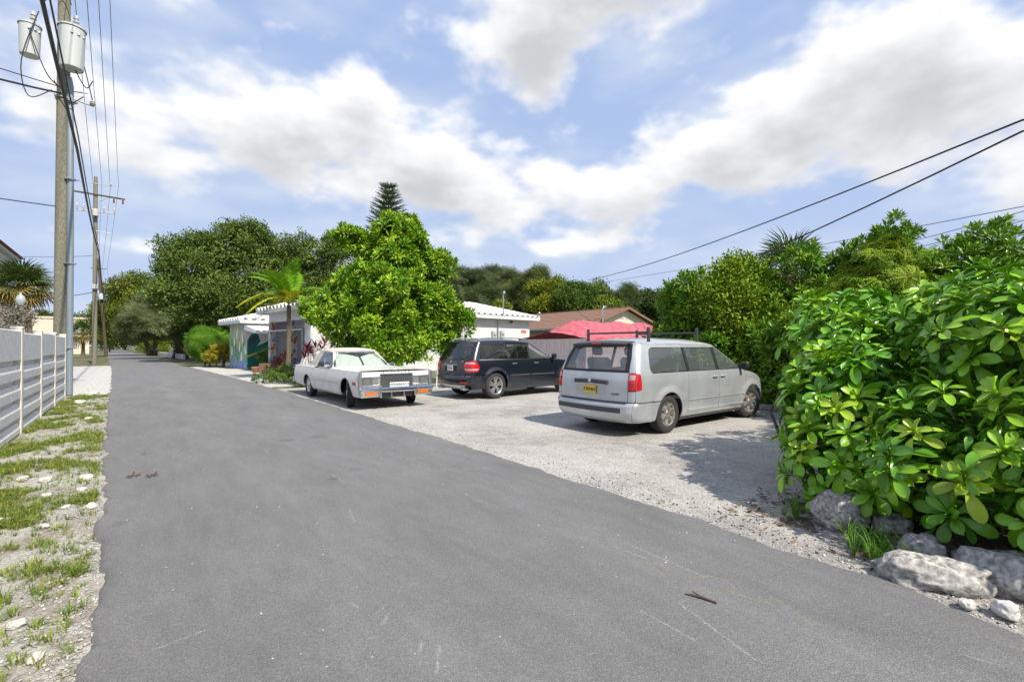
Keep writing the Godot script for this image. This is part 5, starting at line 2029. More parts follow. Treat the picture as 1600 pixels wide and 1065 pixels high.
func hip_roof(parent: Node, x0: float, x1: float, zn: float, zf: float, eave: float, slope: float, pitch: float, m: Material) -> void:
	var rf := Node3D.new()
	rf.name = "roof"
	parent.add_child(rf, true)
	var half := minf(zn - zf, x1 - x0) / 2
	var h := half * slope
	var A := Vector3(x0, eave, zn)
	var B := Vector3(x1, eave, zn)
	var C := Vector3(x1, eave, zf)
	var D := Vector3(x0, eave, zf)
	var P := Vector3(x0 + half, eave + h, zn - half)
	var Q := Vector3(x1 - half, eave + h, zf + half)
	var mb := MB.new()
	mb.face([A, B, Q, P], Vector3(0, 1, 0.3))
	mb.face([C, D, P, Q], Vector3(0, 1, -0.3))
	mb.face([D, A, P], Vector3(-0.3, 1, 0))
	mb.face([B, C, Q], Vector3(0.3, 1, 0))
	mb.face([A + Vector3(0, -0.04, 0), B + Vector3(0, -0.04, 0), C + Vector3(0, -0.04, 0), D + Vector3(0, -0.04, 0)], Vector3.DOWN)
	part("roof_deck", mb, m, rf)
	var fa := MB.new()
	var t := 0.05
	for e in [[x0 - t, x1 + t, zn, zn + t], [x0 - t, x1 + t, zf - t, zf]]:
		fa.box(Vector3((e[0] + e[1]) / 2, eave - 0.09, (e[2] + e[3]) / 2), Vector3(e[1] - e[0], 0.20, t), 0.008)
	for e in [[x0 - t, x0], [x1, x1 + t]]:
		fa.box(Vector3((e[0] + e[1]) / 2, eave - 0.09, (zn + zf) / 2), Vector3(t, 0.20, zn - zf - 0.004), 0.008)
	part("fascia", fa, M["stucco"], rf)
	# courses on the two slopes that can be seen and on the far ones
	for side in 4:
		var span := (x1 - x0) if side % 2 == 0 else (zn - zf)
		var count := int(span / pitch)
		var cache := {}
		for k in count:
			var d := (k + 0.5) / count * span
			var run_len := minf(half, minf(d, span - d))
			if run_len < 0.15:
				continue
			var key := roundi(run_len * 50)
			if not cache.has(key):
				cache[key] = tile_course(run_len, pitch, slope)
			var o := put_mesh("tile_course", cache[key], m, rf)
			match side:
				0: o.position = Vector3(x0 + d, eave, zn + 0.06)
				1: o.transform = Transform3D(Basis(Vector3.UP, -PI / 2), Vector3(x0 - 0.06, eave, zn - d))
				2: o.transform = Transform3D(Basis(Vector3.UP, PI), Vector3(x0 + d, eave, zf - 0.06))
				3: o.transform = Transform3D(Basis(Vector3.UP, PI / 2), Vector3(x1 + 0.06, eave, zn - d))
	for e in [[A, P], [B, Q], [C, Q], [D, P], [P, Q]]:
		var rb := MB.new()
		var u := Vector3(0, 0.03, 0)
		var d: Vector3 = e[1] - e[0]
		var n := maxi(1, int(d.length() / 0.45))
		for k in n:
			rb.tube([e[0] + d * (float(k) / n) + u, e[0] + d * (float(k + 1.05) / n) + u], [pitch * 0.30, pitch * 0.25], 10)
		part("ridge_cap", rb, m, rf)


func pic(key: String, im: Image, rough := 0.85) -> StandardMaterial3D:
	var m := mat(key, Color(1, 1, 1), rough)
	m.albedo_texture = ImageTexture.create_from_image(im)
	return m


func blob(im: Image, cx: float, cy: float, rx: float, ry: float, turn: float, c: Color) -> void:
	var r := maxf(rx, ry)
	for y in range(maxi(0, int(cy - r)), mini(im.get_height(), int(cy + r) + 1)):
		for x in range(maxi(0, int(cx - r)), mini(im.get_width(), int(cx + r) + 1)):
			var p := Vector2(x - cx, y - cy).rotated(-turn)
			if p.x * p.x / (rx * rx) + p.y * p.y / (ry * ry) < 1.0:
				im.set_pixel(x, y, c)


func fill_poly(im: Image, pts: PackedVector2Array, c: Color) -> void:
	var b := Rect2(pts[0], Vector2.ZERO)
	for p in pts:
		b = b.expand(p)
	for y in range(maxi(0, int(b.position.y)), mini(im.get_height(), int(b.end.y) + 1)):
		for x in range(maxi(0, int(b.position.x)), mini(im.get_width(), int(b.end.x) + 1)):
			if Geometry2D.is_point_in_polygon(Vector2(x, y), pts):
				im.set_pixel(x, y, c)


func mural_flowers() -> Image:
	var im := Image.create(220, 180, false, Image.FORMAT_RGB8)
	im.fill(lin(0.33, 0.38, 0.33))
	var r := RandomNumberGenerator.new()
	r.seed = 5
	for k in 26:
		blob(im, r.randf() * 220, r.randf() * 180, r.randf_range(6, 16), r.randf_range(10, 34), r.randf_range(-0.4, 0.4), lin(r.randf_range(0.22, 0.5), r.randf_range(0.3, 0.52), r.randf_range(0.25, 0.5)))
	for k in 70:
		var x := r.randf() * 220
		blob(im, x, r.randf_range(70, 165), r.randf_range(2, 4.5), r.randf_range(18, 46), r.randf_range(-0.28, 0.28), lin(r.randf_range(0.04, 0.14), r.randf_range(0.16, 0.34), r.randf_range(0.06, 0.14)))
	for k in 40:
		blob(im, r.randf() * 220, r.randf_range(140, 180), r.randf_range(5, 14), r.randf_range(4, 12), r.randf_range(-1, 1), lin(r.randf_range(0.08, 0.25), r.randf_range(0.18, 0.34), r.randf_range(0.34, 0.55)))
	for f in [[60, 70], [125, 92], [165, 60], [95, 40], [195, 105], [30, 110], [150, 130]]:
		blob(im, f[0], f[1], 9, 20, r.randf_range(-0.3, 0.3), lin(0.72, 0.72, 0.68))
		blob(im, f[0] + 2, f[1] - 8, 3, 9, 0.1, lin(0.62, 0.45, 0.08))
	for f in [[150, 75], [75, 25], [110, 60], [185, 40]]:
		blob(im, f[0], f[1], 7, 17, r.randf_range(-0.5, 0.5), lin(0.62, 0.36, 0.08))
	return im


func mural_wing() -> Image:
	var im := Image.create(256, 240, false, Image.FORMAT_RGB8)
	im.fill(lin(0.62, 0.62, 0.60))
	fill_poly(im, pl([0, 150, 40, 120, 110, 84, 180, 62, 256, 40, 256, 120, 200, 150, 140, 178, 90, 210, 50, 240, 0, 240]), lin(0.012, 0.13, 0.10))
	fill_poly(im, pl([0, 90, 16, 60, 34, 52, 48, 62, 56, 96, 40, 120, 0, 150]), lin(0.02, 0.12, 0.13))
	fill_poly(im, pl([8, 96, 20, 72, 34, 66, 42, 80, 30, 104, 8, 122]), lin(0.04, 0.07, 0.08))
	fill_poly(im, pl([0, 168, 60, 140, 120, 112, 122, 118, 60, 148, 0, 178]), lin(0.48, 0.40, 0.08))
	fill_poly(im, pl([30, 140, 100, 104, 180, 78, 256, 58, 256, 74, 180, 96, 100, 124, 40, 152]), lin(0.02, 0.20, 0.14))
	fill_poly(im, pl([120, 150, 200, 118, 256, 96, 256, 108, 204, 130, 128, 162]), lin(0.006, 0.06, 0.05))
	fill_poly(im, pl([180, 76, 200, 40, 216, 30, 222, 60]), lin(0.02, 0.05, 0.04))
	fill_poly(im, pl([0, 226, 60, 214, 80, 240, 0, 240]), lin(0.05, 0.22, 0.16))
	return im


func totem(sd: int) -> Image:
	var im := Image.create(32, 220, false, Image.FORMAT_RGB8)
	im.fill(lin(0.52, 0.50, 0.46))
	var r := RandomNumberGenerator.new()
	r.seed = sd
	for k in 15:
		var c: Array = [[0.45, 0.09, 0.04], [0.52, 0.22, 0.05], [0.16, 0.24, 0.34], [0.60, 0.58, 0.54], [0.10, 0.09, 0.09], [0.22, 0.3, 0.36]][r.randi() % 6]
		blob(im, r.randf() * 32, r.randf_range(0, 165), r.randf_range(3, 9), r.randf_range(4, 15), r.randf_range(-0.6, 0.6), lin(c[0], c[1], c[2]))
	for k in 12:
		blob(im, r.randf() * 32, r.randf_range(160, 220), r.randf_range(4, 10), r.randf_range(6, 14), 0, lin(0.12, 0.2, 0.3))
	return im


func houses() -> void:
	pic("mural_flowers", mural_flowers())
	pic("mural_wing", mural_wing())
	pic("totem_a", totem(3))
	pic("totem_b", totem(9))
	mat("jalousie", lin(0.30, 0.32, 0.33), 0.35)
	mat("dark_opening", lin(0.03, 0.03, 0.032), 0.9)
	mat("teal_paint", lin(0.05, 0.22, 0.30), 0.7)
	var st: StandardMaterial3D = M["stucco"]
	var o := thing("white_house", "white stucco house with a white barrel tile roof and murals on its walls", "house", Vector3(7.18, 0, -25.8), deg_to_rad(7.0))
	# main block, walls with thickness; the front (z = 0) looks at the lot
	blk("wall", 0.0, 16.5, 0, 3.52, -0.22, 0.0, st, o)
	blk("wall", 16.28, 16.5, 0, 3.52, -6.0, -0.222, st, o)
	blk("wall", 0.0, 16.278, 0, 3.52, -6.0, -5.78, st, o)
	blk("wall", 0.0, 0.22, 2.95, 3.52, -5.778, -0.222, st, o)
	blk("wall", 0.0, 0.22, 0, 2.948, -0.75, -0.222, st, o)
	blk("wall", 1.4, 1.6, 0, 3.5, -5.778, -0.224, st, o)
	# flared corner buttress
	var fl := MB.new()
	var prof := [Vector2(0.0, 3.5), Vector2(0.0, 2.5), Vector2(-0.06, 1.9), Vector2(-0.2, 1.2), Vector2(-0.42, 0.6), Vector2(-0.75, 0.0)]
	for i in prof.size() - 1:
		var a: Vector2 = prof[i]
		var b: Vector2 = prof[i + 1]
		fl.face([Vector3(a.x - 0.003, a.y, 0.02), Vector3(b.x - 0.003, b.y, 0.02), Vector3(b.x - 0.003, b.y, -0.32), Vector3(a.x - 0.003, a.y, -0.32)], Vector3(-1, 0.3, 0))
		fl.face([Vector3(a.x, a.y, 0.02), Vector3(b.x, b.y, 0.02), Vector3(0.1, b.y, 0.02), Vector3(0.1, a.y, 0.02)], Vector3(0, 0, 1))
		fl.face([Vector3(a.x, a.y, -0.32), Vector3(b.x, b.y, -0.32), Vector3(0.1, b.y, -0.32), Vector3(0.1, a.y, -0.32)], Vector3(0, 0, -1))
	part("buttress", fl, st, o)
	# recessed porch on the alley side: louvred windows, painted posts
	for k in 4:
		var z := -1.0 - k * 1.15
		var wn := Node3D.new()
		wn.name = "window"
		o.add_child(wn, true)
		var fr := MB.new()
		for e in [[-0.5, 0.06], [0.5, 0.06]]:
			fr.box(Vector3(1.37, 1.6, z - 0.55 + e[0]), Vector3(0.07, 2.2, e[1]), 0.01)
		for y in [0.5, 2.7]:
			fr.box(Vector3(1.37, y, z - 0.55), Vector3(0.07, 0.07, 1.06), 0.01)
		part("frame", fr, M["white_metal"], wn)
		for j in 13:
			var lv := MB.new()
			lv.box(Vector3(1.36, 0.62 + j * 0.165, z - 0.55), Vector3(0.012, 0.17, 0.94), 0.003, Basis(Vector3(0, 0, 1), 0.35))
			part("louvre", lv, M["jalousie"], wn)
	blk("floor", -0.6, 1.4, 0.0, 0.12, -5.6, -0.75, M["old_concrete"], o, 0.01)
	for e in [[-2.3, "totem_a"], [-5.45, "totem_b"]]:
		var mb := MB.new()
		var w := 0.16
		for f in [[Vector3(-w, 0, w), Vector3(w, 0, w), Vector3(0, 0, 1)], [Vector3(-w, 0, -w), Vector3(-w, 0, w), Vector3(-1, 0, 0)], [Vector3(w, 0, w), Vector3(w, 0, -w), Vector3(1, 0, 0)], [Vector3(w, 0, -w), Vector3(-w, 0, -w), Vector3(0, 0, -1)]]:
			var c0: Vector3 = Vector3(0.0, 0.125, e[0])
			wall_quad(mb, c0 + f[0], c0 + f[1], c0 + f[1] + Vector3(0, 2.82, 0), c0 + f[0] + Vector3(0, 2.82, 0), f[2])
		part("painted_post", mb, M[e[1]], o)
	var br := MB.new()
	br.tube([Vector3(-0.25, 2.42, -0.5), Vector3(-0.25, 2.42, -5.7)], [0.03], 8)
	part("awning_rail", br, M["white_metal"], o)
	blk("teal_board", -0.03, -0.006, 0.5, 1.6, -0.62, -0.40, M["teal_paint"], o)
	hip_roof(o, -0.5, 17.0, 0.5, -6.5, 3.62, 0.30, 0.52, M["roof_white"])
	# link block set back behind the porch
	blk("wall", 3.4, 3.62, 0, 3.3, -10.0, -6.002, st, o)
	blk("wall", 12.0, 12.2, 0, 3.3, -10.0, -6.002, st, o)
	blk("flat_roof", 3.0, 12.4, 3.302, 3.45, -10.6, -6.55, M["roof_white"], o)
	# wing with the murals
	var wall := MB.new()
	wall_quad(wall, Vector3(0, 0, -13.9), Vector3(0, 0, -10), Vector3(0, 3.1, -10), Vector3(0, 3.1, -13.9), Vector3(-1, 0, 0))
	part("flower_mural", wall, M["mural_flowers"], o)
	wall = MB.new()
	wall_quad(wall, Vector3(0.0, 0, -10), Vector3(3.6, 0, -10), Vector3(3.6, 3.1, -10), Vector3(0.0, 3.1, -10), Vector3(0, 0, 1))
	part("wing_mural", wall, M["mural_wing"], o)
	blk("wall", 0.02, 3.6, 0, 3.1, -13.88, -10.02, st, o)
	blk("wall", 3.602, 7.0, 0, 3.1, -13.9, -10.002, st, o)
	hip_roof(o, -0.55, 7.5, -9.5, -14.4, 3.22, 0.26, 0.52, M["roof_white"])
	var aw := Node3D.new()
	aw.name = "awning"
	o.add_child(aw, true)
	var ab := MB.new()
	ab.face([Vector3(-0.2, 2.95, -9.98), Vector3(3.2, 2.95, -9.98), Vector3(3.2, 2.52, -7.6), Vector3(-0.2, 2.52, -7.6)], Vector3.UP)
	ab.face([Vector3(-0.2, 2.93, -9.98), Vector3(3.2, 2.93, -9.98), Vector3(3.2, 2.50, -7.6), Vector3(-0.2, 2.50, -7.6)], Vector3.DOWN)
	ab.box(Vector3(1.5, 2.44, -7.59), Vector3(3.44, 0.2, 0.03), 0.006)
	ab.face([Vector3(-0.21, 2.95, -9.98), Vector3(-0.21, 2.52, -7.6), Vector3(-0.21, 2.34, -7.6), Vector3(-0.21, 2.60, -9.98)], Vector3(-1, 0, 0))
	part("awning_sheet", ab, M["roof_white"], aw)
	for x in [1.15, 1.75]:
		var ps := MB.new()
		ps.tube([Vector3(x, 0, -7.75), Vector3(x, 2.42, -7.75)], [0.075 if x < 1.5 else 0.05], 10)
		part("post", ps, M["white_metal"], aw)
	# meters, conduits and the mast on the lot side
	for e in [[12.75, 2.35], [13.55, 2.4]]:
		var mt := Node3D.new()
		mt.name = "electric_meter"
		o.add_child(mt, true)
		var mb := MB.new()
		mb.box(Vector3(e[0], e[1], 0.10), Vector3(0.34, 0.5, 0.18), 0.02)
		part("housing", mb, M["grey_box"], mt)
		mb = MB.new()
		mb.lathe([Vector2(0.11, 0), Vector2(0.11, 0.08), Vector2(0.06, 0.12), Vector2(0.002, 0.12)], 16, Transform3D(Basis(Vector3.RIGHT, PI / 2), Vector3(e[0], e[1] + 0.06, 0.19)))
		part("dial", mb, M["lens_clear"] if M.has("lens_clear") else M["grey_box"], mt)
		mb = MB.new()
		mb.tube([Vector3(e[0], e[1] - 0.25, 0.08), Vector3(e[0], 0.9, 0.08)], [0.03], 8)
		mb.box(Vector3(e[0], 0.8, 0.09), Vector3(0.3, 0.4, 0.14), 0.02)
		part("conduit", mb, M["galvanised"], mt)
	var ms := Node3D.new()
	ms.name = "service_mast"
	o.add_child(ms, true)
	var mp := MB.new()
	mp.tube([Vector3(13.15, 0.8, 0.09), Vector3(13.15, 3.3, 0.09), Vector3(13.15, 3.75, 0.62), Vector3(13.15, 5.25, 0.62)], [0.042], 8)
	part("mast_pipe", mp, M["galvanised"], ms)
	mp = MB.new()
	mp.lathe([Vector2(0.002, 0.2), Vector2(0.06, 0.17), Vector2(0.09, 0.06), Vector2(0.08, 0.0)], 12, Transform3D(Basis(Vector3.RIGHT, 0.5), Vector3(13.15, 5.2, 0.66)))
	part("weatherhead", mp, M["grey_box"], ms)
	mp = MB.new()
	mp.tube([Vector3(13.15, 5.2, 0.7), Vector3(13.5, 4.2, 0.9), Vector3(13.9, 4.1, 0.6), Vector3(14.4, 4.45, 0.3)], [0.014], 6)
	part("service_loop", mp, M["cable_grey"], ms)
	var sg := Node3D.new()
	sg.name = "wall_sign"
	o.add_child(sg, true)
	blk("sign_board", 15.55, 16.15, 1.95, 2.75, 0.004, 0.025, M["plate_white"] if M.has("plate_white") else M["white_metal"], sg)
	mat("sign_red", lin(0.55, 0.12, 0.14), 0.6)
	blk("sign_heading", 15.57, 16.13, 2.50, 2.73, 0.026, 0.03, M["sign_red"], sg)
	for k in 3:
		blk("sign_line", 15.65, 16.05, 2.38 - k * 0.11, 2.42 - k * 0.11, 0.026, 0.028, M["grey_box"], sg)
	# floodlight under the eave
	var fd := MB.new()
	fd.box(Vector3(14.45, 3.28, 0.14), Vector3(0.18, 0.14, 0.16), 0.03)
	fd.tube([Vector3(14.45, 3.36, 0.02), Vector3(14.45, 3.30, 0.12)], [0.02], 6)
	part("floodlight", fd, M["black_metal"], o)
	tan_house()
	left_buildings()
	red_canopy()


func tan_house() -> void:
	var o := thing("tan_house", "low tan house with a brown shingle gable roof behind the red canopy", "house", Vector3(31.2, 0, -25.0), 0.0)
	var tn: StandardMaterial3D = M["tan_stucco"]
	blk("wall", -4.4, 4.4, 0, 3.1, -16.0, 0.0, tn, o)
	var g := MB.new()
	g.face([Vector3(-4.4, 3.1, 0.0), Vector3(4.4, 3.1, 0.0), Vector3(0, 4.55, 0.0)], Vector3(0, 0, 1))
	g.face([Vector3(-4.4, 3.1, -16.0), Vector3(4.4, 3.1, -16.0), Vector3(0, 4.55, -16.0)], Vector3(0, 0, -1))
	part("gable", g, M["cream_stucco"], o)
	var rf := Node3D.new()
	rf.name = "roof"
	o.add_child(rf, true)
	for s: float in [-1.0, 1.0]:
		# slopes laid in lapped courses
		for k in 11:
			var mb := MB.new()
			var x0 := lerpf(4.95, 0.0, k / 11.0)
			var x1 := lerpf(4.95, -0.02, (k + 1.15) / 11.0)
			var y0 := 2.98 + (4.95 - x0) * 0.335 + 0.035
			var y1 := 2.98 + (4.95 - x1) * 0.335 + 0.012
			mb.face([Vector3(x0 * s, y0, 0.5), Vector3(x0 * s, y0, -16.5), Vector3(x1 * s, y1, -16.5), Vector3(x1 * s, y1, 0.5)], Vector3(s * 0.3, 1, 0))
			mb.face([Vector3(x0 * s, y0, 0.5), Vector3(x0 * s, y0, -16.5), Vector3(x0 * s, y0 - 0.03, -16.5), Vector3(x0 * s, y0 - 0.03, 0.5)], Vector3(s, 0, 0))
			part("shingle_course", mb, M["shingle"], rf)
		var fa := MB.new()
		fa.box(Vector3(4.93 * s, 2.92, -8), Vector3(0.05, 0.18, 17.0), 0.005)
		part("fascia", fa, M["cream_stucco"], rf)
		var rk := MB.new()
		rk.face([Vector3(4.95 * s, 2.86, 0.52), Vector3(4.95 * s, 3.02, 0.52), Vector3(0, 4.68, 0.52), Vector3(0, 4.50, 0.52)], Vector3(0, 0, 1))
		rk.face([Vector3(4.95 * s, 2.86, 0.48), Vector3(4.95 * s, 3.02, 0.48), Vector3(0, 4.68, 0.48), Vector3(0, 4.50, 0.48)], Vector3(0, 0, -1))
		part("rake_board", rk, M["shingle"], rf)
	var rc := MB.new()
	rc.tube([Vector3(0, 4.65, 0.5), Vector3(0, 4.65, -16.5)], [0.06], 8)
	part("ridge_cap", rc, M["shingle"], rf)
	# vent pipe, mast, gable vents, doorway on the alley side
	var vp := MB.new()
	vp.lathe([Vector2(0.16, 0.0), Vector2(0.10, 0.12), Vector2(0.09, 0.5), Vector2(0.15, 0.52), Vector2(0.15, 0.64), Vector2(0.002, 0.7)], 14, Transform3D(Basis(), Vector3(-1.9, 3.98, -8.2)))
	part("vent_pipe", vp, M["galvanised"], o)
	var mast := MB.new()
	mast.tube([Vector3(-3.3, 2.5, 0.6), Vector3(-3.3, 4.35, 0.6), Vector3(-3.15, 4.55, 0.6), Vector3(-2.85, 4.5, 0.6)], [0.055], 8)
	part("service_mast", mast, M["galvanised"], o)
	blk("downpipe", -4.5, -4.405, 0.0, 2.9, -10.3, -10.2, M["cream_stucco"], o)
	var dr := Node3D.new()
	dr.name = "door"
	o.add_child(dr, true)
	blk("door_leaf", -4.43, -4.403, 0, 2.1, -5.2, -4.2, M["dark_wood"], dr)
	blk("lintel", -4.7, -4.404, 2.25, 2.35, -5.8, -3.6, M["old_concrete"], dr)
	blk("jamb", -4.47, -4.404, 0, 2.25, -5.35, -5.22, M["cream_stucco"], dr)
	var wn := Node3D.new()
	wn.name = "window"
	o.add_child(wn, true)
	blk("pane", 1.4, 2.8, 1.2, 2.3, 0.004, 0.02, M["dark_glass"] if M.has("dark_glass") else M["dark_opening"], wn)
	blk("frame", 1.3, 2.9, 1.1, 1.2, 0.004, 0.05, M["white_metal"], wn)
	for k in 2:
		blk("gable_vent", -0.5 + k * 0.7, -0.1 + k * 0.7, 3.75, 3.95, 0.003, 0.03, M["grey_box"], o)


func left_buildings() -> void:
	var o := thing("cream_building", "long low cream building with a flat roof behind the white fence", "building", Vector3(-13.0, 0, -122.0), deg_to_rad(6))
	blk("wall", -26, 6.6, 0, 6.6, -14, 0, M["cream_stucco"], o)
	blk("parapet", -26.15, 6.75, 6.605, 6.95, -14.15, 0.15, M["cream_stucco"], o)
	for k in 5:
		var wn := Node3D.new()
		wn.name = "window"
		o.add_child(wn, true)
		var x := 4.0 - k * 5.0
		blk("pane", x - 0.9, x + 0.9, 1.1, 2.5, 0.004, 0.03, M["jalousie"], wn)
		blk("frame", x - 1.0, x + 1.0, 2.5, 2.62, 0.004, 0.08, M["white_metal"], wn)
	var b := thing("red_roof_building", "tall white building with a red clay roof at the far edge above the fence", "building", Vector3(-9.9, 0, -60.5), 0.0)
	blk("wall", -15, 0, 0, 10.6, -13, 0, M["stucco"], b)
	blk("cornice", -15.4, 0.4, 10.605, 10.95, -13.4, 0.4, M["stucco"], b, 0.05)
	var r := MB.new()
	var A := [Vector3(-15.7, 10.96, 0.7), Vector3(0.7, 10.96, 0.7), Vector3(0.7, 10.96, -13.7), Vector3(-15.7, 10.96, -13.7)]
	var top := Vector3(-7.5, 13.2, -6.5)
	for k in 4:
		r.face([A[k], A[(k + 1) % 4], top], Vector3.UP)
	r.face([A[0], A[1], A[2], A[3]], Vector3.DOWN)
	part("roof", r, M["clay_tile"], b)
	for k in 3:
		for j in 3:
			var wn := Node3D.new()
			wn.name = "window"
			b.add_child(wn, true)
			blk("pane", 0.004, 0.03, 1.2 + j * 3.3, 2.6 + j * 3.3, -2.5 - k * 4 - 1.2, -2.5 - k * 4, M["jalousie"], wn)
			blk("sill", 0.004, 0.12, 1.08 + j * 3.3, 1.19 + j * 3.3, -2.6 - k * 4 - 1.2, -2.4 - k * 4, M["stucco"], wn)


func red_canopy() -> void:
	var red := grime("red_tarp", [0.38, 0.055, 0.075], [0.52, 0.13, 0.16], 0.6, 0.8, 141)
	var sheet := grime("pink_sheet", [0.66, 0.52, 0.52], [0.76, 0.71, 0.70], 0.7, 1.1, 142)
	sheet.uv1_scale = Vector3(1.8, 0.25, 1.8)
	sheet.backlight_enabled = true
	sheet.backlight = Color(0.7, 0.7, 0.7)
	var o := thing("canopy_tent", "faded red tarp canopy with pale plastic sides behind the dark suv", "canopy", Vector3(16.2, 0, -17.6), deg_to_rad(-3))
	var nz := noise(0.7, 3, 145)
	var mb := MB.new()
	# ridged roof, sagging between its poles
	mb.grid(func(u: float, v: float) -> Vector3:
		var x := lerpf(0, 7.0, u)
		var z := lerpf(2.6, -2.6, v)
		var k := 1.0 - absf(z) / 2.6
		var endk := smoothstep(-0.4, 1.6, x)
		var y := 1.92 + 1.02 * k * (0.25 + 0.75 * endk) - 0.09 * sin(PI * fmod(x, 2.33) / 2.33) * (0.4 + k) + nz.get_noise_2d(x * 1.5, z * 1.5) * 0.07
		return Vector3(x, y, z), 40, 24, Vector3.UP)
	part("tarp_roof", mb, red, o)
	for e in [[0.0, 1.0], [0.0, -1.0]]:
		var vl := MB.new()
		vl.grid(func(u: float, v: float) -> Vector3:
			var x := lerpf(0, 7.0, u)
			return Vector3(x, 1.93 - v * 0.16 + nz.get_noise_1d(x * 2.0) * 0.03, 2.605 * e[1] + 0.02 * sin(x * 6.0) * v), 50, 2, Vector3(0, 0, e[1]))
		part("valance", vl, red, o)
		var sd := MB.new()
		sd.grid(func(u: float, v: float) -> Vector3:
			var x := lerpf(0.02, 6.9, u)
			return Vector3(x, lerpf(1.80, 0.03, v), 2.56 * e[1] + 0.05 * sin(x * 5.0 + 2.0 * nz.get_noise_1d(x)) * (0.3 + v)), 70, 6, Vector3(0, 0, e[1]))
		part("side_sheet", sd, sheet, o)
	var en := MB.new()
	en.grid(func(u: float, v: float) -> Vector3:
		var z := lerpf(-2.5, 2.5, u)
		return Vector3(0.03 + 0.05 * sin(z * 5.3) * (0.3 + v), lerpf(1.90, 0.03, v), z), 50, 6, Vector3(-1, 0, 0))
	part("end_sheet", en, sheet, o)
	for x in [0.06, 2.33, 4.66, 6.94]:
		for z in [-2.5, 2.5]:
			var p := MB.new()
			p.tube([Vector3(x, 0, z), Vector3(x, 1.93, z)], [0.025], 8)
			part("pole", p, M["white_metal"], o)


func fences() -> void:
	var o := thing("precast_fence", "cream painted fence of stepped horizontal boards between posts along the verge", "fence", Vector3(-1.62, 0, 0), 0.0)
	var zs := []
	for k in 9:
		zs.append(-19.55 + k * 2.42)
	for i in zs.size():
		var mb := MB.new()
		mb.box(Vector3(0, 0.93, zs[i]), Vector3(0.15, 1.90, 0.15), 0.012)
		mb.box(Vector3(0, 1.895, zs[i]), Vector3(0.17, 0.04, 0.17), 0.012)
		part("post", mb, M["fence_post"], o)
		if i == zs.size() - 1:
			break
		var mid: float = (zs[i] + zs[i + 1]) * 0.5
		var drop := 0.03 * sin(i * 2.1)
		# boards: each with a raised face, a sloped top and a deep recess under it
		var heights := [[0.0, 0.17], [0.19, 0.32], [0.53, 0.32], [0.87, 0.30], [1.19, 0.0]]
		var L: float = 2.42 - 0.152
		for j in 5:
			var pmb := MB.new()
			var y0: float = [0.02, 0.30, 0.64, 0.98, 1.32][j] + drop
			var y1: float = [0.20, 0.54, 0.88, 1.22, 1.84][j] + drop
			var hz := L / 2
			# profile in x (towards the alley), y
			var prof := [Vector2(-0.03, y0), Vector2(0.062, y0), Vector2(0.062, y1 - 0.10 if j < 4 else y1 - 0.02), Vector2(0.02, y1), Vector2(-0.03, y1)]
			for s in 4:
				var a: Vector2 = prof[s]
				var b: Vector2 = prof[s + 1]
				var nn := Vector3(b.y - a.y, -(b.x - a.x), 0)
				pmb.face([Vector3(a.x, a.y, mid - hz), Vector3(b.x, b.y, mid - hz), Vector3(b.x, b.y, mid + hz), Vector3(a.x, a.y, mid + hz)], nn)
			for s: float in [-1.0, 1.0]:
				var cap := []
				for p in prof:
					cap.append(Vector3(p.x, p.y, mid + hz * s))
				pmb.face(cap, Vector3(0, 0, s))
			part("board", pmb, M["fence_panel"], o)
		var back := MB.new()
		back.box(Vector3(-0.05, 0.92 + drop, mid), Vector3(0.036, 1.82, L), 0.0)
		part("backing_panel", back, M["fence_panel"], o)
	# low white wall by the trees far down the alley
	var lw := thing("low_wall", "low white garden wall under the shade trees far down the alley", "wall", Vector3(4.6, 0, -68.0), 0.0)
	for k in 10:
		var mb := MB.new()
		var z := -k * 3.4
		var x := -k * 0.16
		mb.box(Vector3(x, 0.3, z), Vector3(0.25, 0.62, 3.38), 0.03, Basis(Vector3.UP, 0.047))
		part("wall_section", mb, M["stucco"], lw)
	var pf := thing("picket_fence", "dark iron picket fence behind the low white garden wall", "fence", Vector3(6.2, 0, -62.0), 0.0)
	for k in 22:
		var mb := MB.new()
		mb.box(Vector3(0.02 * k, 0.75, -k * 0.45), Vector3(0.05, 1.5, 0.05), 0.01)
		part("picket", mb, M["black_metal"], pf)
	for y in [0.25, 1.3]:
		var mb := MB.new()
		mb.box(Vector3(0.22, y, -4.7), Vector3(0.04, 0.05, 9.7), 0.005, Basis(Vector3.UP, 0.047))
		part("rail", mb, M["black_metal"], pf)


# one leaf: folded along its midrib, widest at w_at of its length
func leaf(mb: MB, base: Vector3, dir: Vector3, up: Vector3, length: float, width: float, droop: float, w_at := 0.55) -> void:
	var side := dir.cross(up).normalized()
	var mid := base + dir * length * w_at - up * droop * length * 0.3
	var tip := base + dir * length - up * droop * length
	var fold := up * width * 0.16
	var l := mid - side * width * 0.5 + fold
	var r := mid + side * width * 0.5 + fold
	mb.face([base, l, mid], up)
	mb.face([base, mid, r], up)
	mb.face([l, tip, mid], up)
	mb.face([mid, tip, r], up)


func quick_leaf(mb: MB, base: Vector3, dir: Vector3, up: Vector3, length: float, width: float) -> void:
	var side := dir.cross(up).normalized() * width * 0.5
	var mid := base + dir * length * 0.5 + up * width * 0.12
	mb.face([base, mid - side, base + dir * length, mid + side], up)


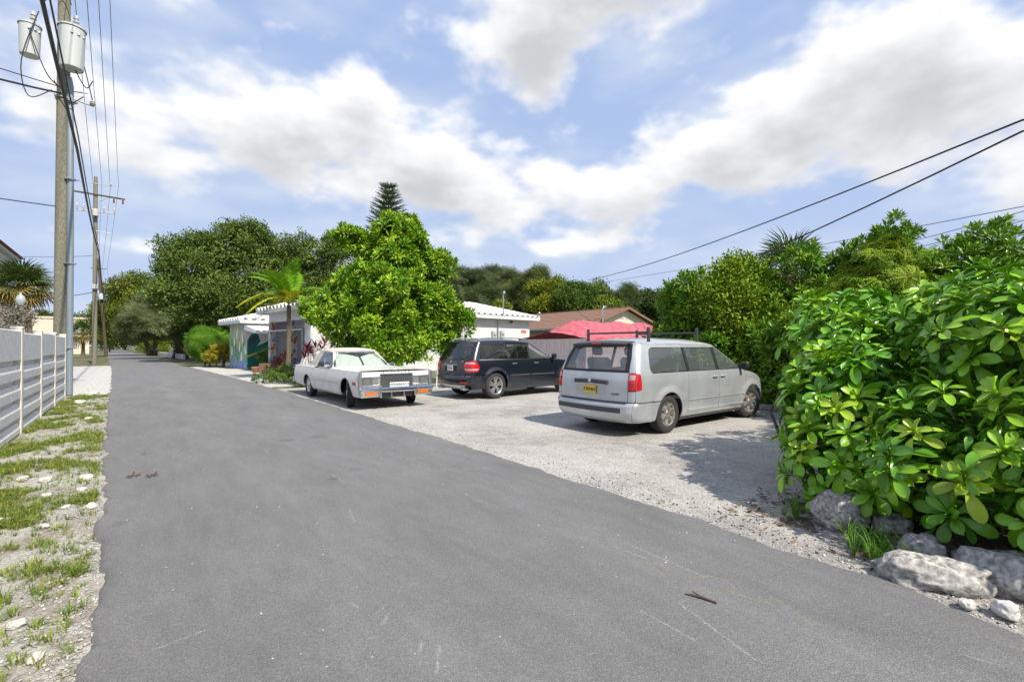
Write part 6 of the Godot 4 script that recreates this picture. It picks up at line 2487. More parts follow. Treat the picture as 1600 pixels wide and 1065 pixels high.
# a broad, smooth, spoon-shaped leaf in a fine grid
func spoon(mb: MB, t: Transform3D, length: float, width: float, droop: float, cup: float) -> void:
	var keep := mb.xf
	mb.xf = keep * t
	var form := kn([0, 0.13, 0.15, 0.24, 0.35, 0.52, 0.55, 0.84, 0.70, 0.99, 0.80, 0.97, 0.90, 0.76, 0.96, 0.46, 1.0, 0.06])
	mb.grid(func(u: float, vv: float) -> Vector3:
		var v := 1.0 - pow(1.0 - vv, 1.5)
		var w := width * 0.5 * cv(form, v)
		var s := u * 2.0 - 1.0
		return Vector3(s * w, cup * s * s * width - droop * length * v * v + 0.10 * length * sin(v * PI), length * v), 4, 8, Vector3.UP)
	mb.xf = keep


func spray(kind: String) -> ArrayMesh:
	var mb := MB.new()
	match kind:
		"broad":
			# a tuft of mid-sized leaves around a shoot
			for k in 13:
				var a := k * 2.4
				var tilt := lerpf(1.25, 0.15, k / 12.0)
				var d := Vector3(cos(a) * cos(PI / 2 - tilt), sin(PI / 2 - tilt), sin(a) * cos(PI / 2 - tilt)).normalized()
				var up := (Vector3.UP - d * d.y).normalized()
				if up.length() < 0.1:
					up = Vector3(cos(a), 0, sin(a)) * -1
				var q := rnd(0.72, 1.25)
				mb.col = Color(q, q, q * rnd(0.7, 1.2))
				leaf(mb, d * 0.04 + Vector3(0, k * 0.006, 0), d, up, rnd(0.14, 0.21), rnd(0.055, 0.075), rnd(0.05, 0.45))
		"pinnate":
			# drooping feathered leaves
			for k in 7:
				var a := k * 2.4
				var out := Vector3(cos(a), 0, sin(a))
				for j in 7:
					var f := (j + 1) / 7.0
					var p := out * f * 0.30 + Vector3.UP * (0.14 * f - 0.22 * f * f)
					for s: float in [-1.0, 1.0]:
						var side: Vector3 = Vector3(-sin(a), 0, cos(a)) * s
						var d := (side * 0.9 + out * 0.5 + Vector3.DOWN * 0.25).normalized()
						var q := rnd(0.75, 1.25)
						mb.col = Color(q, q, q)
						quick_leaf(mb, p, d, Vector3.UP, rnd(0.08, 0.12), 0.036)
		"oak":
			for k in 30:
				var d := Vector3(gauss(), gauss() * 0.8 + 0.25, gauss()).normalized()
				var p := Vector3(gauss(0.19), gauss(0.14), gauss(0.19))
				var q := rnd(0.65, 1.3)
				mb.col = Color(q, q, q)
				quick_leaf(mb, p, d, Vector3(gauss(0.5), 1, gauss(0.5)).normalized(), rnd(0.11, 0.19), rnd(0.05, 0.08))
		"feather":
			for k in 16:
				var a := k * 2.4
				var out := Vector3(cos(a), rnd(-0.2, 0.7), sin(a)).normalized()
				for j in 5:
					var p := out * (0.06 + 0.1 * j)
					for s: float in [-1.0, 1.0]:
						var d := (out + Vector3(-sin(a), rnd(-0.4, 0.1), cos(a)) * s * 0.8).normalized()
						var q := rnd(0.75, 1.25)
						mb.col = Color(q, q, q)
						quick_leaf(mb, p, d, Vector3.UP, rnd(0.12, 0.2), 0.022)
		"needle":
			# flat spray of a conifer, along +Z
			for j in 11:
				var f := j / 10.0
				for s: float in [-1.0, 1.0]:
					for h in 2:
						var d := Vector3(s * 0.8, 0.15 + 0.35 * h, 0.7).normalized()
						var q := rnd(0.75, 1.2)
						mb.col = Color(q, q, q)
						quick_leaf(mb, Vector3(0, 0, f * 0.5), d, Vector3.UP, 0.17 * (1.15 - 0.7 * f), 0.024)
	return mb.mesh()


# points over the lobes of a crown; gaps where the noise says so
func crown_spots(lobes: Array, count: int, size: float, ca: Array, cb: Array, sd: int, gap := 0.0, inner := 0.55) -> Array:
	var nz := noise(0.8, 3, sd)
	var weights := []
	var total := 0.0
	for l in lobes:
		var w: float = l[1].x * l[1].z + l[1].y * (l[1].x + l[1].z)
		weights.append(w)
		total += w
	var spots := []
	var tries := 0
	while spots.size() < count and tries < count * 6:
		tries += 1
		var pick := rng.randf() * total
		var i := 0
		while i < lobes.size() - 1 and pick > weights[i]:
			pick -= weights[i]
			i += 1
		var d := Vector3(gauss(), gauss(), gauss()).normalized()
		if d.y < -0.65 and rng.randf() < 0.6:
			continue
		var rr := 1.0 - (1.0 - inner) * pow(rng.randf(), 1.9)
		rr += gauss(0.05)
		var rough := 1.0 + 0.22 * nz.get_noise_3dv(d * 2.2 + lobes[i][0] * 0.7)
		var p: Vector3 = lobes[i][0] + d * lobes[i][1] * rr * rough
		if p.y < 0.05:
			continue
		if gap > 0 and nz.get_noise_3dv(p * 1.1) < -0.45 + gap:
			continue
		var up := (d * 0.75 + Vector3(gauss(0.35), 0.6 + gauss(0.3), gauss(0.35))).normalized()
		var x := up.cross(Vector3(gauss(), gauss(), gauss())).normalized()
		var k := size * rnd(0.7, 1.3)
		spots.append([Transform3D(Basis(x * k, up * k, x.cross(up) * k), p), tint(ca, cb, 0.12)])
	return spots


func tree(called: String, label: String, cat: String, at: Vector3, height: float, lobes: Array, count: int, kind: String, size: float, ca: Array, cb: Array, group := "", trunk_r := 0.12, gap := 0.0, trunks := 1, bark := "bark", inner := 0.55) -> Node3D:
	var o := thing(called, label, cat, at, 0.0, group)
	rng.seed = hash(label)
	if not M.has("spray_" + kind):
		M["spray_" + kind] = spray(kind)
	var big := 0.0
	for l in lobes:
		big = maxf(big, l[1].x)
	for t in trunks:
		var tb := MB.new()
		var lean := Vector3(gauss(0.16), 0, gauss(0.16)) if trunks > 1 else Vector3(gauss(0.06), 0, gauss(0.06))
		var pts := []
		var rad := []
		var foot := Vector3(gauss(0.3), -0.05, gauss(0.3)) if trunks > 1 else Vector3(0, -0.05, 0)
		for k in 7:
			var f := k / 6.0
			pts.append(foot + Vector3(lean.x * f * height, height * 0.8 * f, lean.z * f * height) + Vector3(gauss(0.04), 0, gauss(0.04)) * height * 0.12 * f)
			rad.append(trunk_r * (1.25 if k == 0 else lerpf(1.0, 0.3, f)))
		tb.tube(pts, rad, 9)
		part("trunk", tb, M[bark], o)
		for i in lobes.size():
			if i % trunks != t or lobes[i][1].x < big * 0.55:
				continue
			var from: Vector3 = pts[2 + (i % 3)]
			var to: Vector3 = lobes[i][0]
			if from.distance_to(to) < 0.4:
				continue
			var lb := MB.new()
			var bend := Vector3(gauss(0.1), 0.12, gauss(0.1)) * from.distance_to(to)
			lb.tube([from, from.lerp(to, 0.35) + bend * 0.6, from.lerp(to, 0.7) + bend * 0.6, to], [trunk_r * 0.5, trunk_r * 0.38, trunk_r * 0.26, trunk_r * 0.10], 6)
			part("limb", lb, M[bark], o)
	var spots := crown_spots(lobes, count, size, ca, cb, hash(label) % 1000, gap, inner)
	scatter("crown", M["spray_" + kind], M["leaf_gloss"] if kind == "broad" else M["leaf_soft"], spots, o)
	return o


func lobes_of(n: int, c: Vector3, r: Vector3, lr: float, sd: int, flat := 0.8) -> Array:
	# a main body with smaller lobes budding all round it
	var g := RandomNumberGenerator.new()
	g.seed = sd
	var out := [[c, r * 0.78]]
	for k in n:
		var a := TAU * k / n * 2.0 + g.randf_range(-0.5, 0.5)
		var e := g.randf_range(-0.55, 1.25)
		var d := Vector3(cos(a) * cos(e), sin(e), sin(a) * cos(e))
		var q := lr * g.randf_range(0.7, 1.25)
		out.append([c + d * r * g.randf_range(0.62, 0.92), Vector3(q, q * flat, q)])
	return out


# many small lobes budding from the big ones give the crown its broken outline
func budded(L: Array, per: int, r: float, sd: int) -> Array:
	var g := RandomNumberGenerator.new()
	g.seed = sd
	var out := []
	for l in L:
		out.append([l[0], l[1] * 0.80])
		for k in per:
			var d := Vector3(g.randfn(), g.randfn() * 0.8 + 0.25, g.randfn()).normalized()
			var q := r * g.randf_range(0.6, 1.3)
			out.append([l[0] + d * l[1] * g.randf_range(0.78, 1.0), Vector3(q, q * 0.8, q)])
	return out


func frond(length: float, width: float, droop: float, n: int, ca: Array, cb: Array) -> ArrayMesh:
	# feather leaf of a palm: rises along +Z and arches over
	var mb := MB.new()
	var pts := []
	for k in 9:
		var f := k / 8.0
		pts.append(Vector3(0, length * (0.55 * f - droop * f * f), length * f * 0.92))
	mb.col = tint(ca, cb, 0.05)
	mb.tube(pts, [0.022, 0.02, 0.017, 0.014, 0.012, 0.01, 0.008, 0.006, 0.003], 5)
	for j in n:
		var f := lerpf(0.12, 1.0, j / float(n - 1))
		var k := minf(f * 8.0, 7.99)
		var p: Vector3 = pts[int(k)].lerp(pts[int(k) + 1], k - int(k))
		var along: Vector3 = (pts[mini(int(k) + 1, 8)] - pts[int(k)]).normalized()
		for s: float in [-1.0, 1.0]:
			var l := width * (sin(PI * clampf(f * 0.9 + 0.12, 0, 1)) * 0.8 + 0.22) * rnd(0.9, 1.1)
			var d := (Vector3(s, 0.25, 0) + along * 0.75).normalized()
			var up := Vector3.UP
			mb.col = tint(ca, cb, 0.1)
			var w := 0.07
			var side := d.cross(up).normalized() * w * 0.5
			var m := p + d * l * 0.5
			var tip := p + d * l + Vector3(0, -0.28 * l, 0)
			mb.face([p - side * 0.5, p + side * 0.5, m + side, m - side], up)
			mb.face([m - side, m + side, tip], up)
	return mb.mesh()


func fan(r: float, ca: Array, cb: Array) -> ArrayMesh:
	# fan leaf on a stalk, along +Z
	var mb := MB.new()
	mb.col = tint(ca, cb, 0.05)
	mb.tube([Vector3.ZERO, Vector3(0, 0.06, r * 0.5), Vector3(0, 0.0, r * 0.9)], [0.03, 0.022, 0.015], 5)
	for k in 19:
		var a := lerpf(-2.0, 2.0, k / 18.0)
		var d := Vector3(sin(a), 0.05 * cos(k * 2.0), cos(a))
		var l := r * (0.75 + 0.25 * cos(a)) * rnd(0.9, 1.08)
		mb.col = tint(ca, cb, 0.12)
		var p := Vector3(0, 0, r * 0.88)
		var side := d.cross(Vector3.UP).normalized() * 0.035 * r
		var m := p + d * l * 0.55 + Vector3(0, -0.04 * r, 0)
		var tip := p + d * l + Vector3(0, -0.34 * r, 0)
		mb.face([p, m - side, m + side], Vector3.UP)
		mb.face([m - side, m + side, tip], Vector3.UP)
	return mb.mesh()


func palm(called: String, label: String, at: Vector3, h: float, r0: float, fronds: Array, fn: Callable, group := "", lean := Vector3.ZERO) -> void:
	# fronds: list of [turn, pitch, roll, scale, mesh index]
	var o := thing(called, label, "palm tree", at, 0.0, group)
	var tb := MB.new()
	var pts := []
	var rad := []
	for k in 13:
		var f := k / 12.0
		pts.append(Vector3(0, -0.05 + h * f, 0) + lean * f * f)
		rad.append(r0 * (1.35 - 0.5 * minf(f * 3.0, 1.0)) + 0.006 * (k % 2))
	tb.tube(pts, rad, 10)
	part("trunk", tb, M["palm_bark"], o)
	for f in fronds:
		var me: Mesh = fn.call(f[4])
		var b := Basis(Vector3.UP, f[0]) * Basis(Vector3.RIGHT, -f[1]) * Basis(Vector3(0, 0, 1), f[2])
		var m := put_mesh("frond", me, M["leaf_soft"], o)
		m.transform = Transform3D(b.scaled(Vector3.ONE * f[3]), Vector3(0, h, 0) + lean)


func trees() -> void:
	leaf_mat("leaf_gloss", 0.38, 0.55)
	leaf_mat("leaf_soft", 0.6, 0.55)
	M["leaf_soft"].metallic_specular = 0.25
	rng.seed = 300
	# bright tree between the convertible and the house
	var L := []
	for e in [[0, 3.0, 0, 2.1, 1.9, 2.1], [-1.5, 2.4, 0.5, 1.35, 1.1, 1.3], [1.35, 2.3, 0.2, 1.25, 1.2, 1.25], [0.1, 1.9, 1.5, 1.5, 1.1, 1.2], [-0.5, 4.9, 0.3, 1.2, 0.95, 1.2], [0.7, 5.0, 0, 1.2, 1.0, 1.2], [0.1, 5.9, 0.1, 0.95, 0.8, 0.95],
			[-1.35, 5.9, 0.5, 0.62, 0.5, 0.6], [1.5, 4.9, 0.3, 0.8, 0.62, 0.8], [-1.8, 3.7, 0.6, 1.05, 0.75, 1.0], [1.75, 3.4, 0.6, 0.85, 0.8, 0.85], [0.9, 3.5, 1.6, 1.05, 0.9, 0.9], [-0.7, 3.3, 1.7, 1.1, 0.85, 0.9], [0.9, 1.5, 1.5, 1.0, 0.7, 0.9], [-2.4, 2.9, 0.2, 0.7, 0.6, 0.7], [0.0, 4.3, 1.3, 0.9, 0.7, 0.8], [2.0, 2.4, 0.1, 0.65, 0.8, 0.7], [0.2, 6.5, 0, 0.5, 0.4, 0.5]]:
		# lay the wide side across the view from the alley
		var v := Vector3(e[0], e[1] * 0.945, e[2]).rotated(Vector3.UP, deg_to_rad(-38.2))
		L.append([v, Vector3(e[3], e[4], e[5])])
	tree("broadleaf_tree", "dense bright green tree with a trunk hidden by leaves, behind the white convertible", "tree", Vector3(8.5, 0, -18.4), 5.4, budded(L, 5, 0.5, 7), 5600, "broad", 1.18, [0.085, 0.23, 0.008], [0.30, 0.46, 0.022], "", 0.16, 0.12)
	# Norfolk pine behind it
	norfolk_pine()
	# live oaks beyond the house
	var oak_a := [0.06, 0.115, 0.02]
	var oak_b := [0.18, 0.25, 0.055]
	tree("oak_tree", "huge dark oak spreading above the wing of the white house", "tree", Vector3(9.5, 0, -55), 10.5, budded([[Vector3(0, 8.5, 0), Vector3(5.2, 3.4, 5)], [Vector3(-4.6, 8.4, 2), Vector3(3.2, 2.6, 3)], [Vector3(-2.2, 11.2, 1), Vector3(2.9, 2.0, 2.8)], [Vector3(2.4, 11.6, 0), Vector3(2.8, 1.9, 2.7)], [Vector3(-6.2, 6.2, 1.5), Vector3(2.8, 2.3, 2.8)], [Vector3(4.6, 9.0, 1), Vector3(2.8, 2.4, 2.8)], [Vector3(-3.0, 5.4, 3), Vector3(2.9, 2.2, 2.6)], [Vector3(1, 6.0, 3), Vector3(3.2, 2.3, 2.4)], [Vector3(-5.5, 10.2, 0), Vector3(2.0, 1.5, 2)], [Vector3(0.3, 12.6, 0), Vector3(1.6, 1.1, 1.6)], [Vector3(5.5, 5.9, 2), Vector3(2.6, 2.0, 2.4)]], 6, 1.1, 8), 4200, "oak", 1.7, oak_a, oak_b, "shade trees along the alley", 0.5, 0.16, 3)
	tree("oak_tree", "tall ragged oak with sky showing through it, right of the huge oak", "tree", Vector3(17.5, 0, -53), 10.5, budded([[Vector3(0, 8.0, 0), Vector3(4.0, 3.0, 4)], [Vector3(-2.6, 11.2, 0), Vector3(2.2, 1.7, 2.2)], [Vector3(0.4, 12.0, 0), Vector3(1.7, 1.5, 1.7)], [Vector3(2.8, 9.6, 0), Vector3(2.4, 1.8, 2.4)], [Vector3(-3.6, 7.0, 1.5), Vector3(2.4, 2.0, 2.4)], [Vector3(3.6, 6.2, 1), Vector3(2.6, 2.2, 2.4)]], 5, 0.9, 9), 1700, "oak", 1.6, oak_a, oak_b, "shade trees along the alley", 0.4, 0.34, 2)
	tree("feathery_tree", "pale grey green feathery tree leaning over the far end of the alley", "tree", Vector3(5.0, 0, -73), 6.5, [[Vector3(-0.5, 5.2, 1), Vector3(3.8, 2.6, 3.6)], [Vector3(-3.4, 4.6, 2.0), Vector3(2.7, 2.1, 2.6)], [Vector3(-1.5, 7.4, 1), Vector3(2.8, 1.8, 2.6)], [Vector3(2.6, 5.2, 1), Vector3(2.9, 2.2, 2.6)], [Vector3(-5.0, 3.7, 1), Vector3(1.7, 1.4, 1.8)], [Vector3(0.8, 3.6, 3.2), Vector3(2.8, 1.5, 1.8)]], 1700, "feather", 1.7, [0.11, 0.15, 0.06], [0.20, 0.25, 0.11], "shade trees along the alley", 0.28, 0.1, 4)
	tree("oak_tree", "yellow green tree behind the feathery tree at the far end of the alley", "tree", Vector3(2.5, 0, -96), 8.5, budded([[Vector3(0, 8.0, 0), Vector3(5.5, 4.0, 5)], [Vector3(-5, 6.4, 0), Vector3(3.4, 2.8, 3.4)], [Vector3(-2, 11, 0), Vector3(3.6, 2.4, 3.4)], [Vector3(4, 10.5, 0), Vector3(4, 2.6, 4)], [Vector3(-5.5, 3.6, 0), Vector3(2.6, 2.4, 2.6)], [Vector3(1, 4.0, 2), Vector3(4, 2.6, 3)]], 5, 1.2, 10), 2200, "oak", 2.2, [0.07, 0.115, 0.014], [0.22, 0.26, 0.035], "shade trees along the alley", 0.4, 0.12, 2)
	tree("shade_tree", "dark rounded tree over the low white wall", "tree", Vector3(8.2, 0, -66), 5.5, lobes_of(9, Vector3(0, 5.2, 0), Vector3(5.0, 3.2, 4.5), 2.2, 12), 1700, "oak", 1.9, [0.05, 0.085, 0.018], [0.135, 0.185, 0.045], "shade trees along the alley", 0.35, 0.06, 3)
	tree("roadside_tree", "small far tree closing the view down the alley", "tree", Vector3(-9.0, 0, -190), 7, lobes_of(8, Vector3(0, 5.5, 0), Vector3(7, 4.6, 5), 3.0, 15), 700, "oak", 3.4, [0.04, 0.07, 0.012], [0.12, 0.16, 0.03], "", 0.35)
	tree("roadside_tree", "far green tree beside the road beyond the wooden poles", "tree", Vector3(-17.0, 0, -170), 7, lobes_of(8, Vector3(0, 5.0, 0), Vector3(6, 4.2, 5), 2.6, 16), 700, "oak", 3.2, [0.04, 0.075, 0.012], [0.13, 0.17, 0.03], "", 0.35)
	for e in [[-2.0, -235.0, "distant tree closing the alley, just right of its vanishing point", 17], [14.0, -215.0, "distant tree seen under the feathery tree's branches", 18], [28.0, -200.0, "distant tree seen between the trunks over the low wall", 19], [-34.0, -205.0, "distant tree left of the brown leaning pole", 20], [6.0, -150.0, "mid distance tree behind the round shrub at the low wall's end", 25], [18.0, -120.0, "mid distance tree behind the trunks of the dark rounded tree", 26]]:
		tree("roadside_tree", e[2], "tree", Vector3(e[0], 0, e[1]), 6, lobes_of(9, Vector3(0, 4.6, 0), Vector3(9, 4.6, 6), 3.4, e[3]), 800, "oak", 3.6, [0.04, 0.07, 0.013], [0.12, 0.16, 0.035], "trees far down the alley", 0.35)
	# shrubs by the murals
	tree("green_shrub", "feathery bright green shrub beside the flower mural", "shrub", Vector3(4.6, 0, -43.5), 1.6, lobes_of(7, Vector3(0, 1.5, 0), Vector3(1.5, 1.35, 1.5), 0.75, 21), 750, "feather", 0.75, [0.07, 0.19, 0.012], [0.15, 0.30, 0.03], "shrubs by the mural wall", 0.07, 0, 3)
	tree("yellow_shrub", "low yellow and red croton shrub in front of the flower mural", "shrub", Vector3(5.0, 0, -41.0), 0.9, lobes_of(6, Vector3(0, 0.85, 0), Vector3(1.0, 0.8, 0.9), 0.45, 22), 420, "broad", 0.75, [0.20, 0.22, 0.012], [0.42, 0.30, 0.02], "shrubs by the mural wall", 0.05, 0, 3)
	tree("hedge_shrub", "far round green shrub at the end of the low white wall", "shrub", Vector3(3.2, 0, -112), 1.5, lobes_of(6, Vector3(0, 1.2, 0), Vector3(2.2, 1.3, 2.0), 0.8, 23), 350, "oak", 1.3, [0.09, 0.16, 0.012], [0.20, 0.26, 0.03], "shrubs by the mural wall", 0.08)
	tree("hedge_shrub", "olive shrub with a brown stem beside the dark picket fence", "shrub", Vector3(5.2, 0, -50.5), 1.4, lobes_of(6, Vector3(0, 1.2, 0), Vector3(1.6, 1.2, 1.6), 0.7, 24), 420, "oak", 0.8, [0.05, 0.085, 0.015], [0.13, 0.17, 0.035], "shrubs by the mural wall", 0.06)
	# trees on the skyline behind the two houses
	var far := [
		["shade_tree", "grey green wispy tree behind the bright tree's edge and the white roof", 27.5, -51.5, 10.4, 3.6, "feather", [0.05, 0.075, 0.028], [0.10, 0.135, 0.055]],
		["shade_tree", "tall dusky tree behind the service mast of the white house", 37.0, -55.0, 12.3, 4.4, "feather", [0.045, 0.07, 0.028], [0.09, 0.12, 0.05]],
		["shade_tree", "tallest wispy tree behind the end of the white roof", 41.5, -55.0, 13.0, 4.2, "feather", [0.05, 0.075, 0.028], [0.10, 0.13, 0.05]],
		["shade_tree", "olive wispy tree right of the tallest one", 41.5, -48.5, 11.9, 3.6, "feather", [0.06, 0.09, 0.025], [0.12, 0.15, 0.045]],
		["shade_tree", "yellow green tree between the two house roofs", 39.0, -43.0, 10.2, 2.8, "oak", [0.085, 0.13, 0.012], [0.20, 0.23, 0.025]],
		["shade_tree", "rounded mid green tree above the vent pipe of the tan house", 40.5, -39.5, 9.4, 3.2, "oak", [0.04, 0.085, 0.015], [0.10, 0.16, 0.03]],
		["shade_tree", "olive tree above the middle of the brown roof", 45.0, -40.5, 9.6, 3.3, "oak", [0.06, 0.095, 0.014], [0.15, 0.18, 0.03]],
		["shade_tree", "dull green tree near the brown gable's peak", 44.5, -36.0, 8.4, 3.0, "feather", [0.045, 0.075, 0.025], [0.10, 0.14, 0.045]],
		["shade_tree", "dark tree at the end of the skyline beside the hedge", 48.0, -35.0, 8.3, 3.0, "oak", [0.035, 0.07, 0.016], [0.09, 0.13, 0.032]],
		["shade_tree", "low bright tree just behind the end of the white tile roof", 32.5, -45.5, 6.4, 2.6, "oak", [0.09, 0.14, 0.012], [0.20, 0.24, 0.02]],
		["shade_tree", "second low bright tree behind the ridge of the tan house", 39.5, -34.5, 6.8, 2.6, "oak", [0.07, 0.12, 0.014], [0.17, 0.21, 0.03]],
		["shade_tree", "pale tree behind the gable of the tan house", 46.0, -28.5, 6.4, 2.6, "oak", [0.06, 0.10, 0.02], [0.14, 0.18, 0.04]],
		["shade_tree", "dusky tree farthest right on the skyline above the hedge's start", 52.5, -36.5, 8.6, 3.2, "feather", [0.045, 0.07, 0.022], [0.10, 0.13, 0.04]]]
	for e in far:
		var h: float = e[4]
		var r: float = e[5]
		tree(e[0], e[1], "tree", Vector3(e[2], 0, e[3]), h * 0.75, budded(lobes_of(6, Vector3(0, h * 0.58, 0), Vector3(r, h * 0.38, r), r * 0.45, hash(e[1]) % 997), 3, r * 0.24, 5), int(360 * r), e[6], 1.6, [e[7][0] * 1.35, e[7][1] * 1.35, e[7][2] * 1.3], [e[8][0] * 1.35, e[8][1] * 1.35, e[8][2] * 1.3], "trees on the skyline behind the houses", 0.22, 0.05)
	far_palms()
	hedge_trees()


func norfolk_pine() -> void:
	var o := thing("norfolk_pine", "tall narrow pine with tiered branches rising behind the bright tree", "tree", Vector3(18.9, 0, -42.8))
	rng.seed = 330
	var tb := MB.new()
	tb.tube([Vector3(0, 0, 0), Vector3(0.05, 9, 0), Vector3(0, 16.6, 0)], [0.24, 0.15, 0.02], 8)
	part("trunk", tb, M["bark"], o)
	M["spray_needle"] = spray("needle")
	var spots := []
	var y := 6.0
	while y < 16.7:
		var f := (16.9 - y) / 11.0
		var reach := 0.28 + 3.3 * pow(f, 0.8)
		var n := 8
		for k in n:
			var a := TAU * k / n + rnd(-0.2, 0.2)
			var out := Vector3(cos(a), 0, sin(a))
			var lb := MB.new()
			var tip := Vector3(0, y, 0) + out * reach + Vector3(0, reach * 0.28, 0)
			lb.tube([Vector3(0, y, 0), Vector3(0, y, 0) + out * reach * 0.6 + Vector3(0, reach * 0.05, 0), tip], [0.04, 0.025, 0.01], 5)
			part("branch", lb, M["bark"], o)
			var m := maxi(3, int(reach / 0.20))
			for j in m:
				var g := (j + 0.6) / m
				var p := Vector3(0, y, 0) + out * reach * g + Vector3(0, reach * (0.08 * g + 0.20 * g * g), 0)
				for s: float in [-0.7, 0.0, 0.7]:
					var d := out.rotated(Vector3.UP, s * rnd(0.7, 1.3))
					d = (d + Vector3(0, 0.35, 0)).normalized()
					var x := Vector3.UP.cross(d).normalized()
					var sc := rnd(0.75, 1.1)
					spots.append([Transform3D(Basis(x * sc, d.cross(x) * sc, d * sc), p), tint([0.045, 0.095, 0.028], [0.10, 0.17, 0.05], 0.1)])
		y += 0.52
	scatter("crown", M["spray_needle"], M["leaf_soft"], spots, o)


func far_palms() -> void:
	rng.seed = 351
	var green_a := [0.09, 0.24, 0.014]
	var green_b := [0.21, 0.38, 0.025]
	var yel_a := [0.28, 0.34, 0.016]
	var yel_b := [0.48, 0.47, 0.035]
	var meshes := [frond(2.5, 0.66, 0.55, 34, green_a, green_b), frond(2.5, 0.68, 0.74, 34, green_a, green_b), frond(2.3, 0.62, 0.92, 32, yel_a, yel_b)]
	var pick := func(i: int) -> Mesh: return meshes[i]
	var fr := []
	# upright spear, side fronds and yellowed lower fronds
	for e in [[0.2, 1.25, 0, 0.95, 0], [2.6, 0.95, 0.2, 0.9, 0], [-0.75, 0.62, 0, 1.0, 0], [-2.3, 0.60, 0, 1.0, 0], [0.9, 0.45, 0, 0.95, 1], [2.0, 0.5, 0, 1.0, 1], [-1.55, 0.7, 0, 0.9, 0], [3.0, 0.5, 0, 0.9, 1], [-0.5, 0.15, 0, 0.95, 2], [-2.7, 0.12, 0, 1.0, 2], [1.3, 0.05, 0, 0.8, 2], [-1.4, 0.1, 0, 0.85, 2], [2.4, 0.1, 0, 0.85, 2], [-0.2, 0.38, 0, 1.0, 2], [-2.9, 0.42, 0, 0.95, 1], [0.5, 0.2, 0, 0.95, 2], [-1.9, 0.3, 0, 0.95, 2]]:
		fr.append(e)
	palm("feather_palm", "slender palm with green and yellowed feather fronds in front of the white house", Vector3(5.85, 0, -24.6), 3.55, 0.11, fr, pick)
	# dry bunch hanging below its crown
	var fm := [fan(0.95, [0.045, 0.085, 0.02], [0.11, 0.16, 0.05]), fan(1.0, [0.06, 0.09, 0.022], [0.15, 0.17, 0.05]), fan(1.0, [0.16, 0.13, 0.03], [0.27, 0.20, 0.06]), fan(0.95, [0.15, 0.09, 0.04], [0.24, 0.16, 0.08])]
	var pf := func(i: int) -> Mesh: return fm[i]
	var mk := func(n: int, s: float) -> Array:
		var out := []
		for k in n:
			var f := k / float(n)
			var pitch := lerpf(1.45, -0.85, f) + gauss(0.08)
			var idx := 0 if f < 0.5 else (1 if f < 0.72 else (2 if f < 0.88 else 3))
			out.append([k * 2.4, pitch, gauss(0.3), s * rnd(0.85, 1.1), idx])
		return out
	palm("sabal_palm", "round headed fan palm with a brown skirt behind the white fence", Vector3(-5.75, 0, -48.9), 5.75, 0.24, mk.call(74, 1.32), pf, "fan palms", Vector3(-0.5, 0, 0))
	palm("sabal_palm", "low fan palm beside the brown utility pole far down the alley", Vector3(-5.0, 0, -84), 3.2, 0.22, mk.call(40, 1.3), pf, "fan palms")
	palm("sabal_palm", "fan palm head rising out of the hedge trees behind the power lines", Vector3(18.8, 0, -7.6), 4.2, 0.2, mk.call(36, 0.95), pf, "fan palms")
	palm("sabal_palm", "dusky fan palm on the skyline right of the tan house mast", Vector3(52.0, 0, -35.0), 6.0, 0.22, mk.call(40, 1.5), pf, "fan palms")
	palm("sabal_palm", "tall dark fan palm at the far edge of the hedge on the skyline", Vector3(50.0, 0, -27.0), 7.0, 0.22, mk.call(40, 1.4), pf, "fan palms")


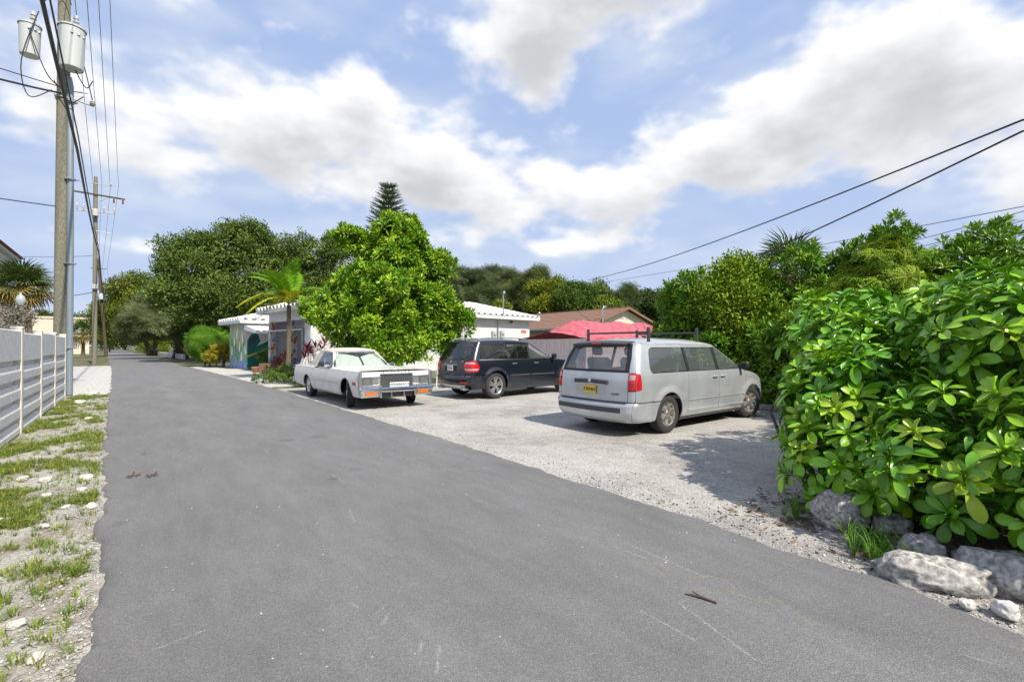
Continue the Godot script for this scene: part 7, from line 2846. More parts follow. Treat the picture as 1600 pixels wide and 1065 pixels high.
func hedge_trees() -> void:
	var ga := [0.07, 0.19, 0.01]
	var gb := [0.22, 0.37, 0.026]
	var list := [
		["hedge tree at the end of the row next to the red canopy", 14.3, -8.9, 3.7, 1.15, "broad"],
		["hedge tree with tall shoots straight beyond the minivan's roof", 14.2, -7.4, 4.05, 1.6, "oak"],
		["hedge tree behind the minivan's nose, reaching the power lines", 15.4, -6.0, 4.3, 1.8, "broad"],
		["yellow green tangled tree in the middle of the hedge row", 15.0, -4.0, 4.1, 1.8, "pinnate"],
		["loose tree with a tall open top above the hedge row", 16.6, -4.1, 4.9, 1.7, "broad"],
		["dense hedge tree behind the big glossy bush", 16.2, -2.2, 4.2, 1.9, "broad"],
		["hedge tree half outside the picture behind the glossy bush", 16.6, -0.4, 4.3, 1.9, "oak"],
		["last hedge tree of the row, mostly out of the picture", 16.8, 1.6, 4.3, 1.9, "broad"]]
	for e in list:
		var h: float = e[3]
		var r: float = e[4]
		var ca := ga if e[5] == "broad" else [0.11, 0.23, 0.012]
		var cb := gb if e[5] == "broad" else [0.27, 0.36, 0.03]
		tree("hedge_tree", e[0], "tree", Vector3(e[1], 0, e[2]), h * 0.7, lobes_of(13, Vector3(0, h * 0.52, 0), Vector3(r, h * 0.46, r), 0.62, hash(e[0]) % 991) + [[Vector3(0.1, h * 0.98, 0.2), Vector3(0.4, 0.35, 0.4)], [Vector3(-0.7, h * 0.9, 0.3), Vector3(0.42, 0.36, 0.42)]], 1250 if e[5] == "broad" else 1500, e[5], 1.05 if e[5] == "broad" else (0.8 if e[5] == "oak" else 0.85), ca, cb, "hedge trees along the lot's end", 0.09, 0.08, 3)
	var low := [
		["leafy shrub growing against the minivan's front bumper", 13.0, -4.6, 2.5, 1.15],
		["sprawling shrub between the minivan and the glossy bush", 11.4, -2.9, 2.35, 1.25],
		["viny shrub pressed against the back of the glossy bush", 10.2, -1.6, 2.35, 1.35],
		["hidden shrub filling the gap behind the glossy bush", 9.9, 0.4, 2.4, 1.4],
		["low shrub behind the concrete kerb of the lot", 13.3, -7.4, 1.9, 1.05],
		["dense low shrub right behind the minivan's front wheel", 13.5, -5.9, 2.2, 1.1],
		["dense low shrub between the kerb and the sprawling shrub", 13.1, -3.2, 2.2, 1.1],
		["low shrub at the far end of the concrete kerb", 13.6, -9.1, 1.7, 0.8]]
	for e in low:
		var h: float = e[3]
		var r: float = e[4]
		tree("hedge_shrub", e[0], "shrub", Vector3(e[1], 0, e[2]), h * 0.6, lobes_of(9, Vector3(0, h * 0.5, 0), Vector3(r, h * 0.46, r), 0.42, hash(e[0]) % 983) + [[Vector3(0.4, 0.35, 0.4), Vector3(r * 0.6, 0.4, r * 0.6)], [Vector3(-0.4, 0.35, 0.3), Vector3(r * 0.6, 0.4, r * 0.6)], [Vector3(-0.2, 0.35, -0.5), Vector3(r * 0.6, 0.4, r * 0.6)]], 760, "broad", 1.05, [0.07, 0.20, 0.012], [0.22, 0.36, 0.024], "shrubs along the lot's end", 0.04, 0.0, 4)


func hedge_bush() -> void:
	rng.seed = 401
	var o := thing("glossy_bush", "big glossy bush with spoon shaped leaves overhanging rocks at the road's edge", "bush", Vector3(5.9, 0, -0.9))
	var off := Vector3(-5.9, 0, 0.9)
	var lobes := []
	for e in [[6.0, 0.85, -1.35, 1.05, 0.85, 1.0], [6.7, 1.3, -0.4, 1.5, 1.02, 1.3], [5.35, 0.5, -1.55, 0.55, 0.5, 0.6], [5.25, 0.62, -0.75, 0.72, 0.62, 0.7], [5.5, 1.0, 0.35, 1.15, 1.0, 1.0], [7.3, 1.15, -1.6, 1.25, 0.98, 1.0], [5.9, 1.55, -0.5, 0.75, 0.55, 0.7], [6.9, 1.75, -1.1, 0.7, 0.42, 0.6], [8.0, 1.2, -0.6, 1.4, 1.0, 1.5], [5.1, 0.5, 0.1, 0.7, 0.5, 0.7], [7.9, 1.15, -2.3, 0.8, 0.85, 0.6], [6.2, 1.9, 0.6, 1.0, 0.62, 0.9], [7.2, 1.5, -2.2, 0.9, 0.72, 0.62], [6.5, 1.2, -1.95, 0.72, 0.75, 0.5], [8.3, 1.55, -2.2, 1.1, 0.7, 0.8], [5.6, 0.9, -1.75, 0.5, 0.5, 0.45]]:
		lobes.append([Vector3(e[0], e[1], e[2]) + off, Vector3(e[3], e[4], e[5])])
	# leaf shapes
	var shapes := []
	for k in 5:
		var mb := MB.new()
		spoon(mb, Transform3D(), 1.0, [0.44, 0.40, 0.48, 0.42, 0.46][k], [0.05, 0.22, 0.38, 0.12, 0.55][k], [0.22, 0.12, 0.18, 0.30, 0.1][k])
		shapes.append(mb.mesh())
	var bm := leaf_mat("bush_leaf", 0.28, 0.42)
	bm.metallic_specular = 0.5
	var tones := []
	for c in [[0.115, 0.31, 0.012], [0.17, 0.38, 0.016], [0.24, 0.45, 0.02], [0.09, 0.25, 0.012], [0.34, 0.49, 0.028], [0.14, 0.34, 0.014]]:
		var m: StandardMaterial3D = bm.duplicate()
		m.vertex_color_use_as_albedo = false
		m.albedo_color = lin(c[0], c[1], c[2])
		tones.append(m)
	# rosettes sit on the outside of the bush, each at the end of a shoot
	var eye := Vector3(0, 1.57, 0) - Vector3(5.9, 0, -0.9)
	var heads := []
	var tries := 0
	while heads.size() < 640 and tries < 60000:
		tries += 1
		var i := rng.randi() % lobes.size()
		var d := Vector3(gauss(), gauss() + 0.15, gauss()).normalized()
		var p: Vector3 = lobes[i][0] + d * lobes[i][1] * rnd(0.90, 1.08)
		if p.y < 0.12:
			continue
		var inside := false
		for j in lobes.size():
			if j != i and ((p - lobes[j][0]) / lobes[j][1]).length() < 0.80:
				inside = true
				break
		if inside and rng.randf() < 0.85:
			continue
		var up := (d + Vector3(gauss(0.2), 0.65, gauss(0.2))).normalized()
		heads.append([p, up, d])
	heads.sort_custom(func(a, b): return a[0].distance_to(eye) - (0.9 if a[2].dot(eye - a[0]) > 0 else 0.0) < b[0].distance_to(eye) - (0.9 if b[2].dot(eye - b[0]) > 0 else 0.0))
	var single_leaves := 0
	var rest := [[], [], [], [], []]
	var stems := MB.new()
	for h in heads:
		var up: Vector3 = h[1]
		var x := up.cross(Vector3(gauss(), gauss(), gauss())).normalized()
		var b := Basis(x, up, x.cross(up))
		var n := 9 + rng.randi() % 6
		var spin := rnd(0, TAU)
		var tone := rng.randi() % 6
		var size := rnd(0.75, 1.2)
		if rng.randf() < 0.35:
			tone = rng.randi() % 3
		for k in n:
			var f := k / float(n)
			var a := spin + k * 2.4
			var pitch := lerpf(-0.25, 1.15, f) + gauss(0.12)
			var len := lerpf(0.215, 0.115, f) * size * rnd(0.85, 1.12)
			var lb := b * Basis(Vector3.UP, a) * Basis(Vector3.RIGHT, -pitch) * Basis(Vector3(0, 0, 1), gauss(0.22))
			var at: Vector3 = h[0] + up * (0.05 * f - 0.02) + lb.z * 0.012
			var t := Transform3D(lb.scaled_local(Vector3.ONE * len), at)
			var sidx := rng.randi() % 5
			if single_leaves < 296:
				var q := put_mesh("leaf", shapes[sidx], tones[tone if rng.randf() < 0.7 else rng.randi() % 6], o)
				q.transform = t
				single_leaves += 1
			else:
				var c: Color = tones[tone].albedo_color.srgb_to_linear()
				var j := 1.0 + gauss(0.13)
				rest[sidx].append([t, Color(c.r * j, c.g * j, c.b * j)])
		stems.tube([h[0] - up * 0.16 - h[2] * 0.05, h[0] - up * 0.05, h[0] + up * 0.02], [0.007, 0.006, 0.004], 5)
	var sm := mat("green_stem", lin(0.13, 0.17, 0.05), 0.7)
	part("shoots", stems, sm, o, "stuff")
	for k in 5:
		scatter("foliage", shapes[k], bm, rest[k], o, "", "", "stuff")
	# inner leaves, smaller and sparser, close the body of the bush
	var inner := [[], [], [], [], []]
	for i in 6500:
		var l: Array = lobes[rng.randi() % lobes.size()]
		var d := Vector3(gauss(), gauss(), gauss()).normalized()
		var p: Vector3 = l[0] + d * l[1] * pow(rng.randf(), 0.5) * 0.93
		if p.y < 0.08:
			continue
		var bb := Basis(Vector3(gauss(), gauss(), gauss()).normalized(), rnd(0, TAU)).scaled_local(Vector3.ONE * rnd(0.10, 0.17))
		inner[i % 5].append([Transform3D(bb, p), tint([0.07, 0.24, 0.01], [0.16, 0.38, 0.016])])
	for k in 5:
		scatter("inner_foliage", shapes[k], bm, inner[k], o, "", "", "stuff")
	# woody stems from the ground
	for k in 17:
		var l: Array = lobes[k % lobes.size()]
		var foot := Vector3(l[0].x + gauss(0.12), -0.03, l[0].z + gauss(0.12))
		var to: Vector3 = l[0] + Vector3(gauss(0.2), 0.2, gauss(0.2))
		var mb := MB.new()
		mb.tube([foot, foot.lerp(to, 0.35) + Vector3(gauss(0.1), 0.05, gauss(0.1)), foot.lerp(to, 0.7) + Vector3(gauss(0.1), 0.08, gauss(0.1)), to], [0.03, 0.022, 0.016, 0.009], 7)
		part("stem", mb, M["bark"], o)


func cable(pts: Array, r: float, sag: float, m: Material, called: String, label: String, group := "") -> void:
	# hangs between successive points
	var mb := MB.new()
	var line := []
	for i in pts.size() - 1:
		for k in 15:
			if k == 14 and i < pts.size() - 2:
				continue
			var f := k / 14.0
			line.append(pts[i].lerp(pts[i + 1], f) - Vector3(0, sag * 4.0 * f * (1.0 - f), 0))
	mb.tube(line, [r], 6)
	var o := part(called, mb, m, self)
	tag(o, label, "cable", group)


func insulator(parent: Node, at: Vector3, h := 0.22, m: Material = null) -> void:
	var mb := MB.new()
	mb.lathe([Vector2(0.03, 0), Vector2(0.075, 0.02), Vector2(0.04, h * 0.3), Vector2(0.085, h * 0.36), Vector2(0.045, h * 0.62), Vector2(0.075, h * 0.68), Vector2(0.045, h), Vector2(0.002, h + 0.01)], 12, Transform3D(Basis(), at))
	part("insulator", mb, m if m else M["porcelain"], parent)


func wood_pole(label: String, at: Vector3, h: float, r0: float, r1: float, m: String, lean := Vector3.ZERO) -> Node3D:
	var o := thing("utility_pole", label, "utility pole", at, 0.0, "wooden utility poles")
	var mb := MB.new()
	var pts := []
	var rad := []
	for k in 12:
		var f := k / 11.0
		pts.append(Vector3(0, -0.1 + (h + 0.1) * f, 0) + lean * f)
		rad.append(lerpf(r0, r1, f))
	mb.tube(pts, rad, 14)
	part("pole", mb, M[m], o)
	return o


func poles_and_wires() -> void:
	# the near pole with its riser
	var o := wood_pole("thick wooden pole with a grey riser pipe at the end of the white fence", Vector3(-1.78, 0, -21.05), 15.6, 0.20, 0.145, "pole_wood")
	var mb := MB.new()
	mb.tube([Vector3(0.215, 0, 0.16), Vector3(0.205, 5.0, 0.15), Vector3(0.17, 9.9, 0.12), Vector3(0.12, 10.2, 0.06)], [0.088], 12)
	part("riser_pipe", mb, M["conduit"], o)
	for y in [1.5, 4.2, 6.9, 9.4]:
		var b := MB.new()
		b.box(Vector3(0.18, y, 0.14), Vector3(0.28, 0.05, 0.27), 0.01, Basis(Vector3.UP, 0.6))
		part("pipe_strap", b, M["galvanised"], o)
	var arm := MB.new()
	arm.tube([Vector3(0.1, 9.55, 0.1), Vector3(0.55, 9.45, 0.15), Vector3(0.75, 9.4, 0.2)], [0.025], 6)
	arm.tube([Vector3(0.1, 9.75, 0.1), Vector3(0.6, 9.8, 0.15)], [0.018], 6)
	part("wire_bracket", arm, M["galvanised"], o)
	for y in [9.5, 12.9]:
		var ca := MB.new()
		ca.box(Vector3(0, y, 0.0), Vector3(0.42, 0.05, 0.42), 0.02)
		part("band", ca, M["galvanised"], o)
	insulator(o, Vector3(0.72, 9.42, 0.2), 0.16)
	# looping jumpers by the transformers
	rng.seed = 500
	var loops := [[Vector3(-0.55, 11.9, 0.35), Vector3(-0.9, 10.2, 0.5), Vector3(-0.75, 9.2, 0.4), Vector3(-0.25, 9.6, 0.25)], [Vector3(-0.75, 11.2, 0.4), Vector3(-0.35, 10.0, 0.45), Vector3(0.0, 9.7, 0.25)], [Vector3(0.05, 11.6, 0.45), Vector3(0.25, 10.5, 0.55), Vector3(0.55, 9.9, 0.35), Vector3(0.72, 10.2, 0.25)], [Vector3(0.32, 11.7, 0.45), Vector3(0.45, 10.9, 0.5), Vector3(0.65, 9.9, 0.3), Vector3(0.72, 9.55, 0.22)], [Vector3(0.2, 12.4, 0.4), Vector3(0.0, 12.9, 0.45), Vector3(-0.25, 12.6, 0.4), Vector3(-0.45, 12.2, 0.35)], [Vector3(-0.2, 9.9, 0.3), Vector3(0.15, 9.3, 0.35), Vector3(0.5, 9.6, 0.3)]]
	for l in loops:
		var jb := MB.new()
		var pts := []
		var n: int = l.size()
		for i in n - 1:
			for k in 6:
				var f := k / 6.0
				var p0: Vector3 = l[maxi(i - 1, 0)]
				var p3: Vector3 = l[mini(i + 2, n - 1)]
				pts.append(l[i].cubic_interpolate(l[i + 1], p0, p3, f))
		pts.append(l[n - 1])
		jb.tube(pts, [0.016], 6)
		part("jumper_wire", jb, M["cable_black"], o)
	transformer("large pale grey transformer can strapped to the front of the thick pole", Vector3(-1.55, 10.3, -20.52), 0.33, 1.25)
	transformer("small pale grey transformer can hanging to the road-away side of the thick pole", Vector3(-2.55, 10.55, -20.95), 0.26, 0.92)
	# the second pole with its crossarm
	var p2 := wood_pole("grey wooden pole with crossarm and white insulators beyond the concrete driveway", Vector3(-2.5, 0, -54.0), 15.9, 0.19, 0.13, "pole_wood")
	var cb := MB.new()
	cb.box(Vector3(0.3, 14.35, 0.16), Vector3(3.3, 0.13, 0.10), 0.01, Basis(Vector3(0, 0, 1), -0.03))
	part("crossarm", cb, M["dark_pole_wood"], p2)
	cb = MB.new()
	cb.box(Vector3(0.1, 15.3, 0.12), Vector3(2.2, 0.06, 0.05), 0.01)
	part("top_arm", cb, M["galvanised"], p2)
	cb = MB.new()
	cb.tube([Vector3(0.1, 13.7, 0.16), Vector3(0.9, 14.3, 0.18)], [0.025], 6)
	part("brace", cb, M["galvanised"], p2)
	cb = MB.new()
	cb.tube([Vector3(-1.2, 12.85, 0.2), Vector3(1.4, 12.95, 0.2)], [0.045], 8)
	part("cutout_bar", cb, M["porcelain"], p2)
	for x in [-1.15, -0.75, 0.55, 1.25]:
		insulator(p2, Vector3(x, 12.9, 0.22), 0.5)
	for x in [-1.1, 1.0]:
		insulator(p2, Vector3(x, 15.3, 0.12), 0.2)
	for x in [1.2, 1.8]:
		insulator(p2, Vector3(x, 13.85, 0.18), 0.42, M["brown_porcelain"])
	cb = MB.new()
	cb.lathe([Vector2(0.24, 0), Vector2(0.24, 0.5), Vector2(0.18, 0.6), Vector2(0.002, 0.6)], 14, Transform3D(Basis(), Vector3(0, 12.5, 0.35)))
	part("lightning_arrester", cb, M["porcelain"], p2)
	cb = MB.new()
	cb.box(Vector3(0, 6.55, 0.26), Vector3(0.42, 0.42, 0.25), 0.04)
	part("control_box", cb, M["grey_box"], p2)
	cb = MB.new()
	cb.tube([Vector3(0, 11.3, 0.1), Vector3(0.95, 11.2, 0.1)], [0.03], 6)
	part("lower_bracket", cb, M["galvanised"], p2)
	# the brown leaning pole and the ones beyond
	var p3 := wood_pole("brown leaning pole with two short arms far down the alley", Vector3(-2.9, 0, -91.0), 14.0, 0.22, 0.15, "dark_pole_wood", Vector3(-1.0, 0, 0))
	for e in [[12.6, 1.8], [8.9, 1.2], [8.3, 0.7]]:
		cb = MB.new()
		cb.box(Vector3(-0.9, e[0], 0.2), Vector3(e[1], 0.09, 0.08), 0.01)
		part("crossarm", cb, M["dark_pole_wood"], p3)
	cb = MB.new()
	cb.lathe([Vector2(0.25, 0), Vector2(0.25, 0.8), Vector2(0.002, 0.9)], 12, Transform3D(Basis(), Vector3(-0.6, 8.2, 0.4)))
	part("transformer_can", cb, M["transformer_grey"], p3)
	var p4 := wood_pole("thin pole farthest down the alley beside the roadside trees", Vector3(-4.2, 0, -150.0), 11.2, 0.2, 0.15, "dark_pole_wood")
	cb = MB.new()
	cb.box(Vector3(0, 10.6, 0.2), Vector3(2.0, 0.12, 0.1), 0.01)
	part("crossarm", cb, M["dark_pole_wood"], p4)
	# wires from pole to pole, coming from behind the viewer
	var cg: StandardMaterial3D = M["cable_grey"]
	var ck: StandardMaterial3D = M["cable_black"]
	var names := ["thin power wire nearest the alley, straight over the pole tops", "thin power wire second from the alley over the pole tops", "thin power wire running to the top of the grey pole", "thin power wire on the fence side of the pole tops"]
	var xs := [-0.72, -1.02, -1.32, -1.62]
	for k in 4:
		cable([Vector3(xs[k] + 0.1, 15.2, 16), Vector3(xs[k], 14.8 - 0.25 * k, -21), Vector3(-1.0 - 0.55 * k, 15.4 - 0.3 * (k % 2), -53.9), Vector3(-2.9 - 0.5 * k, 12.8, -90.8), Vector3(-3.6 - 0.4 * k, 10.7, -149.8)], 0.012, 0.28, cg, "power_wire", names[k], "wires along the alley")
	cable([Vector3(-0.95, 8.6, 16), Vector3(-1.42, 7.85, -20.8), Vector3(-2.28, 9.6, -53.8), Vector3(-3.2, 7.9, -90.8), Vector3(-4.1, 7.0, -149.8)], 0.038, 0.35, ck, "telephone_cable", "thick black cable sloping across the thick pole to the grey pole", "wires along the alley")
	cable([Vector3(-0.9, 9.0, 16), Vector3(-1.40, 8.3, -20.8), Vector3(-2.26, 9.9, -53.8), Vector3(-3.15, 8.3, -90.8)], 0.018, 0.25, ck, "telephone_cable", "thinner black cable lashed above the thick black one", "wires along the alley")
	# services to the buildings behind the fence
	cable([Vector3(-1.85, 9.6, -20.9), Vector3(-8.5, 5.9, -7.0)], 0.030, 0.5, ck, "service_cable", "black service bundle leaving the thick pole below the transformers", "service drops")
	cable([Vector3(-1.85, 9.8, -20.9), Vector3(-8.6, 6.1, -7.1)], 0.014, 0.3, ck, "service_cable", "thin wire above the black service bundle below the transformers", "service drops")
	cable([Vector3(-1.9, 6.0, -21.0), Vector3(-14.0, 5.4, -14.0)], 0.016, 0.2, ck, "service_cable", "single wire crossing the sky beside the thick pole at mid height", "service drops")
	cable([Vector3(-2.6, 6.1, -54.0), Vector3(-11.0, 4.0, -47.0)], 0.035, 0.3, cg, "service_cable", "grey wire from the grey pole sinking behind the fan palm", "service drops")
	cable([Vector3(-2.6, 9.2, -54.0), Vector3(-9.5, 9.4, -60.4)], 0.02, 0.15, cg, "service_cable", "thin wire joining the grey pole to the red roofed building", "service drops")
	# wires over the hedge
	cable([Vector3(9.5, 6.1, 8.0), Vector3(14.5, 6.25, -1.3), Vector3(33.4, 7.7, -31.0)], 0.022, 0.42, ck, "overhead_cable", "upper black cable crossing the sky above the hedge", "wires over the hedge")
	cable([Vector3(9.3, 6.0, 8.0), Vector3(14.6, 6.05, -1.3), Vector3(28.35, 4.5, -24.4)], 0.022, 0.55, ck, "overhead_cable", "lower black cable dipping into the hedge trees", "wires over the hedge")
	cable([Vector3(18.5, 5.8, 7.6), Vector3(34.0, 7.4, -31.5)], 0.014, 0.25, cg, "overhead_cable", "thin grey wire below the upper black cable", "wires over the hedge")
	for k in 3:
		cable([Vector3(24.0, 6.9 - 0.35 * k, 1.5), Vector3(27.0, 5.7 - 0.3 * k, -9.0)], 0.014, 0.1, cg, "overhead_cable", ["topmost of three thin wires ending behind the hedge at the picture's edge", "middle of three thin wires ending behind the hedge at the picture's edge", "lowest of three thin wires ending behind the hedge at the picture's edge"][k], "wires over the hedge")


func transformer(label: String, at: Vector3, r: float, h: float) -> void:
	var o := thing("transformer", label, "transformer", at, 0.0, "pole transformers")
	var mb := MB.new()
	mb.lathe([Vector2(0.002, 0), Vector2(r * 0.86, 0.0), Vector2(r * 0.9, 0.03), Vector2(r, h * 0.97), Vector2(r, h)], 26)
	part("tank", mb, M["transformer_grey"], o)
	mb = MB.new()
	mb.lathe([Vector2(r * 1.08, h), Vector2(r * 1.08, h + 0.05), Vector2(r * 0.7, h + 0.10), Vector2(0.002, h + 0.13)], 26)
	part("lid", mb, M["transformer_grey"], o)
	insulator(o, Vector3(r * 0.3, h + 0.10, 0.05), 0.36)
	for k in 3:
		var b := MB.new()
		var a := 0.5 + k * 0.5
		b.box(Vector3(cos(a) * r, h * 0.82, sin(a) * r), Vector3(0.07, 0.07, 0.07), 0.015)
		part("lug", b, M["galvanised"], o)
	var hg := MB.new()
	hg.box(Vector3(0.1, h * 0.8, -r - 0.08), Vector3(0.14, 0.10, 0.26), 0.02)
	hg.box(Vector3(0.1, h * 0.25, -r - 0.08), Vector3(0.14, 0.10, 0.26), 0.02)
	part("hanger", hg, M["galvanised"], o)


func rock(sd: int, seg := 16, rough := 0.5) -> ArrayMesh:
	var r1 := noise(0.9, 4, sd)
	var mb := MB.new()
	mb.grid(func(u: float, v: float) -> Vector3:
		var a := TAU * u
		var b := PI * v - PI / 2
		var d := Vector3(cos(a) * cos(b), sin(b), sin(a) * cos(b))
		var k := 1.0 + rough * r1.get_noise_3dv(d * 1.3)
		# broken flats
		k = minf(k, 1.06 / maxf(absf(d.x) + 0.25 * d.y, maxf(absf(d.y), absf(d.z + 0.2 * d.x))) * 0.86)
		return d * k, seg * 2, seg, Vector3.UP, true)
	# outward normals for a closed shape
	for i in mb.n.size():
		if mb.n[i].dot(mb.v[i]) < 0:
			mb.n[i] = -mb.n[i]
	var fixed := MB.new()
	fixed.v = mb.v
	fixed.n = mb.n
	fixed.uv = mb.uv
	fixed.c = mb.c
	for i in range(0, mb.ix.size(), 3):
		fixed.itri(mb.ix[i], mb.ix[i + 1], mb.ix[i + 2])
	return fixed.mesh()


func put_rock(label: String, at: Vector3, size: Vector3, turn: float, sd: int, m: String, group: String, called := "rock", cat := "rock") -> void:
	var o := put_mesh(called, rock(sd), M[m], self)
	tag(o, label, cat, group)
	o.transform = Transform3D(Basis(Vector3.UP, turn) * Basis(Vector3(0, 0, 1), sin(sd) * 0.12), at).scaled_local(size)


func small_things() -> void:
	rng.seed = 600
	# boulders under the glossy bush
	put_rock("long pale boulder lying at the asphalt edge in front of the glossy bush", Vector3(4.14, 0.07, -0.80), Vector3(0.15, 0.12, 0.31), 0.55, 3, "rock", "boulders under the glossy bush")
	put_rock("wide grey boulder behind the long pale one", Vector3(4.52, 0.08, -0.42), Vector3(0.27, 0.16, 0.36), 0.2, 5, "rock", "boulders under the glossy bush")
	put_rock("round grey boulder under the leaves near the lot", Vector3(4.86, 0.12, -1.52), Vector3(0.21, 0.20, 0.22), 1.1, 7, "rock", "boulders under the glossy bush")
	put_rock("small boulder wedged behind the round grey one", Vector3(4.98, 0.08, -1.22), Vector3(0.13, 0.12, 0.15), 0.4, 9, "rock", "boulders under the glossy bush")
	put_rock("knobbly boulder touching the long pale one's far end", Vector3(4.50, 0.08, -0.92), Vector3(0.14, 0.13, 0.15), 2.1, 11, "rock", "boulders under the glossy bush")
	put_rock("white broken stone beside the asphalt near the boulders", Vector3(3.98, 0.045, -0.44), Vector3(0.07, 0.05, 0.06), 0.4, 13, "white_rock", "white stones by the boulders", "stone", "stone")
	put_rock("small white stone in the gravel right by the long pale boulder", Vector3(3.92, 0.035, -0.60), Vector3(0.04, 0.025, 0.05), 1.4, 15, "white_rock", "white stones by the boulders", "stone", "stone")
	# pale stones on the verge
	var st := [[-0.50, -3.86, 0.05, "flat white stone alone on bare sand close to the viewer"], [-0.37, -3.39, 0.045, "white stone nearest the viewer on the verge"], [-0.78, -7.76, 0.075, "broad pale stone in the grass beside the two brown clumps' line"], [-1.0, -8.04, 0.06, "pale stone nearer the fence than the broad one"], [-0.42, -7.58, 0.085, "largest pale slab by the asphalt edge near the brown clumps"], [-0.69, -6.96, 0.06, "grey white stone half sunk in grass"], [-0.30, -6.25, 0.06, "pale stone tucked against the ragged asphalt edge"], [-0.89, -6.23, 0.05, "white stone in thick grass toward the fence"], [-0.49, -6.37, 0.045, "small chalky stone between two grass patches"], [-0.59, -5.82, 0.04, "small white stone on bare sand in mid verge"], [-0.42, -7.03, 0.055, "chalky stone just nearer than the largest slab"], [-1.11, -17.6, 0.16, "block of pale concrete at the foot of the fence end"], [-0.71, -13.67, 0.09, "pale stone far along the verge"], [-0.95, -20.2, 0.2, "pale rubble lump beside the thick pole"]]
	for i in st.size():
		var e: Array = st[i]
		put_rock(e[3], Vector3(e[0], e[2] * 0.22, e[1]), Vector3(e[2] * 0.95, e[2] * 0.45, e[2] * 0.75), i * 1.3, 20 + i, "white_rock", "pale stones on the verge", "stone", "stone")
	# brown clumps of dead leaves on the asphalt
	mat("dead_leaf", lin(0.10, 0.055, 0.03), 0.9)
	for e in [[0.02, -7.24, "flat clump of brown dead leaves on the asphalt, nearer the verge", 0.5], [0.19, -7.12, "upright curled clump of brown dead leaves on the asphalt", 1.0]]:
		var o := thing("dead_leaf_clump", e[2], "dead leaves", Vector3(e[0], 0.034, e[1]), 0.0, "brown clumps on the asphalt")
		for k in 7:
			var mb := MB.new()
			var a := k * 2.4
			leaf(mb, Vector3(cos(a), 0.1, sin(a)) * 0.015, Vector3(cos(a), 0.45 * float(e[3]) + 0.1, sin(a)).normalized(), Vector3(0, 1, 0.1).normalized(), rnd(0.05, 0.085), 0.035, rnd(-0.3, 0.3))
			part("leaf", mb, M["dead_leaf"], o)
	# twig
	var tw := MB.new()
	tw.tube([Vector3(-0.085, 0.01, 0.02), Vector3(0.0, 0.014, 0.0), Vector3(0.09, 0.01, -0.035)], [0.007, 0.009, 0.004], 6)
	tw.tube([Vector3(0.0, 0.014, 0), Vector3(0.07, 0.02, 0.012)], [0.006, 0.003], 5)
	var t := part("twig", tw, M["dark_wood"], self)
	tag(t, "short dark broken twig lying on the asphalt near the chalk marks", "twig")
	t.position = Vector3(2.72, 0.034, -1.60)
	t.rotation.y = deg_to_rad(88)
	# fallen leaves and litter under the bush
	var lm := MB.new()
	leaf(lm, Vector3.ZERO, Vector3(0, 0.1, 1).normalized(), Vector3.UP, 1.0, 0.4, 0.1)
	leaf_mat("litter_leaf", 0.8, 0.2)
	var spots := []
	for i in 900:
		var x := rnd(4.15, 5.6)
		var z := rnd(-2.4, 0.5)
		if x < 4.3 + 0.25 * absf(gauss()) and rng.randf() < 0.6:
			continue
		var s := rnd(0.03, 0.10)
		spots.append([Transform3D((Basis(Vector3.UP, rnd(0, TAU)) * Basis(Vector3.RIGHT, gauss(0.3))).scaled_local(Vector3.ONE * s), Vector3(x, 0.012 + rng.randf() * 0.02, z)), tint([0.06, 0.035, 0.02], [0.24, 0.15, 0.085], 0.2)])
	scatter("leaf_litter", lm.mesh(), M["litter_leaf"], spots, self, "brown dry leaf litter on the soil under the glossy bush", "leaf litter")
	# dark soil bed under the bush
	var sb := MB.new()
	var nzs := noise(1.2, 3, 611)
	sb.grid(func(u: float, v: float) -> Vector3:
		var zz := lerpf(-2.7, 5.0, v)
		var left := 4.22 + 0.16 * nzs.get_noise_1d(zz * 2.0) + maxf(0.0, (-zz - 1.0) * 0.30)
		var x := lerpf(left, 12.0, pow(u, 1.6))
		var q := nzs.get_noise_2d(x * 1.6, zz * 1.6)
		return Vector3(x, -0.03 + 0.075 * smoothstep(0.0, 0.24, u + q * 0.12) * smoothstep(0.02, 0.22, v + q * 0.10) + q * 0.012, zz), 60, 80, Vector3.UP)
	var soil := tex_mat("soil", M["rock"].albedo_texture, 0.95, 1 / 0.9)
	soil.albedo_color = lin(0.30, 0.25, 0.20)
	structure("soil", sb, soil)
	# grass clumps at the foot of the bush
	var blade := MB.new()
	for k in 20:
		var a := rnd(0, TAU)
		var d := Vector3(cos(a), 0, sin(a))
		var h := rnd(0.12, 0.34)
		var sd := Vector3(-sin(a), 0, cos(a)) * 0.0035
		var m := d * h * 0.2 + Vector3.UP * h * 0.6
		var tip := d * h * rnd(0.4, 0.8) + Vector3.UP * h * rnd(0.7, 1.0)
		var q := rnd(0.8, 1.2)
		blade.col = Color(q, q, q)
		blade.face([-sd, sd, m + sd, m - sd])
		blade.face([m - sd, m + sd, tip])
	var gs := []
	for i in 46:
		var base: Vector3 = [Vector3(4.22, 0, -1.05), Vector3(4.45, 0, -1.25), Vector3(4.72, 0, -1.9), Vector3(4.30, 0, -1.15)][i % 4]
		var k := rnd(0.25, 0.9)
		gs.append([Transform3D(Basis(Vector3.UP, rnd(0, TAU)).scaled(Vector3.ONE * k), base + Vector3(gauss(0.08), 0.0, gauss(0.08))), tint([0.06, 0.17, 0.012], [0.13, 0.27, 0.02])])
	scatter("weeds", blade.mesh(), M["leaf_grass"], gs, self, "thin grassy weeds sprouting at the foot of the glossy bush", "weeds")
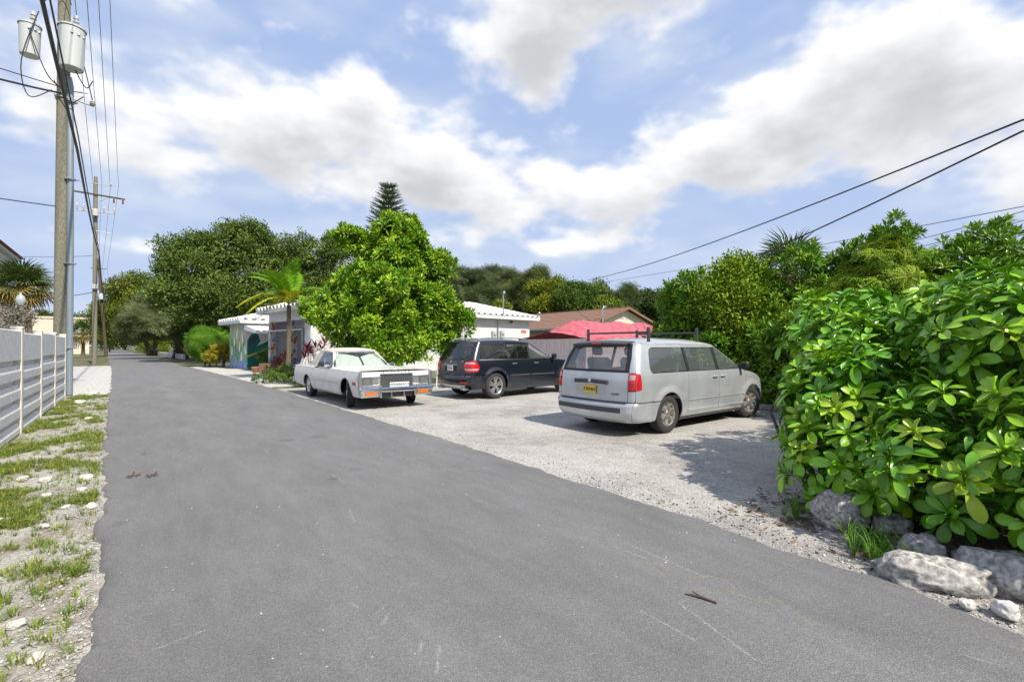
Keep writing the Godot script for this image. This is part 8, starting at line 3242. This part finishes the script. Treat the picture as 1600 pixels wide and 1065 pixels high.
	# kerb at the end of the lot
	for k in 5:
		var kb := MB.new()
		kb.box(Vector3.ZERO, Vector3(0.16, 0.16, 1.75), 0.03)
		var ko := part("kerb", kb, M["old_concrete"], self)
		ko.position = Vector3(12.15, 0.07, -3.4 - k * 1.78)
		tag(ko, ["concrete wheel stop nearest the glossy bush", "concrete wheel stop ahead of the minivan's near wheel", "concrete wheel stop ahead of the minivan's far wheel", "concrete wheel stop in the gap between minivan and suv", "concrete wheel stop near the dark suv's nose"][k], "kerb", "concrete kerb stones of the lot")
	lamp_post()
	bicycle()
	garden_things()


func lamp_post() -> void:
	var o := thing("street_lamp", "dark lamp post with a frosted globe behind the white fence", "street lamp", Vector3(-4.55, 0, -35.4))
	var mb := MB.new()
	mb.lathe([Vector2(0.16, 0), Vector2(0.16, 0.25), Vector2(0.09, 0.4), Vector2(0.065, 0.6), Vector2(0.055, 3.3), Vector2(0.09, 3.4), Vector2(0.14, 3.62), Vector2(0.11, 3.66), Vector2(0.002, 3.66)], 16)
	part("post", mb, M["black_metal"], o)
	mb = MB.new()
	mb.lathe([Vector2(0.10, 3.66), Vector2(0.19, 3.82), Vector2(0.20, 3.98), Vector2(0.14, 4.15), Vector2(0.05, 4.22), Vector2(0.03, 4.32), Vector2(0.002, 4.34)], 18)
	var fg := mat("frosted_glass", lin(0.36, 0.40, 0.42), 0.2)
	part("globe", mb, fg, o)
	rng.seed = 640
	tree("flowering_shrub", "tall shrub with pale blossom behind the near end of the white fence", "shrub", Vector3(-4.3, 0, -29.2), 2.0, lobes_of(8, Vector3(0, 2.0, 0), Vector3(0.85, 1.4, 0.85), 0.45, 31), 420, "oak", 0.6, [0.05, 0.08, 0.02], [0.45, 0.38, 0.36], "", 0.05, 0.1, 2)


func bicycle() -> void:
	var o := thing("bicycle", "dark bicycle propped against the end of the flower mural wall", "bicycle", Vector3(5.15, 0, -40.1), deg_to_rad(75))
	for x in [-0.52, 0.52]:
		var w := Node3D.new()
		w.name = "wheel"
		o.add_child(w, true)
		w.position = Vector3(x, 0.34, 0)
		var mb := MB.new()
		var pts := []
		for k in 29:
			var a := TAU * k / 28
			pts.append(Vector3(cos(a) * 0.32, sin(a) * 0.32, 0))
		mb.tube(pts, [0.022], 7, false)
		part("tyre", mb, M["rubber"], w)
		mb = MB.new()
		for k in 14:
			var a := TAU * k / 14
			mb.tube([Vector3.ZERO, Vector3(cos(a) * 0.31, sin(a) * 0.31, 0)], [0.004], 4, false)
		part("spokes", mb, M["galvanised"], w)
	var f := MB.new()
	f.tube([Vector3(-0.52, 0.34, 0), Vector3(-0.08, 0.32, 0), Vector3(0.36, 0.80, 0), Vector3(-0.2, 0.78, 0), Vector3(-0.52, 0.34, 0)], [0.018], 7)
	f.tube([Vector3(-0.08, 0.32, 0), Vector3(-0.24, 0.92, 0)], [0.016], 7)
	f.tube([Vector3(0.52, 0.34, 0), Vector3(0.33, 0.98, 0)], [0.016], 7)
	part("frame", f, M["black_metal"], o)
	f = MB.new()
	f.tube([Vector3(0.33, 0.98, -0.28), Vector3(0.36, 1.02, -0.1), Vector3(0.36, 1.02, 0.1), Vector3(0.33, 0.98, 0.28)], [0.014], 6)
	part("handlebar", f, M["black_metal"], o)
	f = MB.new()
	f.box(Vector3(-0.26, 0.94, 0), Vector3(0.26, 0.06, 0.14), 0.025)
	part("saddle", f, M["trim_black"], o)


func garden_things() -> void:
	rng.seed = 660
	# red leaved plants
	var strap := MB.new()
	for k in 16:
		var a := k * 2.4
		var pitch := lerpf(0.1, 1.3, k / 15.0)
		var d := Vector3(cos(a) * cos(pitch), sin(pitch), sin(a) * cos(pitch))
		var up := (Vector3.UP - d * d.y).normalized()
		var q := rnd(0.6, 1.3)
		strap.col = Color(q, q, q)
		leaf(strap, d * 0.03 + Vector3(0, 0.01 * k, 0), d, up, rnd(0.38, 0.55), 0.085, rnd(0.1, 0.45), 0.45)
	var sm := strap.mesh()
	for e in [[Vector3(6.75, 0, -24.5), "red leaved cordyline in front of the white house by the palm", [0.13, 0.012, 0.03], [0.24, 0.02, 0.06], 6, 1.0], [Vector3(11.3, 0, -19.0), "pinkish croton shrub behind the dark suv beside the bright tree", [0.30, 0.07, 0.05], [0.45, 0.26, 0.18], 12, 1.15], [Vector3(6.2, 0, -26.4), "smaller red cordyline under the porch posts", [0.13, 0.02, 0.02], [0.26, 0.05, 0.04], 4, 0.8]]:
		var o := thing("red_plant", e[1], "plant", e[0], 0.0, "red leaved plants")
		var spots := []
		for k in e[4]:
			var h := rnd(0.5, 1.6) * float(e[5])
			var p := Vector3(gauss(0.25), 0, gauss(0.25)) * float(e[5])
			var mb := MB.new()
			mb.tube([p, p + Vector3(gauss(0.05), h, gauss(0.05))], [0.02, 0.015], 6)
			part("stem", mb, M["bark"], o)
			spots.append([Transform3D(Basis(Vector3.UP, rnd(0, TAU)).scaled(Vector3.ONE * rnd(0.9, 1.25)), p + Vector3(0, h, 0)), tint(e[2], e[3])])
		scatter("foliage", sm, M["leaf_soft"], spots, o, "", "", "stuff")
	# weedy bed and pots in front of the porch
	tree("garden_plant", "weedy green clump in front of the painted porch posts", "plant", Vector3(5.3, 0, -22.4), 0.3, lobes_of(7, Vector3(0, 0.22, 0), Vector3(1.1, 0.35, 1.5), 0.35, 41), 330, "broad", 0.55, [0.05, 0.13, 0.012], [0.17, 0.24, 0.03], "plants in the house garden", 0.02, 0.0, 3)
	tree("garden_plant", "second weedy clump behind the convertible's tail", "plant", Vector3(5.9, 0, -20.2), 0.2, lobes_of(6, Vector3(0, 0.14, 0), Vector3(1.2, 0.22, 0.9), 0.3, 42), 260, "broad", 0.5, [0.06, 0.14, 0.012], [0.19, 0.25, 0.03], "plants in the house garden", 0.02, 0.0, 3)
	tree("garden_plant", "leafy pot plant under the white awning", "plant", Vector3(6.4, 0.3, -32.6), 0.5, lobes_of(5, Vector3(0, 0.5, 0), Vector3(0.5, 0.4, 0.5), 0.25, 43), 130, "broad", 0.6, [0.05, 0.13, 0.012], [0.15, 0.22, 0.03], "plants in the house garden", 0.02, 0.0, 2)
	for e in [[Vector3(6.4, 0, -32.6), 0.30, "terracotta pot holding a leafy plant under the white awning"], [Vector3(5.75, 0, -31.8), 0.22, "low terracotta bowl on the path beside the awning posts"]]:
		var mb := MB.new()
		var r: float = e[1]
		mb.lathe([Vector2(0.002, 0), Vector2(r * 0.7, 0), Vector2(r, r * 1.2), Vector2(r * 1.1, r * 1.2), Vector2(r * 1.1, r * 1.45), Vector2(r * 0.95, r * 1.45), Vector2(r * 0.9, r * 1.2), Vector2(0.002, r * 1.2)], 20)
		var o := part("flower_pot", mb, M["terracotta"], self)
		o.position = e[0]
		tag(o, e[2], "flower pot", "pots on the path")
	var bx := thing("wooden_crate", "weathered wooden crate on the path in front of the porch", "crate", Vector3(6.3, 0, -30.4), 0.3)
	for k in 4:
		blk("slat", -0.5, 0.5, 0.02 + k * 0.14, 0.14 + k * 0.14, 0.36, 0.385, M["tan_wood"], bx, 0.004)
		blk("slat", -0.5, 0.5, 0.02 + k * 0.14, 0.14 + k * 0.14, -0.385, -0.36, M["tan_wood"], bx, 0.004)
	for x in [-0.5, 0.48]:
		blk("end_board", x, x + 0.02, 0.0, 0.56, -0.358, 0.358, M["tan_wood"], bx)
	var rg := MB.new()
	rg.tube([Vector3(0, 0, 0), Vector3(0.02, 1.25, 0)], [0.02], 6)
	var stake := part("garden_stake", rg, M["tan_wood"], self)
	stake.position = Vector3(6.0, 0, -25.0)
	tag(stake, "thin bamboo stake standing in the garden bed by the porch", "stake")
	# white plastic chair behind the convertible's nose
	var ch := thing("plastic_chair", "white plastic garden chair between the convertible and the dark suv", "chair", Vector3(9.6, 0, -16.6), deg_to_rad(150))
	blk("seat", -0.24, 0.24, 0.40, 0.44, -0.24, 0.24, M["white_metal"], ch, 0.015)
	for x in [-0.22, 0.22]:
		for z in [-0.22, 0.22]:
			var lg := MB.new()
			lg.tube([Vector3(x * 1.1, 0, z * 1.1), Vector3(x, 0.41, z)], [0.022, 0.026], 6)
			part("leg", lg, M["white_metal"], ch)
	for k in 5:
		blk("back_slat", -0.22 + k * 0.092, -0.15 + k * 0.092, 0.44, 0.86, -0.25, -0.225, M["white_metal"], ch, 0.01)
	blk("back_rail", -0.25, 0.25, 0.862, 0.93, -0.26, -0.215, M["white_metal"], ch, 0.015)
	for x in [-0.27, 0.23]:
		blk("armrest", x, x + 0.04, 0.62, 0.65, -0.24, 0.22, M["white_metal"], ch, 0.01)
